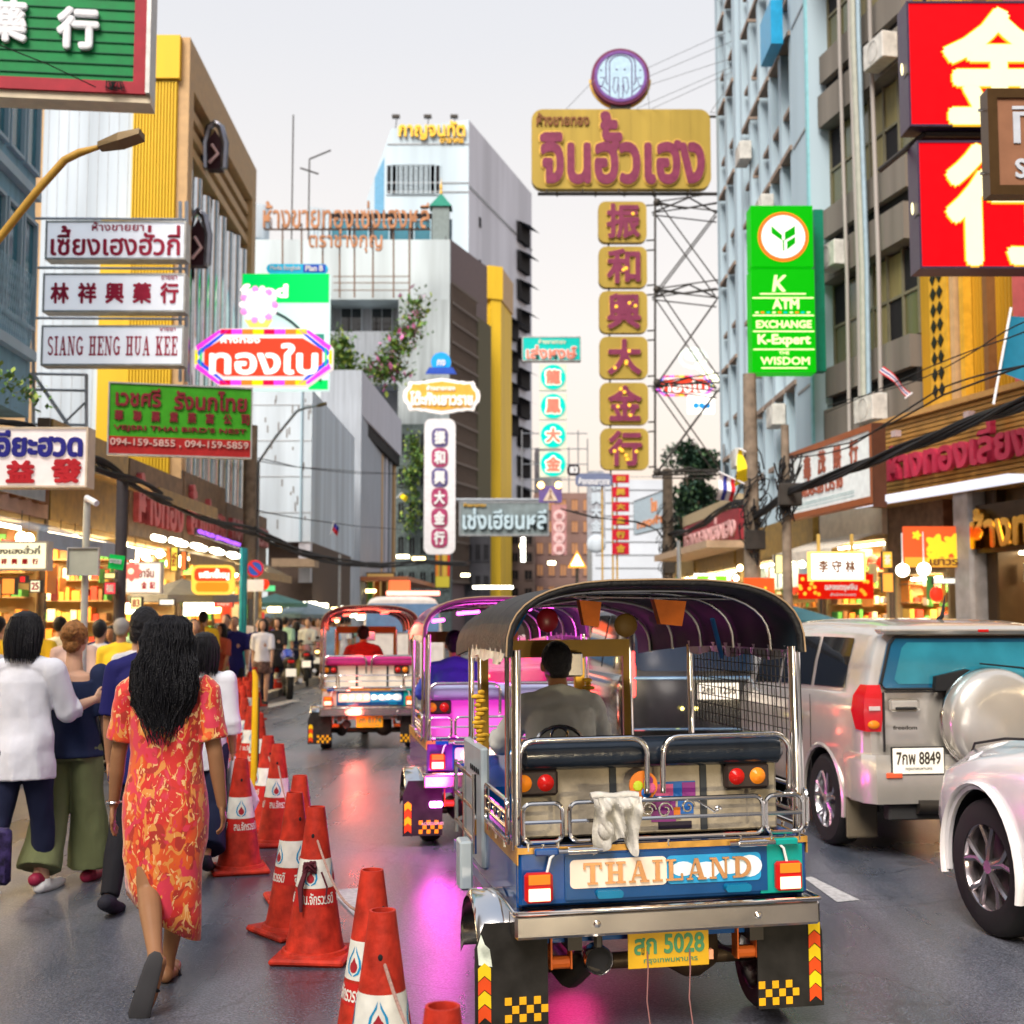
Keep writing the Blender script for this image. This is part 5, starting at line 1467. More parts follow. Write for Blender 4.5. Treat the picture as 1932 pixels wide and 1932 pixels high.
def wheel(parent, x, y, r, w, rimm, name='wheel', spokes=5, mi=0, steer=0.0, sgn=-1):
 """wheel whose outer face points to sgn * x"""
 b = MB()
 prof = [(r * .62, -w / 2), (r * .9, -w / 2), (r * .98, -w * .38), (r, -w * .2), (r, w * .2), (r * .98, w * .38), (r * .9, w / 2), (r * .62, w / 2)]
 b.lathe(prof, 36, (0, 0, 0), 'x', cap=False)
 tyre = b.build(name, BLACK, parent, True)
 tyre.location = (x, y, r)
 tyre.rotation_euler = (0, 0, steer)
 g = MB(); g.lathe([(r * .62, -w * .45), (r * .66, -w * .5), (r * .62, w * .5), (r * .58, w * .3), (r * .58, -w * .3), (r * .62, -w * .45)], 36, (0, 0, 0), 'x', cap=False)
 g.build('rim', rimm, tyre, True)
 d = MB(); d.lathe([(0, sgn * w * .12), (r * .6, sgn * w * .12), (r * .6, sgn * w * .08), (0, sgn * w * .08)], 24, (0, 0, 0), 'x'); d.build('brake_disc', DARK, tyre)
 hb = MB(); hb.lathe([(0, sgn * w * .46), (r * .1, sgn * w * .46), (r * .13, sgn * w * .3), (r * .13, 0)], 14, (0, 0, 0), 'x', cap=False); hb.build('hub', rimm, tyre, True)
 for i in range(spokes):
  a = 2 * PI * i / spokes + 0.3
  s = MB()
  for da in (-.16, .16):
   p0 = (sgn * w * .40, r * .10 * math.cos(a), r * .10 * math.sin(a))
   p1 = (sgn * w * .36, r * .35 * math.cos(a + da * .6), r * .35 * math.sin(a + da * .6))
   p2 = (sgn * w * .40, r * .61 * math.cos(a + da * 1.6), r * .61 * math.sin(a + da * 1.6))
   s.tube([p0, p1, p2], [r * .05, r * .045, r * .05], 6)
  s.build('spoke', rimm, tyre, True)
 return tyre
def tuktuk(loc, rz, label, hero=False, body=None, roof=None, seat=None, back=None, board=('cream', 'blue'), word='THAILAND', plate='สก 5028', roll=0.0, lit=False):
 body = body or TBLUE; roof = roof or VIN; seat = seat or SEATV; back = back or CREAM
 t = thing('tuk_tuk', label, 'tuk-tuk', loc, rz, 'tuk-tuks queueing in the street')
 t.rotation_euler = (0, roll, rz)
 def P(b, n, m, par=None, sm=False, ang=40): return b.build(n, m, par or t, sm, angle=ang)
 # tub and tail
 b = MB()
 b.rbox(-.62, .62, .0, .05, .56, .80, .012)
 b.rbox(-.62, -.585, .051, 1.5, .50, .80, .008)
 b.rbox(.585, .62, .051, 1.5, .50, .80, .008)
 b.box(-.58, .58, .06, 2.3, .40, .45)
 P(b, 'body', body)
 b = MB(); b.box(-.625, .625, -.006, -.001, .775, .80); b.box(-.627, -.6215, .0, 1.5, .73, .80); b.box(.6215, .627, .0, 1.5, .73, .80); P(b, 'gold_stripe', TGOLD)
 b = MB(); b.rbox(.41, .60, -.008, -.001, .57, .77, .003); P(b, 'teal_corner', TTEAL)
 # lettered board
 b = MB(); b.box(-.43, .44, -.012, -.001, .585, .765); P(b, 'board_frame', mat('deep_blue_enamel', (.002, .06, .20), .3, coat=.5))
 b = MB(); b.prism(rrect(-.41, .0, .63, .745, .02), -.016, -.0125); P(b, 'board_cream', mat('board_cream_paint', (.72, .60, .50), .35, var=.1, emit=(1, .8, .6), es=.1))
 b = MB(); b.prism(rrect(.001, .41, .63, .745, .02), -.0158, -.0125); P(b, 'board_blue', mat('board_blue_paint', (.02, .30, .60), .3, coat=.4))
 for i, (x, z, rx, rz_) in enumerate(((.07, .69, .05, .03), (.17, .68, .06, .035), (.27, .69, .06, .03), (.36, .69, .055, .045))):
  b = MB(); b.prism([(x + rx * math.cos(k * PI / 8), z + rz_ * math.sin(k * PI / 8)) for k in range(16)], -.0166 - .0002 * i, -.0159); P(b, 'white_haze', mat('board_haze', (.65, .75, .82), .4))
 bronze = mat('bronze_letter', (.50, .26, .12), .35, .6)
 if hero: serif(word, -.355, .365, .645, .732, -.017, bronze, t, .006)
 else:
  b = MB()
  for i in range(8): b.ell((-.33 + i * .095, -.02, .69), (.035, .01, .035), 8, 5)
  P(b, 'bulb_row', glow('warm_bulb', (1, .8, .55), 2.2))
 for x in (-.36, .37):
  b = MB(); b.tube([(x - .06, -.03, .785), (x + .06, -.03, .785)], .016, 10); b.tube([(x - .10, -.03, .785), (x + .10, -.03, .785)], .010, 8); P(b, 'latch', CHROME, sm=True)
  s = -1 if x < 0 else 1
  b = MB(); b.tube([(x + s * .11, -.03, .785), (x + s * .135, -.035, .76), (x + s * .15, -.03, .70), (x + s * .17, -.03, .62)], .006, 6); P(b, 'cable', WHITE, sm=True)
  b = MB(); b.rbox(x + s * .15 - .05, x + s * .15 + .05, -.04, -.008, .77, .80, .006); P(b, 'cap', TBLUE if x < 0 else TTEAL)
 for x in (-.25, .30):
  b = MB(); b.prism(rrect(x - .055, x + .055, .592, .622, .012), -.05, -.0125); P(b, 'handle', mat('handle_blue', (.0, .16, .32), .3, coat=.4))
 # tail lamps
 for x in (-.545, .525):
  lp = MB(); lp.rbox(x - .058, x + .058, -.05, -.009, .585, .705, .012); o = P(lp, 'tail_lamp', LAMPR)
  q = MB(); q.rbox(x - .045, x + .045, -.056, -.0505, .595, .645, .002); q.build('lit_lens', LAMPL, o)
  q = MB(); q.rbox(x - .045, x + .045, -.056, -.0505, .66, .70, .002); q.build('amber_lens', LAMPO, o)
 # bumper
 b = MB(); b.rbox(-.655, .635, -.10, .03, .455, .552, .012); b.rbox(-.655, -.60, .03, .45, .455, .552, .008); P(b, 'bumper', PSTEEL)
 b = MB(); b.tube([(-.655, .3, .56), (-.655, -.09, .56), (-.64, -.10, .56), (.62, -.10, .56), (.635, -.09, .56), (.635, .2, .56)], .009, 8); P(b, 'bumper_trim', CHROME, sm=True)
 for x in (-.32, .36):
  b = MB(); b.lathe([(0, -.115), (.012, -.112), (.016, -.10)], 12, (x, 0, .505), 'y', cap=False); P(b, 'bolt', CHROME, sm=True)
 # rear guard rail
 def loop(x0, x1, y, z0, z1, mids, name='guard_rail', along=None):
  b = MB()
  pts = rloop(x0, x1, z0, z1, .035)
  f = (lambda u, z: (u, y, z)) if along is None else (lambda u, z: (along, u, z))
  b.tube([f(u, z) for u, z in pts], .0095, 8, closed=True)
  for z in mids: b.tube([f(x0, z), f(x1, z)], .0085, 6)
  for u in (x0 + (x1 - x0) * .12, x0 + (x1 - x0) * .5, x0 + (x1 - x0) * .88): b.tube([f(u, z0), f(u, z0 - .035)], .007, 6)
  P(b, name, CHROME, sm=True)
 loop(-.60, -.435, .0, .82, .975, (.90,)); loop(-.405, .43, .0, .82, .975, (.90,)); loop(.445, .61, .0, .82, .975, (.90,))
 for s in (-1, 1):
  loop(.06, .62, 0, .82, .985, (.875, .93), along=s * .655)
  b = MB()
  for k in range(4):
   y = .12 + k * .13
   b.tube([(s * .655, y + .03 * math.cos(i * .9), .93 + .028 * math.sin(i * .9) - .02) for i in range(8)], .004, 5)
  P(b, 'scroll', CHROME, sm=True)
 if hero:
  b = MB()
  for cx, cz, r0 in ((-.07, .935, .032), (.0, .93, .034), (.10, .94, .03), (.23, .925, .016)):
   b.tube([(cx + (r0 - i * .0016) * math.cos(i * .6), -.005, cz + (r0 - i * .0016) * math.sin(i * .6)) for i in range(14)], .005, 6)
  b.tube([(.10, -.005, .968), (.14, -.005, .965), (.18, -.005, .94), (.22, -.005, .915)], .005, 6)
  P(b, 'scroll', CHROME, sm=True)
 # back board and seat
 b = MB(); b.rbox(-.575, .575, .20, .23, .80, 1.115, .01); P(b, 'back_board', back)
 for x in (-.17, .235):
  b = MB(); b.box(x - .014, x + .014, .188, .199, .81, 1.10); P(b, 'strap', mat('dark_strap', (.04, .045, .05), .7))
 if hero:
  st = [mat('violet_print', (.22, .03, .20), .4), mat('pink_print', (.60, .10, .25), .4), mat('blue_print', (.02, .12, .40), .4), mat('black_print', (.02, .015, .03), .4), mat('lime_print', (.45, .55, .03), .4), mat('orange_print', (.65, .18, .02), .4)]
  for i, (x0, x1, z0, z1, k) in enumerate(((.01, .20, .95, 1.02, 2), (.02, .10, .96, 1.01, 1), (.0, .11, .85, .95, 0), (.12, .19, .88, .95, 2), (.03, .18, .82, .85, 3), (.10, .13, .86, .91, 5), (.14, .2, .955, 1.015, 0))):
   b = MB(); b.box(x0, x1, .197 - .0006 * i, .1985 - .0005 * i, z0, z1); P(b, 'sticker', st[k])
  b = MB(); b.lathe([(0, .10), (.062, .10), (.062, .11), (0, .11)], 20, (-.06, 0, 1.02), 'y'); P(b, 'round_tag', st[5])
  for i, (dx, dz, k) in enumerate(((-.025, .0, 4), (.02, .02, 0), (.01, -.03, 2), (.03, -.01, 1))):
   b = MB(); b.ell((-.06 + dx, .097 - .0008 * i, 1.02 + dz), (.022, .004, .022), 8, 5); P(b, 'tag_patch', st[k])
 b = MB(); b.tube([(-.58, .17, 1.155), (-.56, .17, 1.155), (.56, .17, 1.155), (.58, .17, 1.155)], [.045, .066, .066, .045], 18)
 P(b, 'seat_back', seat, sm=True)
 b = MB(); b.rbox(-.56, .56, .24, .72, .72, .80, .03); b.rbox(-.56, .56, .235, .32, .80, 1.20, .03); P(b, 'bench_seat', seat)
 for x0, x1 in ((-.60, -.05), (.02, .585)):
  b = MB(); r0 = .07
  pts = [(x0, .085, .99), (x0, .075, 1.13)] + [(x0 + r0 - r0 * math.cos(a), .07, 1.155 + r0 * math.sin(a)) for a in [PI / 2 * i / 5 for i in range(6)]]
  pts += [(x1 - r0 + r0 * math.sin(a), .07, 1.155 + r0 * math.cos(a)) for a in [PI / 2 * i / 5 for i in range(6)]] + [(x1, .075, 1.13), (x1, .085, .99)]
  b.tube(pts, .013, 10); P(b, 'grab_rail', CHROME, sm=True)
 for x in (-.52, .42):
  b = MB(); b.rbox(x - .10, x + .10, .14, .188, .985, 1.095, .012); o = P(b, 'lamp_housing', mat('lamp_housing_brown', (.03, .02, .018), .5))
  for dx, m_ in ((-.05, LAMPO if x < 0 else LAMPR), (.045, LAMPR if x < 0 else LAMPO)):
   q = MB(); q.lathe([(0, -.022), (.022, -.016), (.036, .0), (.036, .012)], 18, (x + dx, .14, 1.04), 'y', cap=False); q.build('lens', m_, o, True)
 # posts
 for s in (-1, 1):
  for y, x, zt in ((.07, .615, 1.60), (1.45, .60, 1.58), (2.12, .45, 1.55)):
   b = MB(); z0 = .78 if y < .5 else .5
   b.tube([(s * x, y, z0), (s * (x - .005), y, zt)], .021 if y < 1 else .016, 10); P(b, 'post', CHROME, sm=True)
   if y < .5:
    b = MB(); b.tube([(s * x + s * .034, y + .02, z0 + .02), (s * x + s * .03, y + .02, zt - .02)], .010, 8); P(b, 'post', CHROME, sm=True)
 # canopy
 ys = [.05, .5, 1.0, 1.5, 2.0, 2.3]
 out, inn = [], []
 for y in ys:
  dz = -.05 * max(0, (y - 1.0)) ** 1.5
  tp = .99 - .045 * y - .02 * max(0, y - 1.2)
  out.append([(x * tp, y, z + dz) for x, z in canopy_section(.65, 1.585, 1.880)])
  inn.append([(x * tp, y, z + dz) for x, z in canopy_section(.635, 1.583, 1.863)])
 for sec, nm, m_ in ((out, 'canopy', roof), (inn, 'canopy_lining', LINER)):
  b = MB(); n = len(sec[0])
  b.add([p for s_ in sec for p in s_], [(j * n + i, j * n + i + 1, (j + 1) * n + i + 1, (j + 1) * n + i) if nm == 'canopy' else (j * n + i + 1, j * n + i, (j + 1) * n + i, (j + 1) * n + i + 1) for j in range(len(ys) - 1) for i in range(n - 1)])
  P(b, nm, m_, sm=True)
 b = MB(); b.tube([(x, .05, z) for x, z in canopy_section(.645, 1.575, 1.880)], .017, 10); P(b, 'canopy_edge', roof, sm=True)
 b = MB(); b.tube([(x, .033, z) for x, z in canopy_section(.657, 1.575, 1.892)], .004, 6); P(b, 'piping', mat('tan_piping', (.35, .24, .14), .4), sm=True)
 for i, y in enumerate((.30, .75, 1.2, 1.65, 2.05)):
  dz = -.05 * max(0, (y - 1.0)) ** 1.5
  b = MB(); b.tube([(x * (.985 - .05 * y), y, z + dz) for x, z in canopy_section(.625, 1.578, 1.850)], .008, 8); P(b, 'roof_bow', STEEL, sm=True)
 b = MB(); b.tube([(-.4, .3, 1.83), (.1, 1.2, 1.84), (-.3, 2.0, 1.78)], .008, 6); b.tube([(.45, .3, 1.81), (-.1, 1.2, 1.84), (.3, 2.0, 1.78)], .008, 6); P(b, 'roof_brace', STEEL, sm=True)
 # side valance, pleated
 for s in (-1, 1):
  b = MB(); n = 24; vs = []
  for i in range(n + 1):
   y = .06 + 1.42 * i / n
   w_ = .012 * math.sin(i * 2.1)
   tp = .97 - .05 * y; vs += [(s * (.655 * tp + w_), y, 1.60), (s * (.67 * tp + w_), y, 1.54 + .012 * math.sin(i * .8) + (.03 if i < 3 else 0))]
  b.add(vs, [(2 * i, 2 * i + 2, 2 * i + 3, 2 * i + 1) for i in range(n)])
  P(b, 'valance', mat('silver_vinyl', (.42, .43, .44), .25, .35, var=.15), sm=True)
 # wire guard on the right side
 b = MB()
 for i in range(26):
  y = .12 + 1.3 * i / 25; b.tube([(.618, y, 1.18), (.612, y, 1.575)], .0028, 4)
 for j in range(9):
  z = 1.19 + j * .045; b.tube([(.616, .12, z), (.616, 1.42, z)], .0022, 4)
 o = P(b, 'wire_guard', DARK); o['kind'] = 'stuff'
 # front of the cab
 b = MB(); b.rings([[(-.5, 1.5, .40), (.5, 1.5, .40), (.5, 1.5, .85), (-.5, 1.5, .85)], [(-.45, 2.1, .38), (.45, 2.1, .38), (.45, 2.1, .95), (-.45, 2.1, .95)], [(-.22, 2.55, .42), (.22, 2.55, .42), (.22, 2.5, .90), (-.22, 2.5, .90)]]); P(b, 'cab', body)
 b = MB(); b.box(-.44, .44, 2.10, 2.13, 1.50, 1.60); b.box(-.44, -.40, 2.10, 2.13, .95, 1.5); b.box(.40, .44, 2.10, 2.13, .95, 1.5); P(b, 'windscreen_frame', mat('ochre_header', (.30, .17, .02), .5))
 b = MB(); b.rbox(-.36, .36, 1.45, 1.50, .80, 1.08, .02); P(b, 'driver_seat_back', seat)
 b = MB(); b.rbox(-.36, .36, 1.45, 1.9, .70, .78, .02); P(b, 'driver_seat', seat)
 b = MB(); b.tube([(-.32, 1.98, 1.02), (-.15, 2.05, 1.0), (.15, 2.05, 1.0), (.32, 1.98, 1.02)], .014, 8); b.tube([(0, 2.05, 1.0), (0, 2.2, .6)], .02, 8); P(b, 'handlebar', DARK, sm=True)
 b = MB(); b.rbox(-.02, .13, 1.98, 2.04, 1.39, 1.53, .01); P(b, 'mirror', CHROME)
 if hero:
  b = MB(); b.tube([(.0, 1.40, 1.12 + .0), (.0, 1.40, 1.12)], .01, 6)
  b = MB(); b.tube([(-.13 + .13 * math.cos(i * PI / 10) , 1.44, 1.06 + .10 * math.sin(i * PI / 10)) for i in range(11)], .01, 8); b.tube([(-.13 + .045 * math.cos(i * .6), 1.44, 1.11 + .045 * math.sin(i * .6)) for i in range(12)], .008, 6); P(b, 'backrest_emblem', CHROME, sm=True)
 # wheels, fenders, flaps
 for s in (-1, 1):
  wheel(t, s * .56, .36, .215, .15, STEEL, sgn=s)
  b = MB(); n = 12
  v = []
  for i in range(n + 1):
   a = PI * (-.05 + 1.1 * i / n)
   y, z = .36 - .27 * math.cos(a), .31 + .26 * math.sin(a)
   xo = .76 if s < 0 else .68; v += [(s * .625, y, z), (s * xo, y, z), (s * (xo + .015), y, z - .03)]
  f = []
  for i in range(n):
   for j in range(2): f.append((3 * i + j, 3 * i + j + 1, 3 * i + j + 4, 3 * i + j + 3))
  b.add(v, f); P(b, 'fender', CHROME, sm=True, ang=70)
  x0, x1 = (.40, .69) if s > 0 else (.50, .80)
  b = MB(); b.prism([(x, z) if s > 0 else (-x, z) for x, z in (((x0, .09), (x1, .09), (x1, .40), (x1 - .04, .50), (x0, .50)) if s > 0 else ((x0, .50), (x1 - .04, .50), (x1, .40), (x1, .09), (x0, .09)))], .02, .032); fl = P(b, 'mud_flap', FLAP)
  for i in range(6 if s > 0 else 4):
   z = .11 + i * .055
   c = s * (x1 - .038); hw = .026
   q = MB(); q.prism([(c - hw, z), (c, z + .022), (c + hw, z), (c + hw, z + .05), (c, z + .072), (c - hw, z + .05)], .0165 - .0005 * i, .0198); q.build('chevron', mat('chevron_red', (.70, .07, .01), .4) if i % 2 == 0 else mat('chevron_yellow', (.80, .55, .01), .4), fl)
  for i in range(6):
   for j in range(3):
    if (i + j) % 2: continue
    cx = s * .56 + (-.07 if s > 0 else -.03) + (i - 2.5) * .03
    q = MB(); q.rbox(cx - .0145, cx + .0145, .0165, .0198, .105 + j * .034, .136 + j * .034, .001); q.build('check', mat('check_orange', (.75, .38, .01), .4), fl)
  if hero and s < 0:
   q = MB(); q.prism([(-.785, .34), (-.73, .33), (-.74, .40), (-.76, .42), (-.775, .46), (-.79, .41)], .0165, .0198); q.build('torn_sticker', mat('torn_sticker', (.55, .62, .55), .5, var=.4, scale=20), fl)
 wheel(t, 0, 2.42, .21, .12, STEEL, sgn=-1)
 # under the tail
 b = MB(); b.tube([(-.52, .36, .235), (.52, .36, .235)], .035, 10); b.lathe([(0, -.10), (.10, -.10), (.14, -.03), (.14, .03), (.10, .10), (0, .10)], 20, (.20, .33, .30), 'x'); P(b, 'axle', mat('greasy_brown', (.06, .04, .025), .45, .3, var=.4), sm=True)
 b = MB(); b.box(-.56, .56, .10, .9, .47, .53); b.box(-.42, -.36, .0, 1.4, .38, .46); b.box(.36, .42, .0, 1.4, .38, .46); P(b, 'chassis', DARK)
 for x in (-.44, .36):
  b = MB(); b.box(x - .045, x - .038, .03, .10, .30, .455); b.box(x + .038, x + .045, .03, .10, .30, .455); b.tube([(x - .045, .065, .32), (x + .045, .065, .32)], .026, 10); P(b, 'spring_shackle', mat('orange_paint', (.62, .13, .02), .5))
  b = MB(); b.tube([(x, .05, .31), (x, .4, .26), (x, .9, .32)], .022, 6, flat=.5); P(b, 'leaf_spring', DARK)
 b = MB(); b.lathe([(.044, .05), (.050, -.02), (.056, -.03), (.060, -.02), (.055, .06)], 22, (-.30, -.02, .345), 'y', cap=False); P(b, 'exhaust_tip', CHROME, sm=True)
 b = MB(); b.lathe([(0, .01), (.05, .01)], 18, (-.30, -.02, .345), 'y', cap=False); P(b, 'exhaust_bore', VOID)
 b = MB(); b.tube([(-.30, .0, .345), (-.31, .10, .32), (-.36, .22, .24), (-.36, .6, .24)], [.05, .052, .07, .07], 14); P(b, 'silencer', mat('sooty_steel', (.04, .035, .03), .5, .5), sm=True)
 b = MB(); b.tube([(-.30, -.03, .40), (-.30, -.03, .46)], .018, 6); P(b, 'hanger', DARK)
 b = MB(); b.rbox(-.175, .17, -.03, -.024, .30, .455, .002); pt = P(b, 'number_plate', YELP)
 gi = mat('faded_green_ink', (.06, .22, .10), .5, var=.4)
 text(plate, -.15, .15, .355, .435, -.031, gi, pt, .002, .03, name='number')
 text('กรุงเทพมหานคร', -.11, .12, .315, .338, -.031, gi, pt, .002, .01, name='number')
 if hero:
  b = MB(); b.rbox(.17, .19, -.03, .0, .32, .36, .002); P(b, 'reflector', mat('salmon_reflector', (.8, .35, .2), .3))
  for x in (-.095, .085):
   b = MB(); b.tube([(x, -.035, .37), (x + .003, -.03, .29), (x - .004, -.03, .17), (x + .012, -.03, .04)], .0035, 5); P(b, 'string', mat('dusty_string', (.25, .12, .12), .8))
  for x in (.285, .135):
   pass
  # step and side boxes on the kerb side
  b = MB(); b.rbox(-.77, -.71, .66, .80, .50, .72, .01); P(b, 'step_box', mat('pale_blue_grey_paint', (.32, .38, .42), .4, coat=.3))
  b = MB(); b.rbox(-.64, -.60, .85, 1.44, .55, 1.12, .012); P(b, 'side_panel', mat('pale_blue_grey_paint', (.32, .38, .42)))
  for k in range(5):
   b = MB(); b.lathe([(0, -.645), (.014, -.645), (.014, -.641)], 10, (0, .93 + .06 * k, 1.0), 'x'); P(b, 'vent_hole', VOID)
  b = MB()
  for z in (.72, .86, 1.0): b.tube([(-.70, .68, z), (-.70, 1.30, z), (-.66, 1.36, z)], .010, 8)
  for y in (.68, 1.0, 1.30): b.tube([(-.70, y, .66), (-.70, y, 1.02)], .010, 8)
  P(b, 'side_rail', CHROME, sm=True)
  # lamps and rags under the canopy
  for x, w_ in ((-.235, .05), (.13, .075)):
   b = MB(); b.prism([(x - w_ * .6, 1.70), (x + w_ * .7, 1.69), (x + w_, 1.80), (x - w_, 1.81)], .28, .34); P(b, 'orange_cloth_piece', mat('orange_cloth', (.62, .15, .02), .7, var=.3, bump=.4))  # unlit pieces of orange cloth hanging from the canopy
  b = MB(); b.ell((-.30, .9, 1.72), (.055, .02, .06), 12, 8); P(b, 'red_lamp', mat('dark_red_lens', (.25, .01, .02), .3), sm=True)
  b = MB(); b.ell((.12, 1.0, 1.69), (.06, .02, .06), 12, 8); P(b, 'speaker', mat('dark_ochre', (.16, .09, .02), .5), sm=True)
  for a_, b_ in (((-.62, .1, 1.66), (-.50, .3, 1.80)), ((.40, .5, 1.72), (.62, 1.0, 1.52))):
   q = MB(); q.tube([a_, b_], .012, 6, flat=.4); P(q, 'blue_strap', mat('blue_webbing', (.01, .10, .30), .7))
  for x, y, z0, n_ in ((-.565, 1.38, 1.02, 16), (.16, 2.02, .95, 20)):
   b = MB()
   rn = random.Random(int(x * 100))
   for i in range(n_):
    zc = z0 + i * .022; b.ell((x + rn.uniform(-.012, .012), y, zc), (.02 + .01 * (i % 3), .02, .014), 7, 5)
   P(b, 'garland', [mat('marigold', (.62, .36, .03), .8, var=.4, scale=40)], sm=True)
  b = MB(); b.rbox(.10, .16, 2.06, 2.10, .85, 1.5, .005); P(b, 'gold_streamer', mat('gold_paint', (.75, .45, .06), .35, .5))
 # inside lamps
 if lit:
  col, es = lit
  for x, y, z in ((-.30, .35, 1.76), (.2, .35, 1.79), (-.1, 1.2, 1.77), (-.45, .8, 1.70)):
   b = MB(); b.tube([(x - .05, y, z), (x + .05, y + .05, z + .01)], .014, 8); P(b, 'strip_lamp', glow('strip_%.1f_%.1f' % (col[0], col[2]), col, es))
 return t
HL = (0.645, 5.42, 0)
hero = tuktuk(HL, math.radians(10.2), 'blue chrome-railed tuk-tuk with THAILAND tail board, nearest in the lane', hero=True, roll=math.radians(-0.6))
HM = Matrix.Translation(HL) @ Matrix.Rotation(math.radians(10.2), 4, 'Z')
MAG = mat('magenta_body', (0.35, 0.03, 0.30), 0.25, coat=0.5)
t2 = tuktuk((-.03, 9.9, 0), math.radians(9.5), 'magenta-lit tuk-tuk with purple roof, half hidden behind the THAILAND one', body=mat('violet_body', (.10, .03, .22), .25, coat=.5), roof=mat('purple_roof', (.16, .02, .13), .3, coat=.4),
 seat=mat('white_blue_seat', (.35, .38, .6), .25, coat=.5), back=mat('pink_lit_backboard', (.75, .16, .55), .35, emit=(1.0, .05, .75), es=.35), plate='สท 3162', lit=((1.0, .08, .8), 7.0))  # magenta lamp light is put into the back board's colour and emission
t3 = tuktuk((-1.86, 16.9, 0), math.radians(8.0), 'red-lit tuk-tuk with cream board and pink seat bolster, farthest of the queue', body=mat('cream_body', (.50, .42, .36), .3, coat=.4), roof=mat('dark_red_roof', (.10, .015, .015), .3, coat=.4),
 seat=mat('magenta_bolster', (.55, .03, .22), .3, coat=.4), back=mat('cream_backboard', (.70, .62, .52), .5, emit=(1, .75, .55), es=.15), plate='สก 8174', lit=((1.0, .05, .03), 8.0))
# lit magenta lamp on the second tuk-tuk's flap and its light
b = MB(); b.rbox(-.60, -.50, -.0, .016, .30, .345, .01); b.build('flap_lamp', glow('magenta_lamp', (1.0, .25, .95), 9.0), t2)
for (par, loc, col, e, sz) in ((t2, (-.55, -.35, .5), (1.0, .04, .70), 14, .12), (t2, (0, .7, 1.45), (1.0, .06, .75), 15, .2), (t3, (0, .8, 1.68), (1.0, .10, .06), 22, .2), (t3, (-.2, -.3, .5), (1, .15, .1), 8, .1), (t2, (.3, .0, .35), (1.0, .03, .6), 6, .1), (hero, (-.2, .9, .22), (1.0, .03, .25), 2.5, .15)):
 ld = bpy.data.lights.new('glow_lamp', 'POINT'); ld.energy = e; ld.color = col; ld.shadow_soft_size = sz
 lo = bpy.data.objects.new('glow_lamp', ld); COL.objects.link(lo); lo.parent = par; lo.location = loc
ac = text('ACCESSORIES', -.66, -.49, .17, .19, .0165, mat('faded_white', (.6, .5, .4)), t2, .002, .02)
# windows full of passengers' bags etc. in the second and third tuk-tuk
for par, m_ in ((t2, mat('navy_cloth', (.03, .05, .22), .7)), (t3, mat('pale_cloth', (.6, .5, .45), .8))):
 pass
# white rag over the rear rail of the first tuk-tuk
n, k = 26, 14
vs = []
rn = random.Random(5)
for j in range(k):
 for i in range(n):
  u = i / (n - 1); v = j / (k - 1)
  x = -.325 + .20 * u + .03 * (v - .3) * math.sin(u * 5)
  z = .992 - (.19 + .035 * math.sin(u * 7 + 1)) * v + .012 * math.sin(u * 13 + v * 5) * v
  y = -.04 - .020 * math.sin(u * 17 + v * 6 + 2 * math.sin(v * 5)) * (0.4 + v) - .014 * math.sin(u * 31 - v * 11) - .03 * math.exp(-((v - .2) / .15) ** 2)
  vs.append((x, y, z))
mb = MB(); mb.add(vs, [(j * n + i, (j + 1) * n + i, (j + 1) * n + i + 1, j * n + i + 1) for j in range(k - 1) for i in range(n - 1)])
mb.tube([(-.325 + .20 * u / 10, .0, .99 + .004 * math.sin(u)) for u in range(11)], .02, 8)
mb.ell((-.27, -.04, .86), (.035, .02, .04), 10, 8)
rag = mb.build('cloth', mat('grey_white_rag', (.46, .45, .42), .95, var=.3, scale=12, bump=.25, bscale=70, spec=.1), None, True, angle=80)
rag.matrix_world = HM
tag(rag, 'crumpled grey-white cloth tied over the rear chrome rail', 'cloth')
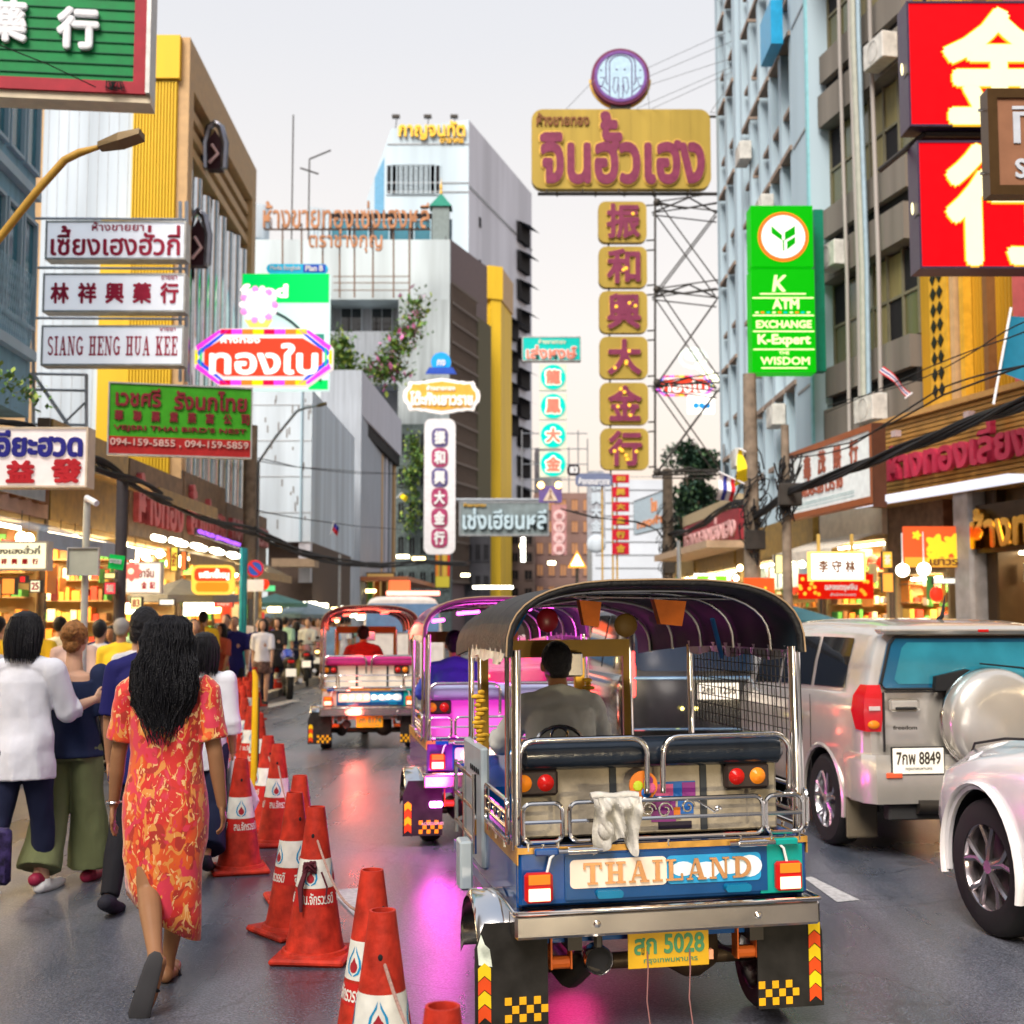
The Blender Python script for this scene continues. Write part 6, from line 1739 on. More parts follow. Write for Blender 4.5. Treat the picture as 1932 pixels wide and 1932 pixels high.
# ------------------------------------------------------------------ cars
def smooth_row(a, b, t): return a + (b - a) * t
def car(label, loc, rz, st, paint, glass, wheels, wr, hw, rimm, cat='car', name='parked_car', side_glass=None, rear_glass=None, front_glass=None, spokes=5, steer=0.0, parts=None, group='cars in the traffic queue'):
 """st: list of (y, w, zb, belt, ztop, zroof); loft closed body, cut wheel wells, glass panels laid on"""
 t = thing(name, label, cat, loc, rz, group)
 # resample stations smoothly
 S_ = []
 for i in range(len(st) - 1):
  for k in range(3):
   u = k / 3
   S_.append([smooth_row(st[i][j], st[i + 1][j], u) for j in range(6)])
 S_.append(list(st[-1]))
 for _ in range(1):
  S2 = [list(s) for s in S_]
  for i in range(1, len(S_) - 1):
   for j in range(1, 6): S2[i][j] = S_[i][j] * .5 + (S_[i - 1][j] + S_[i + 1][j]) * .25
  S_ = S2
 def prof(s):
  y, w, zb, be, zt, zr = s
  return [(w * .80, zb), (w * .965, zb + .03), (w * .99, zb + .12), (w * 1.0, (zb + be) * .5), (w * .995, be - .12), (w * .965, be), (w * .945, be + .015 if zt > be + .05 else be + .002),
    (w * .90, smooth_row(be, zt, .5)), (w * .83, zt), (w * .76, smooth_row(zt, zr, .6)), (w * .60, zr - .012 if zr > be + .02 else zr), (w * .3, zr)]
 rings = []
 for s in S_:
  p = prof(s)
  rings.append([(x, s[0], z) for x, z in p] + [(-x, s[0], z) for x, z in reversed(p)])
 b = MB(); b.rings(rings)
 me = bpy.data.meshes.new('body'); me.from_pydata(b.v, [], b.f); me.update()
 bmx = bmesh.new(); bmx.from_mesh(me); bmesh.ops.recalc_face_normals(bmx, faces=bmx.faces); bmx.to_mesh(me); bmx.free()
 o = bpy.data.objects.new('body', me)
 c = MB()
 for (y, z) in wheels:
  for s in (-1, 1):
   c.lathe([(0, s * (hw - .30)), (wr * 1.17, s * (hw - .30)), (wr * 1.17, s * (hw + .2)), (0, s * (hw + .2))], 32, (0, y, z), 'x')
 cm = bpy.data.meshes.new('cut'); cm.from_pydata(c.v, [], c.f); cm.update()
 bmx = bmesh.new(); bmx.from_mesh(cm); bmesh.ops.recalc_face_normals(bmx, faces=bmx.faces); bmx.to_mesh(cm); bmx.free()
 co = bpy.data.objects.new('cut', cm)
 md = o.modifiers.new('b', 'BOOLEAN'); md.operation = 'DIFFERENCE'; md.object = co; md.solver = 'EXACT'
 m2 = bpy.data.meshes.new_from_object(evaluated(o, co)[0])
 bpy.data.objects.remove(o); bpy.data.objects.remove(co)
 m2.name = 'body'; m2.materials.clear(); m2.materials.append(paint)
 m2.polygons.foreach_set('use_smooth', [True] * len(m2.polygons)); m2.set_sharp_from_angle(angle=math.radians(38)); m2.update()
 link('body', m2, t)
 # well liners and lips
 for (y, z) in wheels:
  for s in (-1, 1):
   l_ = MB(); ang = [math.radians(-8 + 196 * i / 20) for i in range(21)]; q_ = [(x_, y + wr * 1.155 * math.cos(a), z + wr * 1.155 * math.sin(a)) for x_ in (s * (hw - .29), s * (hw - .03)) for a in ang]; l_.add(q_, [(i, i + 1, 22 + i, 21 + i) for i in range(20)] + [tuple(range(21))]); l_.build('wheel_well', VOID, t, True)
   l_ = MB(); l_.tube([(s * (hw - .012), y + wr * 1.18 * math.cos(a), z + wr * 1.18 * math.sin(a)) for a in [math.radians(-12 + 204 * i / 20) for i in range(21)]], .022, 6); l_.build('arch_lip', paint, t, True)
 for (y, z) in wheels:
  for s in (-1, 1):
   wheel(t, s * (hw - .12), y, wr, .2, rimm, sgn=s, spokes=spokes, steer=steer if y > 2.2 else 0)
 # glass panels follow the loft
 def quad(y0, y1, s, r0, r1, nm='side_window', n=6):
  q = MB(); vs = []
  for i in range(n + 1):
   y = y0 + (y1 - y0) * i / n
   k = max(j for j in range(len(S_)) if S_[j][0] <= y + 1e-6); k = min(k, len(S_) - 2)
   u = (y - S_[k][0]) / (S_[k + 1][0] - S_[k][0]); s_ = [smooth_row(S_[k][j], S_[k + 1][j], u) for j in range(6)]
   p = prof(s_)
   for j in range(5):
    f = r0 + (r1 - r0) * j / 4; a = int(f); fr = f - a
    a2 = min(a + 1, len(p) - 1)
    x = smooth_row(p[a][0], p[a2][0], fr); z = smooth_row(p[a][1], p[a2][1], fr)
    vs.append((s * (x + .006), y, z + .002))
  q.add(vs, [(i * 5 + j, (i + 1) * 5 + j, (i + 1) * 5 + j + 1, i * 5 + j + 1) for i in range(n) for j in range(4)])
  q.build(nm, glass, t, True)
 for s in (-1, 1):
  for (y0, y1) in (side_glass or []):
   quad(y0, y1, s, 6.15, 7.9)
 return t, S_, prof
SILV = mat('silver_metallic', (0.56, 0.53, 0.48), 0.25, 0.55, var=0.04, coat=0.8)
PEARL = mat('pearl_white', (0.76, 0.74, 0.76), 0.22, 0.15, var=0.03, coat=0.9)
BLKP = mat('black_paint', (0.012, 0.013, 0.016), 0.15, 0.3, var=0.05, coat=1.0)
TINT = mat('tinted_glass', (0.012, 0.014, 0.016), 0.05, spec=1.0, var=0.0)
BTINT = mat('sky_reflecting_glass', (0.01, 0.11, 0.22), 0.08, 0.2, spec=1.0, var=0.25, scale=1.2)
ALLOY = mat('alloy_rim', (0.45, 0.45, 0.48), 0.25, 0.9, var=0.08)
GAP = mat('panel_gap', (0.02, 0.02, 0.02), 0.6)
# silver off-roader
rw = math.radians(8.0)
suv, S_, prof = car('silver off-roader seen from behind with round silver spare wheel cover', (3.35, 9.33, 0), rw,
 [(0, .80, .42, 1.16, 1.56, 1.62), (.07, .855, .38, 1.17, 1.58, 1.68), (.5, .87, .36, 1.16, 1.60, 1.72), (1.5, .87, .36, 1.14, 1.60, 1.73), (2.35, .87, .36, 1.12, 1.54, 1.68), (2.95, .865, .36, 1.08, 1.10, 1.12), (3.6, .84, .36, 1.0, 1.01, 1.05), (4.0, .80, .38, .86, .87, .90), (4.12, .70, .42, .70, .71, .72)],
 SILV, TINT, [(.78, .35), (3.28, .35)], .345, .87, ALLOY, name='off_roader', side_glass=[(.42, 1.02), (1.09, 1.78), (1.84, 2.45)])
def rb(x0, x1, y0, y1, z0, z1, n, m, par=suv, r=.01, sm=False):
 b = MB(); b.rbox(x0, x1, y0, y1, z0, z1, r); return b.build(n, m, par, sm)
WP = [(-.70, 1.22), (.70, 1.22), (.735, 1.26), (.665, 1.54), (.62, 1.59), (-.62, 1.59), (-.665, 1.54), (-.735, 1.26)]
b = MB(); b.prism(WP, -.035, .02); b.build('rear_window', BTINT, suv)
b = MB(); b.prism([(x * .86, 1.40 + (z - 1.40) * .8) for x, z in WP], -.038, -.0355); b.build('window_film', mat('inner_teal_glass', (.03, .27, .38), .06, .2, spec=1.0, var=.35, scale=2), suv)
b = MB(); b.tube([(x, -.04, z) for x, z in WP], .010, 6, closed=True); b.build('window_seal', BLACK, suv)
rb(-.74, .74, -.10, .06, 1.61, 1.67, 'spoiler', SILV, r=.025)
rb(-.02, .06, -.11, -.099, 1.625, 1.645, 'brake_light', LAMPR, r=.003)
b = MB(); b.tube([(-.02, .5, 1.71), (.0, .48, 1.74), (.10, .62, 1.90)], [.022, .016, .004], 8); b.build('antenna', BLACK, suv)
for s in (-1, 1):
 x0, x1 = (-.875, -.72) if s < 0 else (.72, .875)
 b = MB()
 b.rings([[(s * .735, -.03, .92), (s * .845, -.01, .92), (s * .865, .12, .93), (s * .735, .12, .92)], [(s * .725, -.04, 1.05), (s * .86, -.02, 1.05), (s * .88, .16, 1.06), (s * .725, .16, 1.05)], [(s * .725, -.04, 1.17), (s * .85, -.02, 1.17), (s * .87, .14, 1.17), (s * .725, .14, 1.17)], [(s * .735, -.02, 1.25), (s * .82, -.0, 1.25), (s * .83, .10, 1.25), (s * .735, .10, 1.25)]])
 tl = b.build('tail_lamp', mat('deep_red_lens', (.40, .005, .01), .12, coat=1.0, emit=(1, .02, .02), es=.12), suv, True)
 q = MB(); q.rbox(min(s * .745, s * .83), max(s * .745, s * .83), -.047, -.04, 1.07, 1.10, .002); q.build('clear_lens', mat('clear_lens', (.6, .5, .5), .15, coat=1.0), tl)
 q = MB(); q.ell((s * .79, -.03, .97), (.045, .02, .03), 12, 8); q.build('amber_lens', LAMPO, tl, True)
 rb(min(s * .62, s * .74), max(s * .62, s * .74), -.115, -.10, .60, .64, 'reflector', mat('orange_reflector', (.7, .12, .05), .3), r=.006)
b = MB(); b.rings([[(x, y, z0) for x, y in ((-.86, .35), (-.87, .0), (-.80, -.09), (.80, -.09), (.87, .0), (.86, .35))] for z0 in (.42,)] + [[(x * 1.01, y - .01, .50) for x, y in ((-.86, .35), (-.87, .0), (-.80, -.09), (.80, -.09), (.87, .0), (.86, .35))]] + [[(x * 1.01, y - .01, .70) for x, y in ((-.86, .35), (-.87, .0), (-.80, -.09), (.80, -.09), (.87, .0), (.86, .35))]] + [[(x, y + .02, .76) for x, y in ((-.86, .35), (-.87, .0), (-.80, -.09), (.80, -.09), (.87, .0), (.86, .35))]])
b.build('bumper', SILV, suv, True)
rb(-.03, -.018, -.06, -.04, .78, 1.2, 'door_gap', GAP, r=.002); o = COL.objects['door_gap']; o.location.x = -.70
rb(-.70, .74, -.045, -.03, 1.195, 1.205, 'belt_gap', GAP, r=.001)
rb(-.68, -.45, -.055, -.03, 1.06, 1.15, 'handle_recess', SILV, r=.02)
rb(-.64, -.48, -.07, -.055, 1.075, 1.095, 'handle', GAP, r=.006)
text('freedom', -.66, -.48, .935, .965, -.058, DARK, suv, .004, .02, name='badge')
rb(-.70, -.30, -.105, -.092, .62, .82, 'plate_frame', GAP, r=.004)
pl_ = rb(-.69, -.31, -.112, -.106, .63, .81, 'number_plate', mat('plate_white', (.72, .68, .60), .4, emit=(1, .9, .7), es=.35), r=.003)
text('7กพ 8849', -.665, -.335, .695, .785, -.1125, mat('plate_ink', (.05, .04, .03), .5), pl_, .002, .02, name='number')
text('กรุงเทพมหานคร', -.60, -.40, .65, .675, -.1125, mat('plate_ink', (.05, .04, .03), .5), pl_, .002, .01, name='number')
b = MB(); b.lathe([(0, -.33), (.20, -.326), (.31, -.305), (.355, -.27), (.37, -.23), (.37, -.12), (.35, -.07), (0, -.06)], 48, (.04, 0, 1.0), 'y'); b.build('spare_wheel_cover', SILV, suv, True, angle=60)
b = MB(); b.lathe([(.356, -.09), (.376, -.10), (.376, -.13), (.37, -.14)], 48, (.04, 0, 1.0), 'y', cap=False); b.build('cover_rim', CHROME, suv, True)
b = MB(); b.prism([(-.35, 1.21), (.12, 1.21), (.02, 1.33), (-.10, 1.36), (-.34, 1.31)], -.09, -.036); b.build('wiper_motor', BLACK, suv)
b = MB(); b.tube([(-.0, -.08, 1.40), (.3, -.10, 1.37), (.75, -.06, 1.27)], [.012, .016, .012], 6, flat=.5); b.build('wiper', BLACK, suv)
b = MB(); b.tube([(-.50, -.04, .40), (-.05, -.04, .39)], .085, 16, flat=.7); b.build('silencer', mat('sooty_steel', (.04, .035, .03)), suv, True)
for s in (-1, 1):
 b = MB(); b.rbox(s * .74 - .12, s * .74 + .12, .33, .345, .12, .46, .01); b.build('mud_flap', mat('grey_brown_flap', (.12, .10, .07), .6), suv)
rb(-.70, .70, -.05, .05, .30, .44, 'rear_valance', mat('dark_plastic', (.03, .03, .03), .6))
for s in (-1, 1):
 b = MB(); b.rbox(s * .90 - .01 - .01, s * .90 + .01, 1.12, 1.28, .95, .985, .006); b.build('door_handle', SILV, suv)
 for y in (.98, 1.80, 2.55):
  b = MB(); b.box(s * .871, s * .874, y, y + .008, .5, 1.13); b.build('door_gap', GAP, suv)
# white crossover at the right edge
cx, S2_, prof2 = car('white crossover with black and pink reflecting alloy wheel, cut by the right edge', (3.80, 3.82, 0), math.radians(5.5),
 [(0, .80, .40, .95, 1.40, 1.5), (.1, .88, .34, 1.0, 1.45, 1.6), (.8, .91, .30, 1.02, 1.52, 1.66), (2.0, .91, .30, 1.0, 1.5, 1.66), (2.5, .91, .30, .99, 1.35, 1.5), (3.0, .91, .30, 1.0, 1.06, 1.12), (3.5, .905, .30, .94, 1.00, 1.08), (4.0, .87, .32, .82, .90, .98), (4.22, .80, .36, .72, .80, .86), (4.33, .66, .42, .60, .66, .70)],
 PEARL, TINT, [(.85, .37), (3.42, .37)], .37, .91, mat('graphite_pink_rim', (.40, .36, .38), .2, .9, var=.1), name='crossover', side_glass=[(.4, 1.2), (1.3, 2.5)], steer=math.radians(6))
b = MB(); b.tube([(-.915, 3.42 + .45 * math.cos(a), .37 + .45 * math.sin(a)) for a in [math.radians(-14 + 208 * i / 22) for i in range(23)]], .03, 8, flat=.5); b.build('arch_cladding', PEARL, cx, True)
b = MB(); b.rings([[(-.80, 3.75, .93), (-.68, 3.75, .98), (-.66, 3.76, .85), (-.86, 3.76, .84)], [(-.72, 4.12, .83), (-.60, 4.15, .88), (-.58, 4.18, .76), (-.76, 4.16, .74)]]); b.build('headlight', mat('clear_headlamp', (.5, .5, .55), .1, .3, coat=1.0), cx, True)
b = MB(); b.box(-.914, -.911, 2.62, 2.63, .45, 1.0); b.build('door_gap', GAP, cx)
b = MB(); b.tube([(-.78, 2.95, 1.10), (-.76, 3.4, 1.065), (-.70, 3.9, .99), (-.60, 4.15, .92)], .008, 6); b.build('bonnet_gap', GAP, cx)
# black people carrier in front of the first tuk-tuk
van, S3, prof3 = car('black people carrier with white plate, seen through the near tuk-tuk', (1.90, 11.9, 0), math.radians(5),
 [(0, .84, .40, 1.15, 1.70, 1.80), (.08, .90, .34, 1.18, 1.74, 1.88), (.6, .92, .30, 1.18, 1.78, 1.92), (2.4, .92, .30, 1.15, 1.78, 1.93), (3.3, .92, .30, 1.12, 1.6, 1.75), (4.1, .9, .32, 1.05, 1.08, 1.12), (4.7, .82, .36, .85, .88, .92), (4.8, .7, .42, .7, .72, .74)],
 BLKP, TINT, [(.95, .34), (3.9, .34)], .34, .92, ALLOY, name='people_carrier', cat='van', side_glass=[(.25, 1.3), (1.4, 2.4), (2.5, 3.3)])
b = MB(); b.prism(rrect(-.78, .78, 1.24, 1.74, .08), -.03, .02); b.build('rear_window', mat('night_blue_glass', (.008, .02, .045), .08, .0, spec=.6), van)
rb(-.80, .80, -.04, .01, 1.16, 1.19, 'chrome_highlight_bar', mat('blue_chrome', (.3, .45, .6), .15, 1.0), van, r=.008)
rb(-.80, .80, -.05, .01, .70, .72, 'chrome_highlight_bar', mat('blue_chrome', (.3, .45, .6), .15, 1.0), van, r=.006)  # lower strip stands for the highlight line along the body
v = rb(-.20, .18, -.06, -.035, .98, 1.13, 'number_plate', mat('plate_white', (.72, .68, .6)), van, r=.003)
text('2กข 1256', -.17, .15, 1.03, 1.10, -.061, mat('plate_ink', (.05, .04, .03)), v, .002, .02, name='number')
for s in (-1, 1):
 rb(s * .82 - .05, s * .82 + .05, -.03, .06, 1.0, 1.42, 'tail_lamp', mat('bright_red_lens', (.6, .01, .02), .15, emit=(1, .06, .05), es=3.0), van, r=.015)
 rb(s * .76 - .09, s * .76 + .09, -.04, .02, .52, .56, 'reflector', mat('bright_red_lens', (.6, .01, .02)), van, r=.006)
for x in (-.35, -.22, .25):
 b = MB(); b.ell((x, -.06, .90), (.018, .01, .018), 8, 6); b.build('plate_glint', glow('yellow_glint', (1, .8, .2), 3.0), van)  # glowing beads paint the yellow glints below the plate
taxi, S4, prof4 = car('pink and red taxi saloon ahead, seen between driver and posts', (.30, 18.4, 0), math.radians(3),
 [(0, .78, .40, .92, .94, .98), (.15, .84, .32, .95, .97, 1.02), (.7, .86, .28, .95, 1.0, 1.05), (1.3, .86, .28, .93, 1.36, 1.44), (2.3, .86, .28, .92, 1.38, 1.46), (3.1, .86, .28, .90, .98, 1.02), (4.2, .8, .32, .78, .80, .84), (4.4, .7, .4, .6, .62, .64)],
 mat('hot_pink_paint', (.55, .02, .16), .2, coat=.9), TINT, [(.8, .32), (3.5, .32)], .32, .86, ALLOY, name='taxi', cat='taxi', side_glass=[(1.1, 1.9), (2.0, 2.8)])
b = MB(); b.add([(-.62, .72, 1.06), (.62, .72, 1.06), (.56, 1.28, 1.40), (-.56, 1.28, 1.40)], [(0, 1, 2, 3)]); b.build('rear_window', mat('rosy_glass', (.25, .08, .10), .1, spec=1.0, emit=(1, .2, .15), es=.2), taxi)
for s in (-1, 1):
 for z in (.80, .90):
  b = MB(); b.ell((s * .68, -.01, z), (.07, .03, .035), 10, 6); b.build('tail_lamp', glow('brake_glow', (1, .12, .08), 5.0), taxi)
b = MB(); b.ell((0, 1.0, 1.36), (.07, .03, .025), 10, 6); b.build('high_brake_light', glow('brake_glow', (1, .12, .08), 5.0), taxi)
bus, S5, prof5 = car('white minibus with blue rear window and red light bar on the roof', (-2.3, 27, 0), math.radians(4),
 [(0, .86, .45, 1.3, 2.0, 2.10), (.1, .90, .40, 1.32, 2.02, 2.18), (3.5, .90, .40, 1.3, 2.0, 2.2), (4.3, .88, .40, 1.2, 1.3, 1.4), (4.7, .8, .45, .9, .95, 1.0)],
 mat('off_white_paint', (.6, .58, .55), .3, coat=.5), TINT, [(.9, .36), (3.8, .36)], .36, .90, ALLOY, name='minibus', cat='van', side_glass=[(.4, 2.0), (2.1, 3.4)])
b = MB(); b.prism(rrect(-.76, .76, 1.42, 2.02, .08), -.03, .02); b.build('rear_window', mat('slate_blue_glass', (.10, .20, .35), .15), bus)
rb(-.35, .78, .2, .35, 2.2, 2.29, 'light_bar', glow('bar_red', (1, .25, .18), 3.5), bus)
rb(-.3, .15, .4, .8, 2.3, 2.52, 'roof_beacon', glow('beacon_red', (1, .15, .05), 1.2), bus)
# another red-lamped car farther on the right
c3, S6, prof6 = car('dark saloon with bright red brake lamps beyond the black people carrier', (4.55, 16.8, 0), math.radians(4),
 [(0, .78, .40, .98, 1.0, 1.05), (.15, .84, .32, 1.0, 1.02, 1.1), (.6, .86, .28, 1.0, 1.4, 1.5), (2.3, .86, .28, .98, 1.42, 1.55), (3.1, .86, .28, .95, 1.0, 1.05), (4.2, .8, .32, .78, .80, .84), (4.4, .7, .4, .6, .62, .64)],
 BLKP, TINT, [(.8, .32), (3.5, .32)], .32, .86, ALLOY, name='saloon_car', side_glass=[(.8, 1.6), (1.7, 2.6)])
for s in (-1, 1):
 for z in (1.0, 1.25):
  b = MB(); b.ell((s * .70, -.02, z), (.10, .03, .035), 10, 6); b.build('tail_lamp', glow('brake_glow', (1, .12, .08), 5.0), c3)
# car queueing behind the camera, whose headlamps light the silver off-roader and the road
bk, S7, prof7 = car('grey saloon with lit headlamps waiting behind the viewer', (3.3, -7.6, 0), math.radians(7),
 [(0, .78, .40, .98, 1.0, 1.05), (.15, .84, .32, 1.0, 1.02, 1.1), (.6, .86, .28, 1.0, 1.4, 1.5), (2.3, .86, .28, .98, 1.42, 1.55), (3.1, .86, .28, .95, 1.0, 1.05), (4.2, .8, .32, .78, .80, .84), (4.4, .7, .4, .6, .62, .64)],
 mat('warm_grey_paint', (.2, .19, .18), .25, .4, coat=.8), TINT, [(.8, .32), (3.5, .32)], .32, .86, ALLOY, name='saloon_car', side_glass=[(.8, 1.6), (1.7, 2.6)])
for s in (-1, 1):
 b = MB(); b.ell((s * .62, 4.30, .66), (.11, .05, .07), 12, 8); b.build('headlamp', glow('headlamp_glow', (1, .88, .62), 12.0), bk, True)
 ld = bpy.data.lights.new('headlamp_beam', 'SPOT'); ld.energy = 600; ld.color = (1, .82, .52); ld.spot_size = math.radians(46); ld.spot_blend = .9; ld.shadow_soft_size = .08
 lo = bpy.data.objects.new('headlamp_beam', ld); COL.objects.link(lo); lo.parent = bk; lo.location = (s * .62, 4.42, .66); lo.rotation_euler = (math.radians(84), 0, math.radians(-3))
# ------------------------------------------------------------------ people
def V(*a): return Vector(a)
def capsule(mb, pts, rad, n=12, flat=None):
 mb.tube(pts, rad, n, flat=flat)
 for p, r in zip(pts, rad):
  mb.ell(p, (r * .99, r * .99, r * .99), n, 8)
def hand(mb, w, d, side, scale, curl=0.35, palm_n=None):
 """hand at wrist w pointing along d; palm facing the body; five separate fingers"""
 d = d.normalized()
 up = palm_n if palm_n is not None else V(side, 0, 0)           # back of the hand points outwards
 up = (up - d * up.dot(d)).normalized()
 ac = d.cross(up).normalized()
 s = scale
 c = w + d * .045 * s
 R = Matrix((ac, up, d)).transposed()
 mb.ell(c, (.040 * s, .015 * s, .052 * s), 12, 8, R=R)
 mb.ell(w, (.024 * s, .019 * s, .03 * s), 10, 6, R=R)
 for i, (o, l) in enumerate(((-.027, .068), (-.009, .077), (.010, .071), (.027, .056))):
  b = w + d * .082 * s + ac * o * s
  k1 = curl * (1 + .25 * i)
  d1 = (d * math.cos(k1 * .5) - up * math.sin(k1 * .5)).normalized()
  d2 = (d * math.cos(k1 * 1.2) - up * math.sin(k1 * 1.2)).normalized()
  p1 = b + d1 * l * .5 * s; p2 = p1 + d2 * l * .5 * s
  capsule(mb, [b - d * .02 * s, p1, p2], [.0088 * s, .0082 * s, .0068 * s], 8)
 tb = w + d * .022 * s - ac * .026 * s
 td = (d * .75 - ac * .6 - up * .25).normalized()
 capsule(mb, [tb, tb + td * .035 * s, tb + td * .035 * s + (td * .6 + d * .6).normalized() * .03 * s], [.012 * s, .0105 * s, .0085 * s], 8)
def person(label, loc, rz, H=1.68, female=False, skin=None, hair=None, hstyle='short', top=None, sleeve='short', toplen=.50, bottom=None, bstyle='pants', blen=.06, shoe=None,
     legs=((14, 8), (-16, 22)), arms=((12, 10), (-14, 18)), lean=0.0, head_turn=0.0, detail=1, group=None, build=1.0, topfit=1.0, armv=None, bare_shoulder=False, legx=(0, 0, 0, 0), armx=.035):
 """legs: (hip swing forward deg, knee bend deg) left, right; arms: (shoulder swing forward deg, elbow bend deg) left, right"""
 t = thing('person', label, 'person', loc, rz, group)
 sk = skin or mat('skin_light', (.48, .29, .20), .55, var=.08)
 b = MB()
 hipz = .515 * H; hw = (.052 if not female else .056) * H; shz = .815 * H; sw = (.112 if not female else .098) * H * build
 R = lambda deg, v: Matrix.Rotation(math.radians(deg), 3, 'X') @ v
 up = V(0, math.sin(lean), math.cos(lean))
 hip = V(0, 0, hipz)
 J = {}
 lowest = 1e9
 for i, s in enumerate((-1, 1)):
  sw_, kn = legs[i]
  h = hip + V(s * hw, 0, -.01)
  k = h + R(sw_, V(s * .004 + legx[2 * i], 0, -.245 * H))
  a = k + R(sw_ - kn, V(-s * .004 + legx[2 * i + 1], 0, -.235 * H))
  fd = R(sw_ - kn, V(0, 1, -.05)) if kn < 30 else R(sw_ - kn - 10, V(0, 1, -.55))
  if kn < 30: fd = V(0, 1, -.12 + (0.0 if sw_ > 0 else -.25))
  fd.x += (-.32 if legx[1] and not i else 0)
  fd.normalize()
  J['leg', i] = (h, k, a, a + fd * .14 * H * .9)
  lowest = min(lowest, a.z - .038 * H)
 dz = -lowest
 hip.z += dz
 for i in (0, 1): J['leg', i] = tuple(p + V(0, 0, dz) for p in J['leg', i])
 chest = hip + up * (shz - hipz)
 neck = chest + up * .045 * H
 head = neck + up * .082 * H + V(0, .008, 0)
 for i, s in enumerate((-1, 1)):
  if armv and armv[i]:
   e_, w_ = armv[i]
   sh = chest + V(s * sw, 0, -.012 * H); el = sh + V(*e_); wr = el + V(*w_)
  else:
   sa, eb = arms[i]
   sh = chest + V(s * sw, 0, -.012 * H)
   el = sh + R(sa, V(s * armx, 0, -.172 * H)); wr = el + R(sa + eb, V(s * (armx - .031), 0, -.148 * H))
  J['arm', i] = (sh, el, wr)
 bw = build * (1.0 if not female else .92)
 # torso
 ring = []
 for f, rx, ry, oy in ((-.06, .085, .075, -.008), (0, .098 if female else .090, .068, -.01), (.15, .088, .06, -.006), (.35, .074 if female else .082, .052, 0), (.6, .090, .060, .004), (.82, .096, .058, 0), (.95, .085, .045, -.004), (1.0, .045, .035, -.004)):
  c = hip + (chest - hip) * f + V(0, oy * H, 0)
  ring.append([(c.x + rx * H * bw * math.cos(a), c.y + ry * H * bw * math.sin(a), c.z) for a in [2 * PI * k / 20 for k in range(20)]])
 b.rings(ring)
 capsule(b, [chest + V(0, -.005, -.02), neck, head - V(0, 0, .03)], [.040 * H * bw, .031 * H * bw, .031 * H * bw], 14)
 RH = Matrix.Rotation(head_turn, 3, 'Z')
 b.ell(head + V(0, 0, .012 * H), (.044 * H, .054 * H, .058 * H), 20, 14)
 b.ell(head + RH @ V(0, .022 * H, -.026 * H), (.033 * H, .034 * H, .034 * H), 14, 10)
 b.ell(head + RH @ V(0, .056 * H, -.006 * H), (.008 * H, .013 * H, .014 * H), 8, 6)
 for s in (-1, 1): b.ell(head + RH @ V(s * .045 * H, -.002, -.004 * H), (.006 * H, .012 * H, .020 * H), 8, 6)
 for i, s in enumerate((-1, 1)):
  sh, el, wr = J['arm', i]
  capsule(b, [sh, sh.lerp(el, .5), el, el.lerp(wr, .35), wr], [.030 * H * bw, .027 * H * bw, .0235 * H * bw, .0235 * H * bw, .0155 * H * bw], 12)
  if detail: hand(b, wr, (wr - el), s, H / 1.72, .35 + .15 * i)
  else: b.ell(wr + (wr - el).normalized() * .06, (.02, .035, .06), 8, 6)
  h, k, a, to = J['leg', i]
  capsule(b, [h, h.lerp(k, .5), k, k.lerp(a, .3), a.lerp(k, .15), a], [.052 * H * bw, .045 * H * bw, .032 * H * bw, .033 * H * bw, .021 * H * bw, .022 * H * bw], 14)
  hl = a + (a - to).normalized() * .02 * H
  capsule(b, [hl - V(0, 0, .018 * H), a.lerp(to, .5) - V(0, 0, .022 * H), to - V(0, 0, .012 * H)], [.022 * H, .023 * H, .018 * H], 10, flat=.75)
 remesh(b, .0065 if detail else .016, 'body', sk, t, 3)
 hipz = hip.z
 # hair
 if hair:
  hb = MB()
  if hstyle == 'short':
   hb.ell(head + V(0, -.012 * H, .022 * H), (.050 * H, .056 * H, .056 * H), 20, 14)
   hb.ell(head + V(0, -.030 * H, -.006 * H), (.042 * H, .032 * H, .040 * H), 16, 10)
   remesh(hb, .009 if detail else .02, 'hair', hair, t, 2, disp=(lambda c, n_: c + n_ * .006 * noise.noise(c * 55)) if detail else None)
  elif hstyle == 'bob':
   rg = []
   for z, rx, ry, oy in ((.075, .012, .012, -.01), (.066, .036, .04, -.012), (.045, .052, .056, -.014), (.015, .060, .060, -.018), (-.02, .062, .058, -.024), (-.05, .063, .054, -.028), (-.075, .060, .048, -.03), (-.095, .054, .042, -.03)):
    rg.append([(head.x + (rx + .002 * math.sin(k * 4)) * H * math.cos(a), head.y + (oy + (ry + .0015 * math.sin(k * 5 + z * 40)) * math.sin(a)) * H, head.z + z * H + (.004 * math.sin(k * 3) if z < -.08 else 0)) for k, a in enumerate([2 * PI * k / 40 for k in range(40)])])
   hb.rings(rg); hb.build('hair', hair, t, True, angle=80)
   if detail:
    sq = MB(); rn = random.Random(int(H * 1000))
    for i in range(150):
     a = rn.uniform(PI * .7, PI * 2.3); k0 = rn.uniform(.96, 1.06); ln = rn.uniform(-.085, -.115)
     sq.tube([(head.x + (rx * k0 * math.cos(a) + .002 * math.sin(i + j)) * H, head.y + (oy + ry * k0 * math.sin(a)) * H, head.z + z * H) for j, (z, rx, ry, oy) in enumerate(((.055, .045, .05, -.013), (.01, .061, .061, -.018), (-.04, .0635, .058, -.027), (ln * .8, .060, .050, -.03), (ln, .055, .044, -.03)))], [.004, .005, .0045, .0035, .0015], 4)
    sq.build('hair_strands', hair, t, True)['kind'] = 'stuff'
  elif hstyle == 'bun':
   hb.ell(head + V(0, -.012 * H, .018 * H), (.051 * H, .058 * H, .055 * H), 20, 14)
   hb.ell(head + V(.004, -.058 * H, .030 * H), (.034 * H, .026 * H, .030 * H), 16, 12)
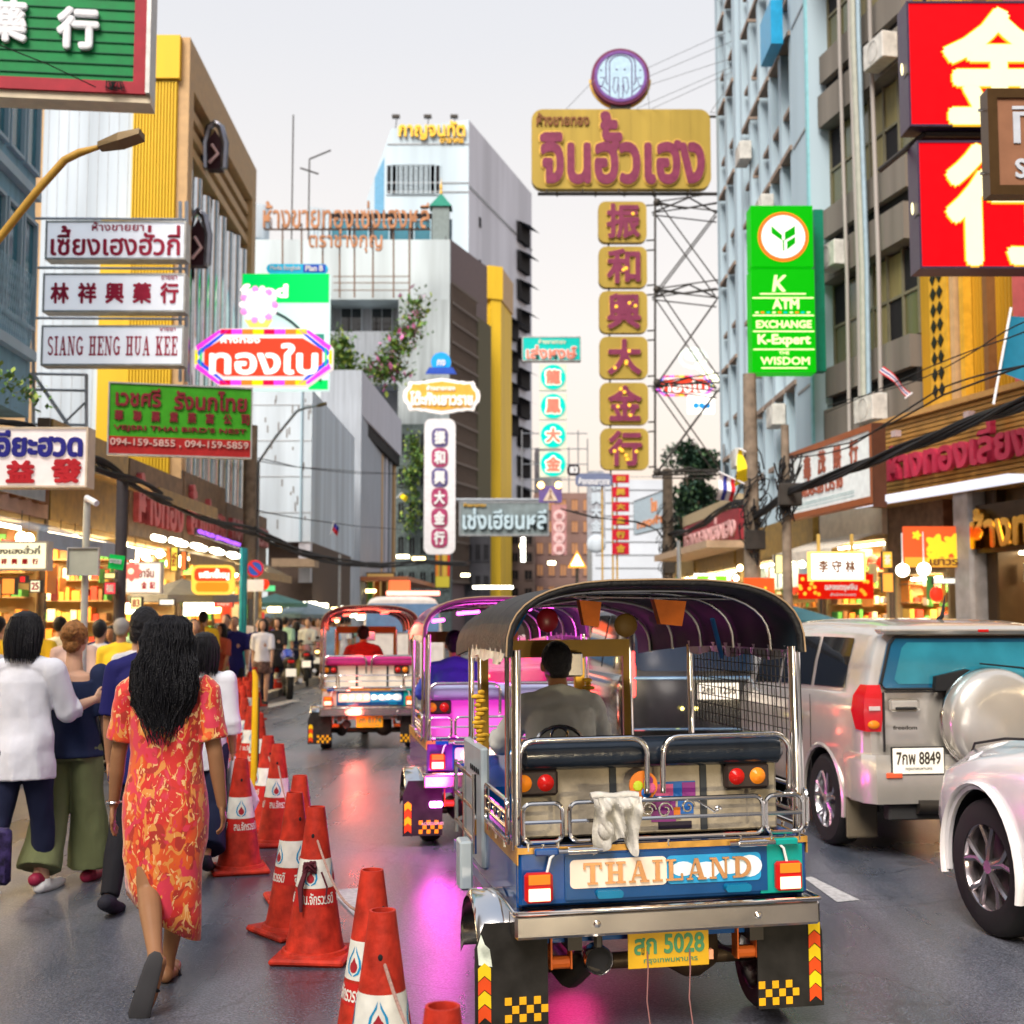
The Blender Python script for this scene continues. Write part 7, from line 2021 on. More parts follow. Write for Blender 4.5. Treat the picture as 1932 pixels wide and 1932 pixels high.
   hb.ell(head + V(0, -.035 * H, -.02 * H), (.038 * H, .028 * H, .034 * H), 14, 10)
   remesh(hb, .009, 'hair', hair, t, 2, disp=lambda c, n_: c + n_ * .008 * noise.noise(c * 60))
  elif hstyle == 'cap':
   hb.ell(head + V(0, -.004, .03 * H), (.052 * H, .058 * H, .045 * H), 16, 10); hb.build('cap', hair, t, True)
 # top
 if top:
  tb = MB(); rg = []
  L = chest - hip
  zl = toplen
  levels = [(-zl, .122, .094), (-zl * .5, .120, .091), (0.0, .113, .086), (.2, .106 * topfit, .070), (.4, .094 * topfit, .066), (.62, .100, .068), (.82, .106, .066), (.93, .096, .054), (1.0, .062, .045)]
  if bare_shoulder: levels = levels[:-2] + [(.88, .110, .062)]
  for f, rx, ry in levels:
   c = hip + L * f + V(0, -.004 * H, 0)
   w_ = .0035 * H * (1.4 - f) * detail
   rg.append([(c.x + (rx * H * bw + w_ * math.sin(5 * a + f * 3)) * math.cos(a), c.y + (ry * H * bw + w_ * math.sin(7 * a + f * 5)) * math.sin(a), c.z) for a in [2 * PI * k / 36 for k in range(36)]])
  tb.rings(rg)
  if not bare_shoulder: capsule(tb, [chest + V(-sw * .95, 0, -.012 * H), chest + V(0, -.004, .012 * H), chest + V(sw * .95, 0, -.012 * H)], [.040 * H * bw, .046 * H * bw, .040 * H * bw], 14)
  for i, s in enumerate((-1, 1)):
   sh, el, wr = J['arm', i]
   if sleeve == 'short':
    e = sh.lerp(el, .92); capsule(tb, [sh, sh.lerp(e, .5)], [.042 * H * bw, .043 * H * bw], 14); tb.tube([sh, sh.lerp(e, .5), e], [.042 * H * bw, .044 * H * bw, .046 * H * bw], 16)
   elif sleeve == 'elbow':
    e = el.lerp(wr, .35); tb.tube([sh, el, e], [.046 * H * bw, .046 * H * bw, .045 * H * bw], 16); tb.ell(el, (.044 * H, .044 * H, .044 * H)); tb.ell(sh, (.044 * H, .044 * H, .044 * H))
   elif sleeve == 'long':
    capsule(tb, [sh, el, el.lerp(wr, .9)], [.042 * H * bw, .036 * H * bw, .028 * H * bw], 14)
  fold = lambda c, n_: c + n_ * (.010 * noise.noise(V(c.x * 7, c.y * 7, c.z * 3.0)) + .006 * noise.noise(V(c.x * 16 + 5, c.y * 16, c.z * 7)))
  remesh(tb, .009 if detail else .022, 'top', top, t, 3, disp=fold)
 # bottom
 if bottom:
  pb = MB()
  rg = []
  for f, rx, ry in ((-.14, .102, .080), (0, .104, .078), (.10, .088, .062)):
   c = hip + (chest - hip) * f + V(0, -.008 * H, 0)
   rg.append([(c.x + rx * H * bw * math.cos(a), c.y + ry * H * bw * math.sin(a), c.z) for a in [2 * PI * k / 24 for k in range(24)]])
  if bstyle == 'skirt':
   zl = blen
   for k_, f in enumerate((0, .5, 1)):
    z = hip.z - (hip.z - zl) * f
    rg.insert(0, [(hip.x + (.108 + .02 * f) * H * math.cos(a) * (1 + .03 * math.sin(6 * a)), hip.y + (.085 + .02 * f) * H * math.sin(a), z) for a in [2 * PI * k / 24 for k in range(24)]])
   pb.rings(rg)
  else:
   pb.rings(rg)
   for i in (0, 1):
    h, k, a, to = J['leg', i]
    if bstyle == 'wide':
     e = a.lerp(k, -.02 + blen); pb.tube([h, h.lerp(k, .6), k, k.lerp(e, .5), e], [.062 * H * bw, .064 * H * bw, .068 * H * bw, .076 * H * bw, .084 * H * bw], 20)
    elif bstyle == 'shorts':
     e = h.lerp(k, .9); pb.tube([h, h.lerp(k, .5), e], [.060 * H * bw, .060 * H * bw, .060 * H * bw], 18)
    else:
     e = a.lerp(k, blen); pb.tube([h, h.lerp(k, .5), k, k.lerp(a, .4), e], [.060 * H * bw, .055 * H * bw, .043 * H * bw, .040 * H * bw, .035 * H * bw], 18)
     pb.ell(k, (.043 * H * bw,) * 3, 12, 8)
    pb.ell(h, (.060 * H * bw,) * 3, 12, 8)
  fold = lambda c, n_: c + n_ * (.012 * noise.noise(V(c.x * 10, c.y * 10, c.z * 2.5)) + .005 * noise.noise(V(c.x * 20, c.y * 20, c.z * 9)))
  remesh(pb, .010 if detail else .022, 'trousers' if bstyle != 'skirt' else 'skirt', bottom, t, 3, disp=fold)
 if shoe:
  for i in (0, 1):
   h, k, a, to = J['leg', i]
   sb = MB(); d = (to - a).normalized(); hl = a - d * .028 * H
   nrm = V(1, 0, 0).cross(d).normalized()
   off = -nrm * .020 * H
   sb.tube([hl + off * 1.0, a + off * .9, a.lerp(to, .5) + off, to + off * .6], [.026 * H, .031 * H, .028 * H, .021 * H], 14, flat=.85)
   sb.ell(to + off * .6, (.021 * H, .022 * H, .016 * H)); sb.ell(hl + off, (.026 * H, .022 * H, .024 * H)); sb.ell(a + V(0, 0, -.005), (.027 * H, .030 * H, .022 * H))
   remesh(sb, .008 if detail else .02, 'shoe', shoe, t, 2)
 t['_j'] = 0
 del t['_j']
 return t, J, hip, chest, head
SKL = mat('skin_light', (.48, .29, .20), .55, var=.08)
SKM = mat('skin_tan', (.36, .18, .10), .5, var=.1)
SKD = mat('skin_brown', (.22, .105, .055), .45, var=.1)
HBK = mat('black_hair', (.008, .008, .011), .38, var=.5, scale=60, bump=.6, bscale=140)
HAU = mat('auburn_hair', (.26, .115, .035), .45, var=.5, scale=50, bump=.6, bscale=120)
HGR = mat('grey_hair', (.3, .29, .28), .6, var=.3)
def cloth(n, c, r=.85): return mat(n, c, r, var=.10, scale=5, bump=.12, bscale=30)
CWH = cloth('white_cotton', (.68, .70, .78)); CNV = cloth('navy_knit', (.012, .020, .06)); COL_ = cloth('olive_linen', (.14, .16, .075))
CBK = cloth('black_cotton', (.012, .012, .016)); CBL = cloth('deep_blue_shirt', (.012, .012, .10)); CYE = cloth('yellow_cotton', (.75, .50, .03))
CGY = cloth('grey_shirt', (.56, .58, .56)); CPK = cloth('blush_cotton', (.62, .45, .42)); CKH = cloth('khaki_cotton', (.26, .25, .10)); CDB = cloth('dark_denim', (.012, .016, .045))
def gp(x, y): p = ground(x, y); return (p.x, p.y, 0)
# woman in the red and orange patterned dress
def dress_mat():
 m = bpy.data.materials.new('flame_print_silk'); m.use_nodes = True
 n, l = m.node_tree.nodes, m.node_tree.links; b = n['Principled BSDF']
 tc = n.new('ShaderNodeTexCoord')
 mp = n.new('ShaderNodeMapping'); mp.inputs['Scale'].default_value = (1.0, 1.0, .62); l.new(tc.outputs['Object'], mp.inputs[0])
 def nz(sc, dist, off):
  m3 = n.new('ShaderNodeMapping'); m3.inputs['Location'].default_value = (off, off, off); l.new(mp.outputs[0], m3.inputs[0])
  q = n.new('ShaderNodeTexNoise'); q.inputs['Scale'].default_value = sc; q.inputs['Detail'].default_value = 2; q.inputs['Distortion'].default_value = dist; l.new(m3.outputs[0], q.inputs['Vector']); return q.outputs[0]
 def layer(base, col, fac, lo, hi):
  r = n.new('ShaderNodeMapRange'); r.inputs[1].default_value = lo; r.inputs[2].default_value = hi; l.new(fac, r.inputs[0])
  x = n.new('ShaderNodeMix'); x.data_type = 'RGBA'; l.new(r.outputs[0], x.inputs[0]); l.new(base, x.inputs[6]); x.inputs[7].default_value = (*col, 1); return x.outputs[2]
 rgb = n.new('ShaderNodeRGB'); rgb.outputs[0].default_value = (.62, .018, .014, 1)
 c1 = layer(rgb.outputs[0], (.72, .10, .008), nz(4, .8, 1), .45, .56)
 c1 = layer(c1, (.40, .02, .01), nz(9, 1.5, 5), .56, .60)
 c1 = layer(c1, (.72, .27, .05), nz(17, 1.6, 9), .56, .59)
 c1 = layer(c1, (.80, .48, .20), nz(24, 1.8, 14), .60, .63)
 c1 = layer(c1, (.66, .03, .07), nz(13, 1.2, 22), .58, .62)
 l.new(c1, b.inputs['Base Color'])
 b.inputs['Roughness'].default_value = .55; b.inputs['Sheen Weight'].default_value = .3
 return m
DRESS = dress_mat()
g0 = gp(305, 1862)
W, J, hip, chest, head = person('woman with long black hair in a flame patterned red orange dress, walking away', g0, math.radians(4), H=1.70, female=True, skin=mat('skin_warm_brown', (.30, .15, .075), .45, var=.1), top=None, bottom=None, shoe=None,
 legs=((-16, 34), (8, 3)), arms=((4, 8), (-3, 14)), head_turn=.0, build=1.02, legx=(.05, .10, -.03, -.06), armx=.06)
H = 1.70
# dress: shaped sheath with slanted hem and side slit
rg = []
L = chest - hip
nA = 56
lev = [(1.0, .070, .048, 0), (.95, .098, .056, 0), (.82, .108, .066, 0), (.62, .104, .068, 0), (.40, .094, .064, 0), (.20, .100, .070, 0), (0.0, .112, .082, 0), (-.18, .116, .086, .004), (-.40, .114, .086, .008), (-.65, .110, .086, .012), (-.90, .106, .085, .016), (-1.15, .102, .083, .020), (-1.38, .096, .078, .024)]
for f, rx, ry, ox in lev:
 row = []
 for k in range(nA):
  a = 2 * PI * k / nA
  w_ = .0022 * H * (1.2 - f)
  fr = f
  if f < -.4:      # hem drops to the right, rises to the left
   u = (math.cos(a) + 1) / 2
   fr = -.4 + (f + .4) * (.50 + .43 * u)
  c = hip + L * fr
  row.append((c.x + (ox + (-.02 if f < -.4 else 0)) * H * .5 + (rx * H + w_ * math.sin(4 * a + f * 3)) * math.cos(a), c.y - .004 * H + (ry * H + w_ * math.sin(6 * a + f * 2)) * math.sin(a), c.z))
 rg.append(row)
db = MB(); db.rings(rg, cap=False)
# sleeves and yoke
me_d = db.build('dress', DRESS, W, True, angle=80)
sm_ = me_d.modifiers.new('t', 'SOLIDIFY'); sm_.thickness = .004
sb = MB()
for i, s in enumerate((-1, 1)):
 sh, el, wr = J['arm', i]
 sb.tube([sh + V(-s * .03, 0, .02), sh + V(s * .005, 0, 0), sh.lerp(el, .45), sh.lerp(el, .78)], [.045 * H, .044 * H, .043 * H, .045 * H], 18)
 sb.ell(sh, (.043 * H, .043 * H, .043 * H), 14, 10)
capsule(sb, [chest + V(-.14, 0, -.015), chest + V(0, -.004, .012), chest + V(.14, 0, -.015)], [.038 * H, .046 * H, .038 * H], 14)
remesh(sb, .008, 'sleeve', DRESS, W, 3, disp=lambda c, n_: c + n_ * .006 * noise.noise(c * 14))
# long wavy hair
hb = MB()
rg = []
for z, rx, ry, ox, oy in ((.078, .010, .010, 0, -.01), (.070, .034, .036, 0, -.012), (.048, .052, .055, 0, -.014), (.015, .062, .060, 0, -.02), (-.03, .066, .056, 0, -.034), (-.06, .072, .050, .002, -.045), (-.10, .080, .046, .004, -.054), (-.14, .084, .042, .004, -.056), (-.18, .076, .036, .0, -.056), (-.215, .060, .030, .006, -.054), (-.24, .042, .024, .012, -.05), (-.26, .022, .016, .014, -.048)):
 row = []
 for k in range(72):
  a = 2 * PI * k / 72
  w_ = (.0035 * math.sin(9 * a + z * 20) + .0025 * math.sin(21 * a - z * 35) + .0015 * math.sin(33 * a + z * 60)) * (1.2 if z < -.02 else .5)
  row.append((head.x + (ox + (rx + w_) * math.cos(a)) * H, head.y + (oy + (ry + w_) * math.sin(a)) * H, head.z + z * H + (.012 * math.sin(5 * a + 1) if z < -.2 else 0)))
 rg.append(row)
hb.rings(rg); hair_o = hb.build('hair', HBK, W, True, angle=85)
st = MB(); rn = random.Random(11)
for i in range(430):
 a = rn.uniform(PI * .95, PI * 2.05)
 ln = rn.uniform(-.16, -.285); k0 = rn.uniform(.9, 1.1)
 pts = []
 ph = rn.uniform(0, 6.3); am = rn.uniform(.004, .013)
 for j in range(9):
  z = (.074, .052, .01)[j] if j < 3 else .01 + (ln - .01) * (j - 2) / 6
  rx, ry, oy = (.030, .032, -.012) if j == 0 else (.053, .056, -.014) if j == 1 else (.064, .058, -.025) if z > -.05 else (.080, .050, -.05)
  if z < -.17: rx, ry = .072 - (-.17 - z) * .35, .038
  pts.append((head.x + (rx * k0 * math.cos(a) + am * math.sin(ph + j * 1.5)) * H, head.y + (oy + ry * k0 * math.sin(a) - .004) * H, head.z + z * H))
 st.tube(pts, [.002, .0036, .0036, .0034, .003, .0028, .0025, .002, .001], 4)
o = st.build('hair_strands', HBK, W, True); o['kind'] = 'stuff'
# slippers, bangle and lining
for i, s in enumerate((-1, 1)):
 h, k, a, to = J['leg', i]
 d = (to - a).normalized(); nrm = V(1, 0, 0).cross(d).normalized()
 hl = a - d * .03 * H
 q = MB(); q.tube([hl - d * .012 * H - nrm * .043 * H, hl - nrm * .044 * H, a - nrm * .044 * H, a.lerp(to, .55) - nrm * .044 * H, to - nrm * .033 * H, to + d * .018 * H - nrm * .029 * H, to + d * .028 * H - nrm * .027 * H], [.008 * H, .019 * H, .023 * H, .026 * H, .029 * H, .021 * H, .008 * H], 14, flat=.2); sp = q.build('slipper', mat('dark_grey_slipper', (.05, .05, .055), .6), W, True)
 q = MB(); q.tube([a.lerp(to, .5) + V(x, 0, 0) * .03 * H - nrm * (.012 if abs(x) < .7 else .035) * H for x in (-1, -.5, 0, .5, 1)], .011, 8, flat=.5); q.build('slipper_strap', CBK, sp, True)
sh, el, wr = J['arm', 0]
q = MB(); q.tube([wr + V(.034 * math.cos(i * .5), .034 * math.sin(i * .5), .012) for i in range(13)], .006, 6); q.build('bangle', CHROME, W, True)
q = MB(); q.rings([[(hip.x + .05 + .09 * math.cos(a), hip.y + .02 + .06 * math.sin(a), z_) for a in [2 * PI * k / 20 for k in range(20)]] for z_ in (hip.z - .50, hip.z - .56)], cap=False); q.build('dress_lining', mat('wine_lining', (.22, .015, .03), .7), W, True)
# neighbours on the left
person('person with black bob in a loose white T-shirt, at the left edge', gp(34, 1690), math.radians(-8), H=1.74, hair=HBK, hstyle='bob', top=CWH, sleeve='elbow', toplen=.34, bottom=CDB, blen=.42, shoe=mat('white_shoe', (.7, .7, .72), .5),
    legs=((-12, 20), (12, 4)), arms=((5, 10), (0, 0)), build=.98, topfit=1.12, armv=(None, ((.05, .10, -.26), (.10, .16, .06))))
person('woman with auburn bun, navy off-shoulder top and wide olive trousers', gp(128, 1668), math.radians(-3), H=1.68, female=True, skin=mat('skin_rosy', (.52, .30, .20), .5, var=.08), hair=HAU, hstyle='bun', top=CNV, sleeve='short', toplen=.10, bottom=COL_, bstyle='wide', blen=.12, shoe=mat('crimson_slip_on', (.30, .02, .06), .5),
    legs=((-10, 16), (10, 3)), arms=((-4, 6), (6, 12)), bare_shoulder=True, build=1.08)
person('man in deep blue shirt and black trousers, half behind the dress', gp(262, 1712), math.radians(-2), H=1.76, hair=HBK, top=CBL, sleeve='short', toplen=.32, bottom=CBK, blen=.03, shoe=cloth('black_canvas_shoe', (.02, .02, .03)),
    legs=((-10, 18), (10, 2)), arms=((2, 6), (6, 6)), skin=SKM, head_turn=-.3, build=.9)
wm, J2, hp2, ch2, hd2 = person('woman in a loose white shirt carrying a white bag, beside the dress', gp(378, 1640), math.radians(3), H=1.60, female=True, hair=HBK, hstyle='bob', top=CWH, sleeve='elbow', toplen=.30, bottom=CDB, bstyle='wide', blen=.2, shoe=cloth('black_canvas_shoe', (.02, .02, .03)), legs=((12, 4), (-12, 24)), arms=((-4, 4), (2, 16)), skin=SKM)
w_ = J2['arm', 1][2]
Tw = Matrix.Translation(gp(378, 1640)) @ Matrix.Rotation(math.radians(3), 4, 'Z')
b = MB(); b.tube([w_ + V(.01, 0, -.05), w_ + V(.03, .0, -.16), w_ + V(.04, 0, -.34), w_ + V(.04, 0, -.42)], [.03, .08, .15, .11], 14, flat=.5); b.tube([w_ + V(0, 0, -.03), w_ + V(.02, 0, -.12)], .018, 6)
bag = b.build('carrier_bag', mat('white_plastic_bag', (.75, .74, .76), .35, bump=.4), None, True); bag.matrix_world = Tw
tag(bag, 'white plastic carrier bag held beside the red traffic cones', 'bag')
# small patterned bag at the left edge
g1 = at(4, 1600, 7.2)
b = MB(); b.rbox(-.06, .05, -.03, .03, -.16, .15, .02); b.tube([(-.05, 0, .16), (-.06, 0, .3)], .012, 6); bag = b.build('shoulder_bag', mat('dark_floral_bag', (.03, .02, .08), .6, var=.9, scale=25), None, True, loc=(g1.x, g1.y, .42)); tag(bag, 'dark blue floral cloth bag at the very left edge', 'bag')
# driver of the first tuk-tuk
def seated(label, loc, rz, top, skin, hair, H=1.70):
 t = thing('person', label, 'person', loc, rz)
 b = MB()
 hip = V(0, 0, 0); chest = V(0, .05, .47); neck = V(0, .08, .55); head = V(0, .12, .665)
 rg = []
 for f, rx, ry in ((0, .17, .13), (.3, .155, .12), (.6, .175, .13), (.85, .19, .12), (1.0, .10, .07)):
  c = hip.lerp(chest, f); rg.append([(c.x + rx * math.cos(a), c.y + ry * math.sin(a), c.z) for a in [2 * PI * k / 20 for k in range(20)]])
 b.rings(rg); capsule(b, [chest, neck, head - V(0, 0, .03)], [.065, .055, .052], 12)
 b.ell(head + V(0, 0, .02), (.077, .095, .10), 18, 12); b.ell(head + V(0, .04, -.04), (.056, .058, .06)); b.ell(head + V(0, .10, -.01), (.014, .022, .024))
 for s in (-1, 1): b.ell(head + V(s * .08, 0, -.005), (.010, .02, .034))
 arms = []
 for s in (-1, 1):
  sh = chest + V(s * .185, 0, -.02); el = sh + V(s * .11, .16, -.22); wr = el + V(-s * .03, .24, .02)
  capsule(b, [sh, el, wr], [.05, .042, .028], 12); hand(b, wr, wr - el, s, 1.0, .9, V(0, 0, 1)); arms.append((sh, el, wr))
  capsule(b, [V(s * .09, 0, .0), V(s * .14, .42, .03), V(s * .13, .50, -.36)], [.08, .06, .04], 12); b.ell((s * .13, .56, -.40), (.04, .11, .035))
 remesh(b, .008, 'body', skin, t, 3)
 q = MB(); rg = []
 for f, rx, ry in ((-.08, .19, .15), (.1, .185, .145), (.4, .18, .135), (.7, .20, .14), (.9, .20, .125), (1.02, .085, .08)):
  c = hip.lerp(chest, f); rg.append([(c.x + rx * math.cos(a), c.y + ry * math.sin(a), c.z) for a in [2 * PI * k / 28 for k in range(28)]])
 q.rings(rg); capsule(q, [chest + V(-.185, 0, -.02), chest + V(0, 0, .015), chest + V(.185, 0, -.02)], [.07, .085, .07], 14)
 q.ell(neck + V(0, -.01, -.02), (.072, .07, .035))
 for sh, el, wr in arms: capsule(q, [sh, sh.lerp(el, .5), el, el.lerp(wr, .8)], [.072, .074, .066, .05], 14)
 remesh(q, .010, 'shirt', top, t, 3, disp=lambda c, n_: c + n_ * (.012 * noise.noise(c * 9) + .006 * noise.noise(c * 22)))
 q = MB()
 for s in (-1, 1): capsule(q, [V(s * .09, 0, .0), V(s * .14, .42, .03), V(s * .13, .50, -.34)], [.095, .075, .055], 12)
 remesh(q, .012, 'trousers', CDB, t, 2)
 q = MB(); q.ell(head + V(0, -.018, .038), (.087, .098, .098), 20, 14); q.ell(head + V(0, -.05, -.012), (.072, .054, .07), 14, 10)
 remesh(q, .009, 'hair', hair, t, 2, disp=lambda c, n_: c + n_ * .004 * noise.noise(c * 55))
 return t
p = HM @ Vector((-.075, 1.68, .80))
seated('tuk-tuk driver in a grey collared shirt seen from behind', tuple(p), math.radians(14), CGY, SKD, HBK)
# passengers of the second and third tuk-tuk
p = Matrix.Translation((-.03, 9.9, 0)) @ Matrix.Rotation(math.radians(9.5), 4, 'Z') @ Vector((-.2, 1.65, .82))
seated('driver in a blue shirt inside the magenta-lit tuk-tuk', tuple(p), math.radians(9), cloth('blue_shirt', (.05, .08, .40)), SKM, HBK)
p = Matrix.Translation((-1.86, 16.9, 0)) @ Matrix.Rotation(math.radians(8), 4, 'Z') @ Vector((-.05, 1.65, .82))
seated('driver in a dark red shirt inside the red-lit tuk-tuk', tuple(p), math.radians(8), cloth('dark_red_shirt', (.30, .02, .02)), SKM, HBK)
# middle distance walkers
mid = [
 ('man in black T-shirt and khaki shorts walking towards the cones', (424, 1338), 176, dict(H=1.76, top=CBK, bottom=CKH, bstyle='shorts', hair=HBK, shoe=CBK, skin=SKL)),
 ('man in yellow T-shirt with back turned near the shop lights', (380, 1350), 5, dict(H=1.82, top=CYE, bottom=CBK, hair=HBK, shoe=CBK, skin=SKL)),
 ('bearded man in long white tunic and white cap', (462, 1306), 178, dict(H=1.80, top=CWH, toplen=.95, sleeve='long', bottom=CWH, hair=CWH, hstyle='cap', shoe=CBK, skin=SKM)),
 ('woman in white top and dark patterned skirt walking towards the camera', (494, 1330), 182, dict(H=1.68, female=True, top=CWH, toplen=.05, bottom=mat('patterned_skirt', (.12, .07, .06), .7, var=.9, scale=18), bstyle='skirt', blen=.62, hair=HBK, hstyle='bob', shoe=CBK, skin=SKL)),
 ('woman in black blouse just behind the white top', (522, 1312), 170, dict(H=1.70, female=True, top=CBK, bottom=CDB, hair=HBK, hstyle='bob', shoe=CBK, skin=SKL)),
 ('man in yellow shirt on the kerb side, behind the olive trousers', (222, 1470), 3, dict(H=1.70, top=CYE, bottom=CDB, hair=HGR, shoe=CBK, skin=SKM)),
 ('person in white T-shirt with dark bag strap beside the auburn bun', (182, 1450), -5, dict(H=1.66, top=CWH, bottom=CBK, hair=HBK, shoe=CBK, skin=SKL)),
 ('person in white shirt half hidden behind the blue shirted man', (252, 1500), 2, dict(H=1.64, top=CWH, bottom=CDB, hair=HBK, shoe=CBK, skin=SKL)),
 ('man in pale shirt with shoulder strap beside the motorbikes', (560, 1262), 5, dict(H=1.74, top=CWH, bottom=CDB, hair=HBK, shoe=CBK, skin=SKL)),
]
for i, (lab, g, rz, kw) in enumerate(mid):
 person(lab, gp(*g), math.radians(rz), detail=0, legs=((14, 6), (-14, 22)) if i % 2 else ((-13, 20), (12, 5)), **kw)
# crowd: a few figures, then copies with other clothes
protos = []
for i, kw in enumerate((dict(H=1.68, top=CWH, bottom=CDB, hair=HBK, shoe=CBK), dict(H=1.60, female=True, top=CBK, bottom=CKH, hair=HBK, hstyle='bob', shoe=CBK), dict(H=1.72, top=CPK, bottom=CBK, hair=HBK, shoe=CBK), dict(H=1.62, female=True, top=CWH, bottom=CBK, bstyle='skirt', blen=.5, hair=HAU, hstyle='bob', shoe=CBK))):
 protos.append(person('x', (0, -30, 0), 0, detail=0, legs=((13, 6), (-13, 20)), group='pedestrians crowding the far pavement', skin=SKM if i % 2 else SKL, **kw)[0])
cols = [CWH, CBK, CPK, CYE, CBL, CNV, CGY, cloth('sky_blue_cotton', (.25, .42, .62)), cloth('brick_cotton', (.4, .08, .05)), cloth('mint_cotton', (.3, .5, .4))]
cname = {'white_cotton': 'white', 'black_cotton': 'black', 'blush_cotton': 'blush', 'yellow_cotton': 'yellow', 'deep_blue_shirt': 'deep blue', 'navy_knit': 'navy', 'grey_shirt': 'grey', 'sky_blue_cotton': 'sky blue', 'brick_cotton': 'brick red', 'mint_cotton': 'mint'}
rn = random.Random(21)
used = set()
spots = []
for i in range(190):
 if i < 150:
  Y = rn.uniform(33, 58); x = rn.uniform(470, 660)
  X = (x - 966) / F * Y
 else:
  Y = rn.uniform(13, 27); X = rn.uniform(-6.6, -4.6 if Y < 20 else -4.9)
 if any((X - a) ** 2 + (Y - b_) ** 2 < .22 for a, b_ in spots): continue
 spots.append((X, Y))
gender = ('person', 'long-haired person', 'person', 'person in a skirt')
for i, (X, Y) in enumerate(spots):
 k = rn.randrange(4); c = rn.choice(cols); tn = protos[k]
 if i < 4: k = i
 swap = {}
 for o in COL.objects:
  if o.parent == protos[k] and o.name.startswith('top'):
   swap[o.material_slots[0].material.name] = c
 px_ = 966 + X * F / Y; near = ('by the left shops, %s' % ('nearest' if Y < 17 else 'halfway' if Y < 22 else 'farthest')) if X < -4.5 and Y < 27 else '%s rank of crowd, %s' % (('front', 'second', 'third', 'back')[min(3, int((Y - 33) / 6))], ('by the pavement', 'left of centre', 'right of centre', 'by the tuk-tuks')[max(0, min(3, int((px_ - 470) / 48)))])
 lab = '%s in %s top, %s, %s' % (gender[k], cname[c.name], near, 'leaving' if i % 3 else 'coming')
 rz = math.radians(rn.uniform(-25, 25) + (180 if i % 3 == 0 else 0))
 r = dup(protos[k], (X, Y, 0), rz, lab, swap=None)
 for o in COL.objects:
  if o.parent == r and o.name.startswith('top'):
   o.material_slots[0].link = 'OBJECT'; o.material_slots[0].material = c
 r.scale = (1, 1, 1)
for p_ in protos:
 for o in [o for o in COL.objects if o.parent == p_]: bpy.data.objects.remove(o)
 bpy.data.objects.remove(p_)
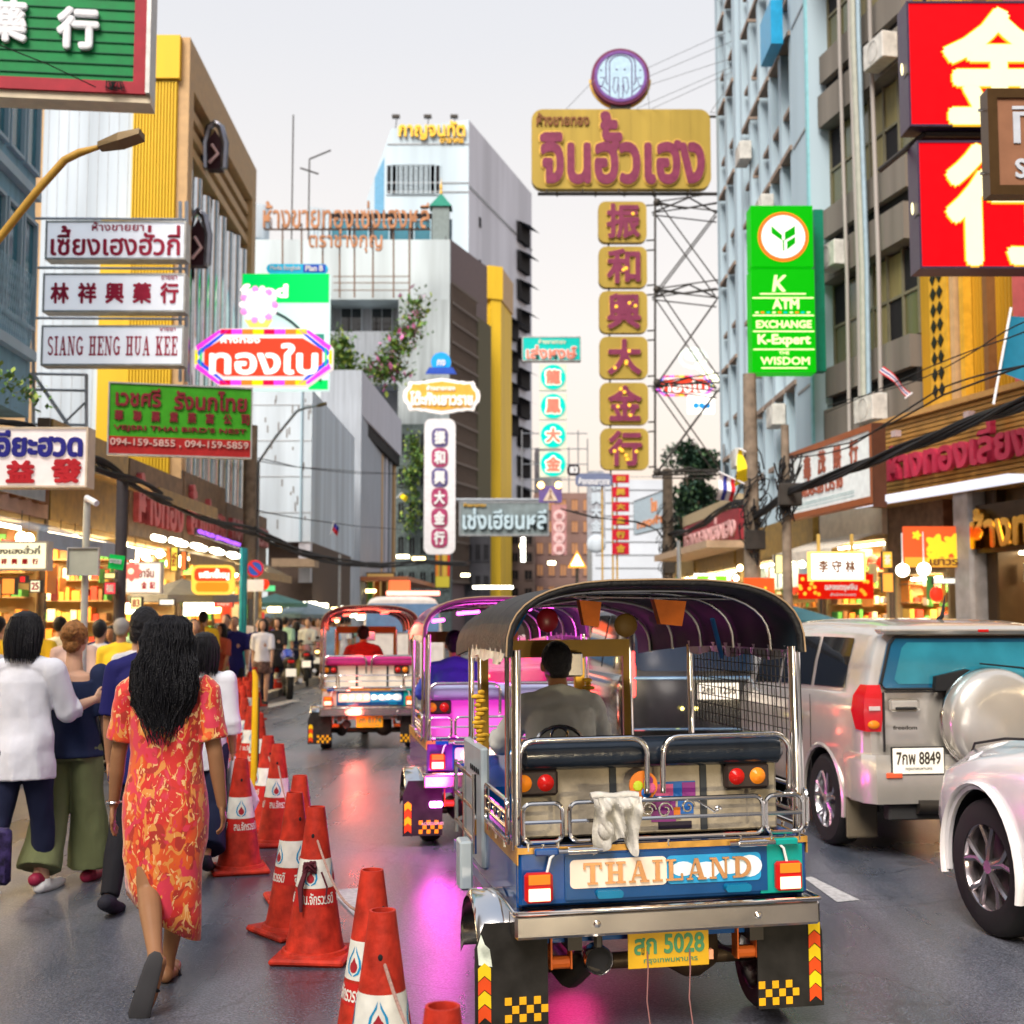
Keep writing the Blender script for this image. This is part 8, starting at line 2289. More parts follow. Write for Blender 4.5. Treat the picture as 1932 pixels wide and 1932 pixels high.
# ------------------------------------------------------------------ lit shops
SHW = mat('shop_cream_wall', (.42, .31, .15), .7, var=.1)
TUBE = glow('shop_tube', (1.0, .86, .58), 14.0)
BULB = glow('shop_bulb', (1.0, .74, .38), 16.0)
GOODS = [mat('goods_gold', (.70, .42, .08), .4), mat('goods_red', (.55, .05, .03), .5), mat('goods_cream', (.75, .66, .48), .6), mat('goods_green', (.10, .35, .08), .6), mat('goods_orange', (.75, .25, .04), .5), mat('goods_brown', (.25, .12, .05), .6)]
def shop(pl, s0, s1, depth, h, label, fascia, fh, letters=None, lmat=None, awn=None, seed=1, nt=3, power=90, bulbs=0, d0=0.0, post=True, fd=0.0):
 r = thing('shop', label, 'shop', pl.A, pl.rz, 'lit shops along the pavements')
 w = s1 - s0
 b = MB(); b.box(s0, s1, d0 + depth, d0 + depth + .1, 0, h); b.build('back_wall', SHW, r)
 for x in (s0, s1 - .08):
  b = MB(); b.box(x, x + .08, d0, d0 + depth, 0, h); b.build('side_wall', SHW, r)
 b = MB(); b.box(s0, s1, d0 - .05, d0 + depth, h, h + .08); b.build('ceiling', SHW, r)
 b = MB(); b.box(s0, s1, d0 - .1, d0 + .1, h + .082, h + fh); b.build('fascia', fascia, r)
 rn = random.Random(seed)
 for k in range(nt):
  y = d0 + .15 + (depth - .5) * k / max(1, nt - 1)
  b = MB(); b.tube([(s0 + .4, y, h - .08), (s1 - .4, y, h - .08)], .03, 6); b.build('ceiling_tube', TUBE, r)
 for k in range(bulbs):
  x = s0 + .3 + (w - .6) * k / max(1, bulbs - 1); z = h - rn.uniform(.15, .35); y = d0 - rn.uniform(.1, .6)
  b = MB(); b.tube([(x, y, z + .06), (x, y, h + .05)], .006, 4); b.build('flex', DARK, r)
  b = MB(); b.ell((x, y, z), (.075, .075, .085), 10, 8); b.build('bulb', BULB, r, True)
 for k in range(4):
  z = 1.0 + k * .48
  b = MB(); b.box(s0 + .1, s1 - .1, d0 + depth - .4, d0 + depth - .001, z, z + .03); b.build('shelf', mat('shelf_wood', (.35, .22, .1), .6), r)
 g = MB()
 for k in range(4):
  x = s0 + .15; z = 1.031 + k * .48
  while x < s1 - .3:
   ww = rn.uniform(.05, .16); hh = rn.uniform(.08, .30)
   g.box(x, x + ww, d0 + depth - .38, d0 + depth - .08, z, z + hh, rn.randrange(6)); x += ww + rn.uniform(.01, .06)
 for sd in (0, 1):
  for k in range(6):
   y = d0 + .1; z = .95 + k * .36
   while y < d0 + depth - .5:
    ww = rn.uniform(.05, .15); hh = rn.uniform(.07, .26); x = s1 - .4 if sd else s0 + .1
    g.box(x, x + .28, y, y + ww, z, z + hh, rn.randrange(6)); y += ww + rn.uniform(.01, .05)
   b = MB(); x = s1 - .42 if sd else s0 + .08; b.box(x, x + .34, d0 + .05, d0 + depth - .45, z - .02, z - .001); b.build('shelf', MATS['shelf_wood'], r)
 for k in range(11):
  x = s0 + w * (k + .5) / 11 + rn.uniform(-.1, .1); y = d0 + rn.uniform(-.3, .9); z = rn.uniform(1.9, h - .4); ww = rn.uniform(.07, .22)
  b = MB(); b.rbox(x - ww, x + ww, y, y + .02, z, z + rn.uniform(.15, .5), .004) if k % 4 else b.ell((x, y, z + .2), (.13, .13, .15), 12, 8); b.build('hanging_card' if k % 4 else 'lantern', GOODS[rn.randrange(5)] if k % 4 else mat('lantern_red', (.6, .02, .01), .5, emit=(1, .06, .02), es=.5), r)
 o = g.build('goods', GOODS, r); o['kind'] = 'stuff'
 b = MB(); b.rbox(s0 + .3, s1 - .3, d0 + .1, d0 + .7, 0, 1.0, .02); b.build('counter', mat('counter_front', (.55, .40, .22), .5), r)
 if post:
  b = MB(); b.box(s0 - .09, s0 + .0, d0 - .08, d0 + .1, 0, h + fh); b.build('post', mat('shop_post', (.12, .09, .07), .6), r)
 if letters:
  text(letters, s0 + .25, s1 - .25, h + .1 + (fh - .1) * .18, h + .08 + (fh - .1) * .86, d0 - .102, lmat, r, .10, .04, split=True)
 if awn:
  am, aw, az = awn
  b = MB(); n = 30
  for i in range(n):
   x = s0 + w * i / n; o_ = .02 * (i % 2)
   b.add([(x, d0 - .1, h + az + o_), (x + w / n, d0 - .1, h + az + o_), (x + w / n, d0 - aw, h + az - .35 + o_), (x, d0 - aw, h + az - .35 + o_)], [(0, 1, 2, 3)])
  b.box(s0, s1, d0 - aw - .02, d0 - aw, h + az - .52, h + az - .33)
  b.build('awning', am, r)
 ld = bpy.data.lights.new('shop_light', 'AREA'); ld.shape = 'RECTANGLE'; ld.size = w * .7; ld.size_y = max(.5, depth * .5); ld.energy = power; ld.color = (1.0, .76, .42)
 lo = bpy.data.objects.new('shop_light', ld); COL.objects.link(lo); lo.parent = r; lo.location = ((s0 + s1) / 2, d0 + depth * .35, h - .12)
 return r
LP = Plane(966 - 7 * F / 11, 11, 966 - 7 * F / 36, 36)
TINB = mat('ochre_tin', (.30, .19, .05), .45, .3, var=.3)
GRT = mat('grey_tin', (.30, .36, .40), .5, .3, var=.2)
BFA = mat('brown_fascia', (.16, .10, .06), .6, var=.35)
ROSE = mat('rose_letter', (.38, .07, .08), .4, var=.3)
shop(LP, 0, 3.9, 3.5, 3.1, 'lit shop at the left edge with grey awning and hanging cards', BFA, 1.3, None, None, (GRT, 1.5, .5), 1, power=230, bulbs=4)
shop(LP, 4.0, 7.9, 3.5, 3.1, 'bright yellow-lit shop under the cream sign with pinkish fascia letters', mat('salmon_fascia', (.45, .27, .20), .6, var=.15), 1.0, 'ร้านยาจีน', mat('brown_letter', (.2, .08, .03)), (mat('pale_blue_tin', (.36, .46, .56), .5), 1.4, -.02), 2, power=230, bulbs=5)
shop(LP, 8.0, 11.8, 3.5, 3.1, 'bright yellow-lit shop behind the grey sign back, ochre tin awning above', TINB, 1.6, None, None, (TINB, 1.7, .9), 3, power=230, bulbs=6)
shop(LP, 11.9, 15.6, 3.0, 3.1, 'bright shop with row of tubes under the carved rose letters', BFA, 1.5, 'ห้างทอง', ROSE, (TINB, 1.2, .1), 4, power=220, bulbs=7)
shop(LP, 15.7, 19.6, 3.0, 3.1, 'lit shop with deep rose Thai letters beside the chrome fins', BFA, 1.7, 'ฮั้วเซ่งฮง', ROSE, (TINB, 1.0, .1), 5, power=220, bulbs=5)
shop(LP, 19.7, 24.8, 3.0, 3.1, 'lit corner shop at the foot of the yellow building', BFA, 1.4, 'ทองรูปพรรณ', ROSE, (TINB, .8, .1), 6, power=200, bulbs=4)
# row of bright tubes along the awning edge
r = thing('light_row', 'dazzling row of white tubes along the left awning edge', 'lamp', LP.A, LP.rz)
for k in range(9):
 s = 11.2 + k * .78
 b = MB(); b.tube([(s, -.75 - .1 * (k % 2), 3.12 - .004 * k), (s + .62, -.75 - .1 * (k % 2), 3.12)], .055, 8); b.build('tube', glow('dazzling_tube', (1, .90, .68), 7.0), r)
RP1 = Plane(1262, 52, 1556, 28.4)
RP2 = Plane(1562, 28.2, 1990, 20.4)
Lr = RP1.L
for i, (a, b_, lab, fa, lt) in enumerate(((.0, .32, 'far right lit shop below the maroon sign', TINB, None), (.33, .62, 'lit shop behind the dark cable pole with pale shutters', TINB, None), (.63, 1.0, 'lit shop with gold tassels between the pole and the white sign', TINB, None))):
 shop(RP1, Lr * a, Lr * b_ - .1, 3.0, 3.2, lab, fa, .9, lt, None, None, 20 + i, power=230, bulbs=4, d0=-.1)
Ls = RP2.L
shop(RP2, .1, Ls * .36, 3.2, 3.3, 'bright cream shop under the white framed sign with two hanging globes', mat('cream_fascia', (.58, .52, .42), .6), .8, None, None, (mat('cream_canopy', (.62, .58, .50), .6), 1.2, .12), 31, power=240, bulbs=0, d0=-.1)
shop(RP2, Ls * .37, Ls * .62, 2.6, 2.55, 'shop window of small goods below the orange mural', BFA, 1.5, None, None, None, 32, power=180, d0=0.0)
shop(RP2, Ls * .70, Ls * 1.25, 3.2, 2.9, 'gold shop doorway at the right edge below heavy gold letters', mat('dark_gold_fascia', (.10, .06, .02), .4, .3), 1.1, None, None, None, 33, power=120, d0=.1)
# stone column between
s = RP2.hit(1862, 1100)[0]
r = RP2.root('shop_column', 'polished grey stone column beside the orange mural', 'column')
b = MB(); b.rbox(s - .32, s + .25, -.45, .4, 0, 4.0, .06); b.build('shaft', mat('polished_granite', (.30, .28, .27), .15, var=.2, scale=4), r, True)
b = MB(); b.rbox(s + .3, s + .62, -.2, .4, 0, 4.0, .03); b.build('dark_jamb', mat('dark_bronze', (.05, .03, .015), .3, .4), r)
# heavy gold letters at the right edge
r = RP2.root('gold_lettering', 'heavy polished gold Thai letters at the right edge', 'sign')
s = RP2.hit(1876, 1000)[0]
text('ห้างทอง', s, s + 2.6, RP2.hit(1876, 1038)[1], RP2.hit(1876, 962)[1], -.35, mat('polished_gold', (.80, .48, .10), .18, 1.0), r, .12, .05, split=True)
b = MB(); b.box(s - .1, s + 3, -.34, -.2, RP2.hit(1876, 1045)[1], RP2.hit(1876, 955)[1]); b.build('board', mat('dark_bronze', (.05, .03, .015), .3), r)
# orange mural panel (plain blossoms)
r, R = sign(1706, 993, 1838, 1070, 22.3, 'orange-red lit panel with plain yellow blossom shapes', glow('mural_orange', (.90, .12, .03), .75), None, th=.1, name='mural_sign')
for i, (u, v, q) in enumerate(((.45, .45, .16), (.70, .42, .15), (.57, .62, .12), (.40, .75, .10), (.80, .75, .14), (.18, .22, .07))):
 cx_, cz_ = R[0] + (R[1] - R[0]) * u, R[3] * (1 - v)
 b = MB(); b.prism([(cx_ + q * (1 + .25 * math.cos(5 * a)) * math.cos(a), cz_ + q * (1 + .25 * math.cos(5 * a)) * math.sin(a)) for a in [2 * PI * k / 30 for k in range(30)]], -.012 - .001 * i, -.001); b.build('blossom_shape', glow('mural_yellow', (1.0, .62, .03), 1.0), r)
a, b2, c2, d2 = U(R, 0, 1, .76, 1); wallbox(r, a, b2, -.01, -.001, c2, d2, glow('mural_gold', (.85, .42, .05), .8), 'caption_band')
tx(r, R, 'เยาวราช', .35, .92, .80, .96, mat('brown_letter', (.2, .08, .03)), .03, y=-.021)
# lit white sign, banner, globes
r, R = sign(1527, 1041, 1632, 1096, 21.5, 'lit white box sign with three brushed characters and yellow rim', glow('lit_white_box', (1, .96, .86), 1.7), glow('yellow_rim', (1, .70, .15), 1.3), th=.15, fw=.03)
for j, ch in enumerate('李守林'):
 tx(r, R, ch, .16 + .24 * j, .34 + .24 * j, .28, .72, mat('brown_letter', (.2, .08, .03)), .03, name='character')
b = MB()
for u in (.15, .75):
 x = R[0] + (R[1] - R[0]) * u; b.box(x, x + .05, 0, .05, R[3], R[3] + .3)
b.build('hanger', mat('yellow_rim_metal', (.6, .4, .1), .5), r)
r, R = sign(1506, 1083, 1648, 1130, 22.2, 'red banner with gold coins and white Thai lettering under the lit white sign', mat('banner_red', (.62, .03, .02), .6, emit=(1, .03, .01), es=.25), None, th=.01, name='banner', cat='banner')
tx(r, R, 'ฉลองตรุษจีน', .35, .78, .38, .72, WHITE, .03); tx(r, R, 'สำนักงานเขต', .42, .76, .76, .88, WHITE, .01)
rn = random.Random(9)
for k in range(16):
 u, v = rn.uniform(.02, .30) if k < 11 else rn.uniform(.82, .97), rn.uniform(.12, .9)
 b = MB(); b.ell((R[0] + (R[1] - R[0]) * u, -.004 - .0003 * k, R[3] * v), (.035, .003, .035), 10, 4); b.build('coin_print', mat('coin_orange', (.85, .35, .03), .5, emit=(1, .4, 0), es=.3), r)
for i, x in enumerate((1703, 1743)):
 c = at(x, 1076 - i * 2, 21.2)
 r = thing('pendant_globe', 'glowing pendant globe, %s of the two by the orange mural' % ('left' if i == 0 else 'right'), 'lamp', tuple(c), 0, 'pendant globes')
 b = MB(); b.ell((0, 0, 0), (.11, .11, .11), 16, 12); b.build('globe', glow('globe_white', (1, .92, .72), 6.0), r, True)
 b = MB(); b.tube([(0, 0, .1), (0, 0, .62)], .012, 6); b.build('stem', WHITE, r)
for (x, y, w_, h_, c_, lab) in ((1404, 1090, 58, 40, (.75, .10, .02), 'red and orange poster banner left of the lit white sign'), (1310, 1082, 66, 24, (.25, .75, .02), 'lit lime green sign with white rim over the tuk-tuk roof')):
 r, R = sign(x, y, x + w_, y + h_, 26, lab, glow('panel_%d' % x, c_, .8), glow('lit_white_box', (1, .96, .86), 1.7) if x == 1310 else None, th=.08, fw=.05)
 if x == 1310:
  b = MB(); b.ell(((R[0] + R[1]) / 2, -.02, R[3] / 2), (.08, .02, .08), 12, 6); b.build('emblem', glow('lit_white_box', (1, .96, .86), 1.7), r)
 else:
  for k in range(7):
   b = MB(); b.ell((R[0] + .08 + .07 * k, -.01, .12 + .05 * (k % 3)), (.03, .003, .03), 8, 4); b.build('dot', glow('mural_yellow', (1.0, .62, .03), 1.0), r)
# ------------------------------------------------------------------ left lit panels
cream = glow('lit_cream_panel', (1.0, .90, .58), 1.15)
r, R = sign(-60, 1021, 91, 1076, 14, 'lit cream box sign with grey Thai word and red characters at the left edge', cream, ALU, th=.15, fw=.02)
tx(r, R, 'เซี้ยงเฮงฮั่วกี่', .25, .9, .15, .45, mat('grey_ink', (.2, .2, .18)), .02)
for j, ch in enumerate('祥興藥行'): tx(r, R, ch, .42 + .13 * j, .49 + .13 * j, .60, .80, RED, .03, name='character')
r, R = sign(127, 1033, 187, 1086, 12, 'blank pale grey sign back on a thin pole', mat('pale_grey_back', (.42, .44, .36), .6), ALU, th=.03, fw=.01, name='blank_sign')
c = at(157, 1100, 12.05)
r = thing('camera_pole', 'pale thin pole with security camera above the shop lights', 'pole', (c.x, c.y, 0))
zt = at(157, 945, 12).z
b = MB(); b.tube([(0, .05, 0), (0, .05, zt)], .035, 10); b.build('shaft', mat('pale_galvanised', (.45, .46, .42), .5, .3), r, True)
b = MB(); b.tube([(0, .05, zt), (.02, -.02, zt + .03), (.14, -.1, zt - .03)], .03, 8); b.build('camera', WHITE, r, True)
r, R = sign(203, 1047, 232, 1074, 12.6, 'small green street sign tilted beside the blank sign', mat('street_green', (.0, .35, .05), .5, emit=(0, .5, .1), es=.2), None, th=.02)
tx(r, R, 'เยาวราช', .1, .85, .3, .6, WHITE, .02); r.rotation_euler[1] = math.radians(8)
r, R = sign(233, 1060, 305, 1120, 19, 'lit pale box sign with faint Thai word and red characters', glow('lit_rosy_panel', (1.0, .84, .70), 1.1), ALU, th=.12, fw=.02)
tx(r, R, 'ยาจีน', .4, .8, .2, .5, mat('rust_ink', (.32, .09, .05)), .02)
for j, ch in enumerate('金記'): tx(r, R, ch, .48 + .22 * j, .62 + .22 * j, .62, .85, RED, .03, name='character')
c = at(247, 1108, 18.7)
r = thing('flower_sign', 'round rosy flower shaped lit sign over the pale box', 'sign', (c.x, c.y, at(247, 1078, 18.7).z))
b = MB(); b.prism([(.13 * (1 + .15 * math.cos(8 * a)) * math.cos(a), .13 * (1 + .15 * math.cos(8 * a)) * math.sin(a)) for a in [2 * PI * k / 32 for k in range(32)]], 0, .03); b.build('petals', glow('rosy_glow', (.85, .18, .14), .9), r)
b = MB(); b.ell((0, -.02, 0), (.045, .02, .045), 10, 6); b.build('centre', glow('lit_cream_panel', (1, .9, .58), 1.15), r)
r, R = sign(361, 1066, 441, 1122, 22, 'red and amber rounded lit sign with white Thai word', glow('amber_rim_panel', (1.0, .60, .08), 1.1), None, th=.12, rad=.12)
b = MB(); b.prism(rrect(R[0] + .05, R[1] - .05, R[3] * .45, R[3] - .05, .08), -.01, -.001); b.build('red_field', glow('red_field_glow', (.85, .07, .02), .95), r)
tx(r, R, 'พริกขี้หนู', .18, .9, .12, .52, glow('lit_white', (1, .94, .8), 1.6), .04, y=-.012)
b = MB(); b.prism(rrect(R[0] + .08, R[1] - .08, .05, R[3] * .42, .06), -.01, -.001); b.build('orange_field', glow('orange_field_glow', (.95, .28, .02), .95), r)
r, R = sign(370, 1010, 455, 1022, 24, 'thin strip of small violet and red neon letters', mat('dark_strip_back', (.05, .03, .04), .5), None, th=.05, Y2=29)
tx(r, R, 'GOLD JEWELLERY', .02, .98, .1, .9, glow('violet_neon', (.45, .12, 1.0), 1.4), .04)
for i, (x0, y0, x1, y1, Y, c_, t_, lab) in enumerate(((2, 1090, 30, 1122, 15.5, (1, .30, .05), '', 'small orange lit hanging sign above the black bob'), (36, 1086, 50, 1100, 15.2, (.9, .03, .03), '', 'small red lit panel above the white T-shirt person'), (56, 1094, 78, 1118, 15.4, (1, .9, .6), '25', 'small cream lit price board left of the blank sign'), (196, 1080, 219, 1092, 16.6, (1, .86, .3), '', 'thin yellow lit strip beside the dark painted post'), (196, 1098, 220, 1122, 16.8, (.9, .06, .08), '福', 'small red lit square sign by the dark painted post'),
 (246, 1126, 268, 1150, 18.5, (1, .92, .4), '83', 'small glowing yellow number board below the rosy flower sign'), (322, 1032, 336, 1078, 21, (1, .75, .1), '金行', 'upright yellow lit sign right of the pale box sign'), (341, 1040, 352, 1076, 22.5, (.9, .2, .05), '', 'upright orange lit sign beside the upright yellow one'), (300, 1130, 330, 1142, 20.5, (1, .95, .8), '', 'white lit strip under the grey umbrella'), (404, 1128, 440, 1146, 25.5, (.95, .08, .05), 'ทอง', 'red lit board just below the red amber sign'),
 (498, 1104, 520, 1116, 36, (.1, .6, .25), '', 'small green lit board right of the no parking disc'), (1292, 1108, 1306, 1124, 30, (1, .7, .2), '', 'small amber lit board left of the lime green sign'), (1462, 1046, 1480, 1082, 23.6, (1, .85, .35), '', 'upright yellow lit sign left of the slimmer pole'), (1664, 1040, 1684, 1072, 22.4, (1, .5, .05), '茶', 'small orange lit sign between the lit white sign and the globes'), (1664, 1080, 1686, 1118, 22.2, (.95, .35, .05), '', 'orange lit poster under the small orange lit sign'), (1760, 1090, 1830, 1102, 22.6, (1, .95, .8), '', 'white lit strip over the shop window below the orange panel'))):
 r, R = sign(x0, y0, x1, y1, Y, lab, glow('tiny_%d' % i, c_, 1.1), DARK, th=.08, fw=.012, name='lit_sign')
 if t_: tx(r, R, t_, .2, .8, .2, .8, RED if c_[1] > .5 else WHITE, .02)
# no parking disc
c = at(482, 1073, 28)
r = thing('no_parking_sign', 'blue and red round no parking disc above a blank plate', 'sign', (c.x, c.y, 0))
b = MB(); b.lathe([(0, -.03), (.19, -.03), (.19, 0), (0, 0)], 24, (0, 0, c.z), 'y'); b.build('disc', mat('traffic_blue', (.02, .10, .5), .4), r)
b = MB(); b.lathe([(.15, -.04), (.19, -.04), (.19, -.031), (.15, -.031)], 24, (0, 0, c.z), 'y', cap=False); b.prism([(-.13, c.z + .09), (-.09, c.z + .13), (.13, c.z - .09), (.09, c.z - .13)][::-1], -.04, -.031); b.build('red_mark', mat('traffic_red', (.65, .02, .02), .4), r)
b = MB(); b.rbox(-.19, .19, -.02, 0, c.z - .5, c.z - .24, .005); b.build('plate', WHITE, r)
b = MB(); b.tube([(0, .03, 0), (0, .03, c.z + .2)], .03, 8); b.build('post', GREYM, r)
# more left vertical posts and turquoise pipes
for x, Y, zt_, m_, rr_, lab in ((225, 17, 3.6, mat('dark_post', (.05, .045, .05), .5), .08, 'dark painted post in front of the left shops'), (468, 31, 6.4, mat('old_brown_concrete', (.20, .16, .12), .9, var=.3), .16, 'tall brown concrete pole beside the green bird nest sign'), (455, 27, 3.2, mat('turquoise_pipe', (.02, .28, .34), .4), .05, 'turquoise pipe beside the red amber sign'), (461, 27.2, 3.2, mat('turquoise_pipe', (.02, .28, .34)), .05, 'second turquoise pipe, nearer the brown pole'), (640, 44, 3.9, GREYM, .05, 'thin grey post with small sign over the far crowd')):
 c = at(x, 1165, Y)
 b = MB(); b.tube([(0, 0, 0), (0, 0, zt_)], rr_, 10); tag(b.build('street_pole', m_, None, True, loc=(c.x, c.y, 0)), lab, 'pole')
# market umbrellas
for x, y, Y, w_, m_, lab in ((345, 1092, 23, 1.0, mat('grey_canvas', (.26, .27, .28), .8), 'wide grey canvas market umbrella under the red amber sign'), (520, 1120, 40, 1.0, mat('teal_canvas', (.15, .33, .28), .8), 'small teal market umbrella over the crowd'), (580, 1135, 42, 1.4, mat('slate_canvas', (.25, .32, .36), .8), 'slate market umbrella over lit stalls'), (1488, 1140, 24, 1.0, mat('petrol_canvas', (.04, .14, .18), .8), 'petrol blue umbrella below the red banner')):
 c = at(x, y, Y)
 r = thing('market_umbrella', lab, 'umbrella', (c.x, c.y, 0), 0, 'market umbrellas')
 b = MB(); n = 8
 top_ = [(0, 0, c.z)]; rim = [(w_ * math.cos(2 * PI * k / n), w_ * math.sin(2 * PI * k / n), c.z - w_ * .30) for k in range(n)]
 low = [(p[0], p[1], p[2] - .12) for p in rim]
 b.add(top_ + rim + low, [(0, 1 + k, 1 + (k + 1) % n) for k in range(n)] + [(1 + k, 9 + k, 9 + (k + 1) % n, 1 + (k + 1) % n) for k in range(n)]); b.build('canopy', m_, r)
 b = MB(); b.tube([(0, 0, 0), (0, 0, c.z)], .025, 6); b.build('pole', GREYM, r)
# far stall lights
rn = random.Random(4)
for i, (x, y, Y, w_) in enumerate(((505, 1137, 40, .9), (518, 1150, 38, .4), (570, 1140, 42, 1.0), (605, 1143, 42, .5), (633, 1150, 46, .3), (650, 1148, 46, .3), (665, 1160, 46, .35), (640, 1170, 44, .3), (680, 1165, 48, .3), (760, 1050, 60, .6), (790, 1054, 60, .6), (345, 1128, 25, .5), (375, 1140, 26, .6), (395, 1150, 28, .5), (365, 1153, 24, .4), (240, 1148, 20, .25), (985, 1030, 60, .25), (930, 1108, 70, 2.2), (878, 1085, 72, .5), (700, 1115, 60, .5), (722, 1110, 62, .6), (1041, 1062, 58, .35))):
 c = at(x, y, Y)
 col = ((1, .88, .55), (1, .72, .30), (1, .95, .75))[i % 3]
 b = MB(); b.rbox(-w_ / 2, w_ / 2, -.05, .05, -.08, .08, .03)
 o = b.build('stall_lamp', glow('stall_glow_%d' % (i % 3), col, 7.0), None, loc=tuple(c))
 tag(o, 'bright stall lamp ' + ('left of the teal umbrella|just under the teal umbrella|wide, under the slate umbrella|right end of the slate umbrella|over the white shirts|beside the thin grey post|just above the red-lit tuk-tuk roof|low over the motorbikes|left of the minibus roof|left one of the pair above the minibus|right one of the pair above the minibus|under the grey umbrella, left|under the grey umbrella, middle|under the grey umbrella, right|low between grey umbrella and heads|behind the auburn bun|under the grey Thai sign|long, above the violet tuk-tuk roof|at the foot of the white vertical sign|orange, at the ribbed building|second at the ribbed building|beside the triangular warning lamp').split('|')[i], 'lamp', 'stall lamps over the far market')
c = at(987, 1037, 58)
b = MB(); b.tube([(0, 0, -.55), (0, 0, .55)], .10, 8); tag(b.build('vertical_tube_lamp', glow('cool_tube', (1, 1, .85), 5.0), None, loc=tuple(c)), 'upright white tube lamp below the grey Thai sign', 'lamp')
# far stalls: red and orange lit fronts behind the crowd
for i, (x0, y0, x1, y1, Y, c_, lab) in enumerate(((400, 1130, 470, 1180, 29, (.85, .16, .05), 'lit red stall front behind the yellow shirted man'), (480, 1148, 560, 1180, 50, (.8, .5, .12), 'warm lit stall front behind the far crowd'), (575, 1150, 640, 1185, 54, (.55, .5, .4), 'pale lit stall front behind the white shirts'), (690, 1080, 745, 1160, 60, (.5, .3, .1), 'small lit shopfront at the ribbed building'), (820, 1020, 850, 1110, 70, (.55, .45, .05), 'narrow yellow lit panel beyond the violet tuk-tuk'))):
 r, R = sign(x0, y0, x1, y1, Y, lab, glow('stall_front_%d' % i, c_, .6), DARK, th=.4, fw=.06, name='stall', cat='stall')
 for k in range(4):
  a, b2, c2, d2 = U(R, .06 + .24 * k, .24 + .24 * k, .2, .75); wallbox(r, a, b2, -.03, -.001, c2, d2, GOODS[(k + i) % 6], 'display')
# ------------------------------------------------------------------ cables
def cable(pts, n, spread, rad, label, name='cable_bundle', seed=1):
 P_ = [at(*p) for p in pts]
 o0 = P_[0]
 t = thing(name, label, 'cable', tuple(o0))
 rn = random.Random(seed)
 # dense resample with sag
 Q = []
 for i in range(len(P_) - 1):
  for k in range(6):
   u = k / 6; q = P_[i].lerp(P_[i + 1], u); Q.append(q)
 Q.append(P_[-1])
 for c in range(n):
  ph, am = rn.uniform(0, 6.3), rn.uniform(.3, 1) * spread
  pts2 = []
  for i, q in enumerate(Q):
   pts2.append(q - o0 + Vector((am * math.cos(ph + i * .35) * .6, am * math.sin(ph + i * .5) * .4, am * math.sin(ph + i * .35))))
  b = MB(); b.tube(pts2, rad * rn.uniform(.7, 1.3), 6); b.build('cable', BLACK, t, True)
 return t
cable([(-60, 800, 13), (60, 815, 13.5), (165, 864, 15), (240, 905, 17), (305, 938, 19), (360, 962, 22), (420, 990, 25), (480, 1003, 28)], 9, .09, .022, 'thick sagging bundle of black cables crossing in front of the left signs', seed=2)
cable([(480, 1003, 28), (560, 1040, 33), (640, 1060, 39), (720, 1068, 46), (800, 1060, 54), (880, 1064, 62)], 7, .10, .03, 'black cable bundle sagging across the cream concrete building', seed=3)
cable([(1960, 752, 13), (1850, 790, 15), (1700, 848, 17.5), (1600, 888, 19.5), (1490, 928, 22.5), (1425, 975, 26)], 10, .07, .022, 'thick black cable bundle crossing the gold fascia and white framed sign', seed=5)
cable([(1425, 960, 26), (1400, 950, 29), (1370, 958, 32), (1330, 985, 38), (1290, 1005, 43), (1262, 1010, 46)], 7, .12, .03, 'black cable bundle between the two dark poles', seed=6)
cable([(1960, 690, 13), (1780, 740, 16), (1600, 835, 20), (1490, 868, 23)], 3, .12, .012, 'loose thin wires above the white framed sign', seed=7)
cable([(1960, 610, 13), (1850, 655, 15), (1700, 720, 18), (1560, 775, 22)], 2, .08, .010, 'two thin wires crossing the yellow ribbed facade', seed=8)
cable([(0, 85, 12), (90, 120, 13), (180, 165, 14)], 1, .01, .008, 'single thin wire drooping under the green pharmacy sign', seed=9)
cable([(470, 865, 31), (560, 880, 36), (680, 892, 50), (760, 895, 60)], 2, .05, .012, 'thin wires across the upper cream wall', seed=10)
cable([(470, 960, 31), (560, 975, 36), (680, 995, 50), (760, 1000, 60)], 2, .05, .012, 'thin wires across the lower cream wall', seed=11)
cable([(1058, 960, 46), (1120, 975, 46), (1200, 985, 46), (1240, 1000, 46), (1262, 1030, 46)], 2, .04, .02, 'drooping wire from the crossing sign to the far pole', seed=12)
# poles with cable tangles
def pole(x, Y, ytop, rad, m_, label, tangle=None, name='utility_pole'):
 c = at(x, 1165, Y); zt = at(x, ytop, Y).z
 t = thing(name, label, 'pole', (c.x, c.y, 0))
 b = MB(); b.tube([(0, 0, 0), (0, 0, zt)], [rad * 1.15, rad * .8], 10); b.build('shaft', m_, t, True)
 if tangle:
  rn = random.Random(int(x)); z0, z1_, R_ = tangle
  for k in range(26):
   z = rn.uniform(z0, z1_); a = rn.uniform(0, 6.3); q = rn.uniform(.3, 1) * R_
   b = MB(); b.tube([(rad * math.cos(a + i * .7) + q * math.sin(i * .55) * math.cos(a), rad * math.sin(a + i * .7) - .1, z + q * .9 * math.sin(i * .8 + a)) for i in range(9)], .016, 5); b.build('cable_loop', BLACK, t, True)
  b = MB(); b.rbox(-.18, .22, -.32, -.12, z0 + .1, z0 + .5, .02); b.build('junction_box', DARK, t)
 return t
pole(1421, 26.2, 706, .17, mat('old_brown_concrete', (.20, .16, .12)), 'tall dark concrete pole with cable tangle in front of the blue building', (3.0, 5.2, .45))
pole(1487, 22.8, 802, .09, mat('old_brown_concrete', (.20, .16, .12)), 'slimmer pole with hanging cable loops left of the white framed sign', (3.6, 4.5, .35))
pole(1262, 46, 885, .22, mat('old_brown_concrete', (.20, .16, .12)), 'far dark pole with heavy cable clump beside the tree', (3.2, 6.0, .5))
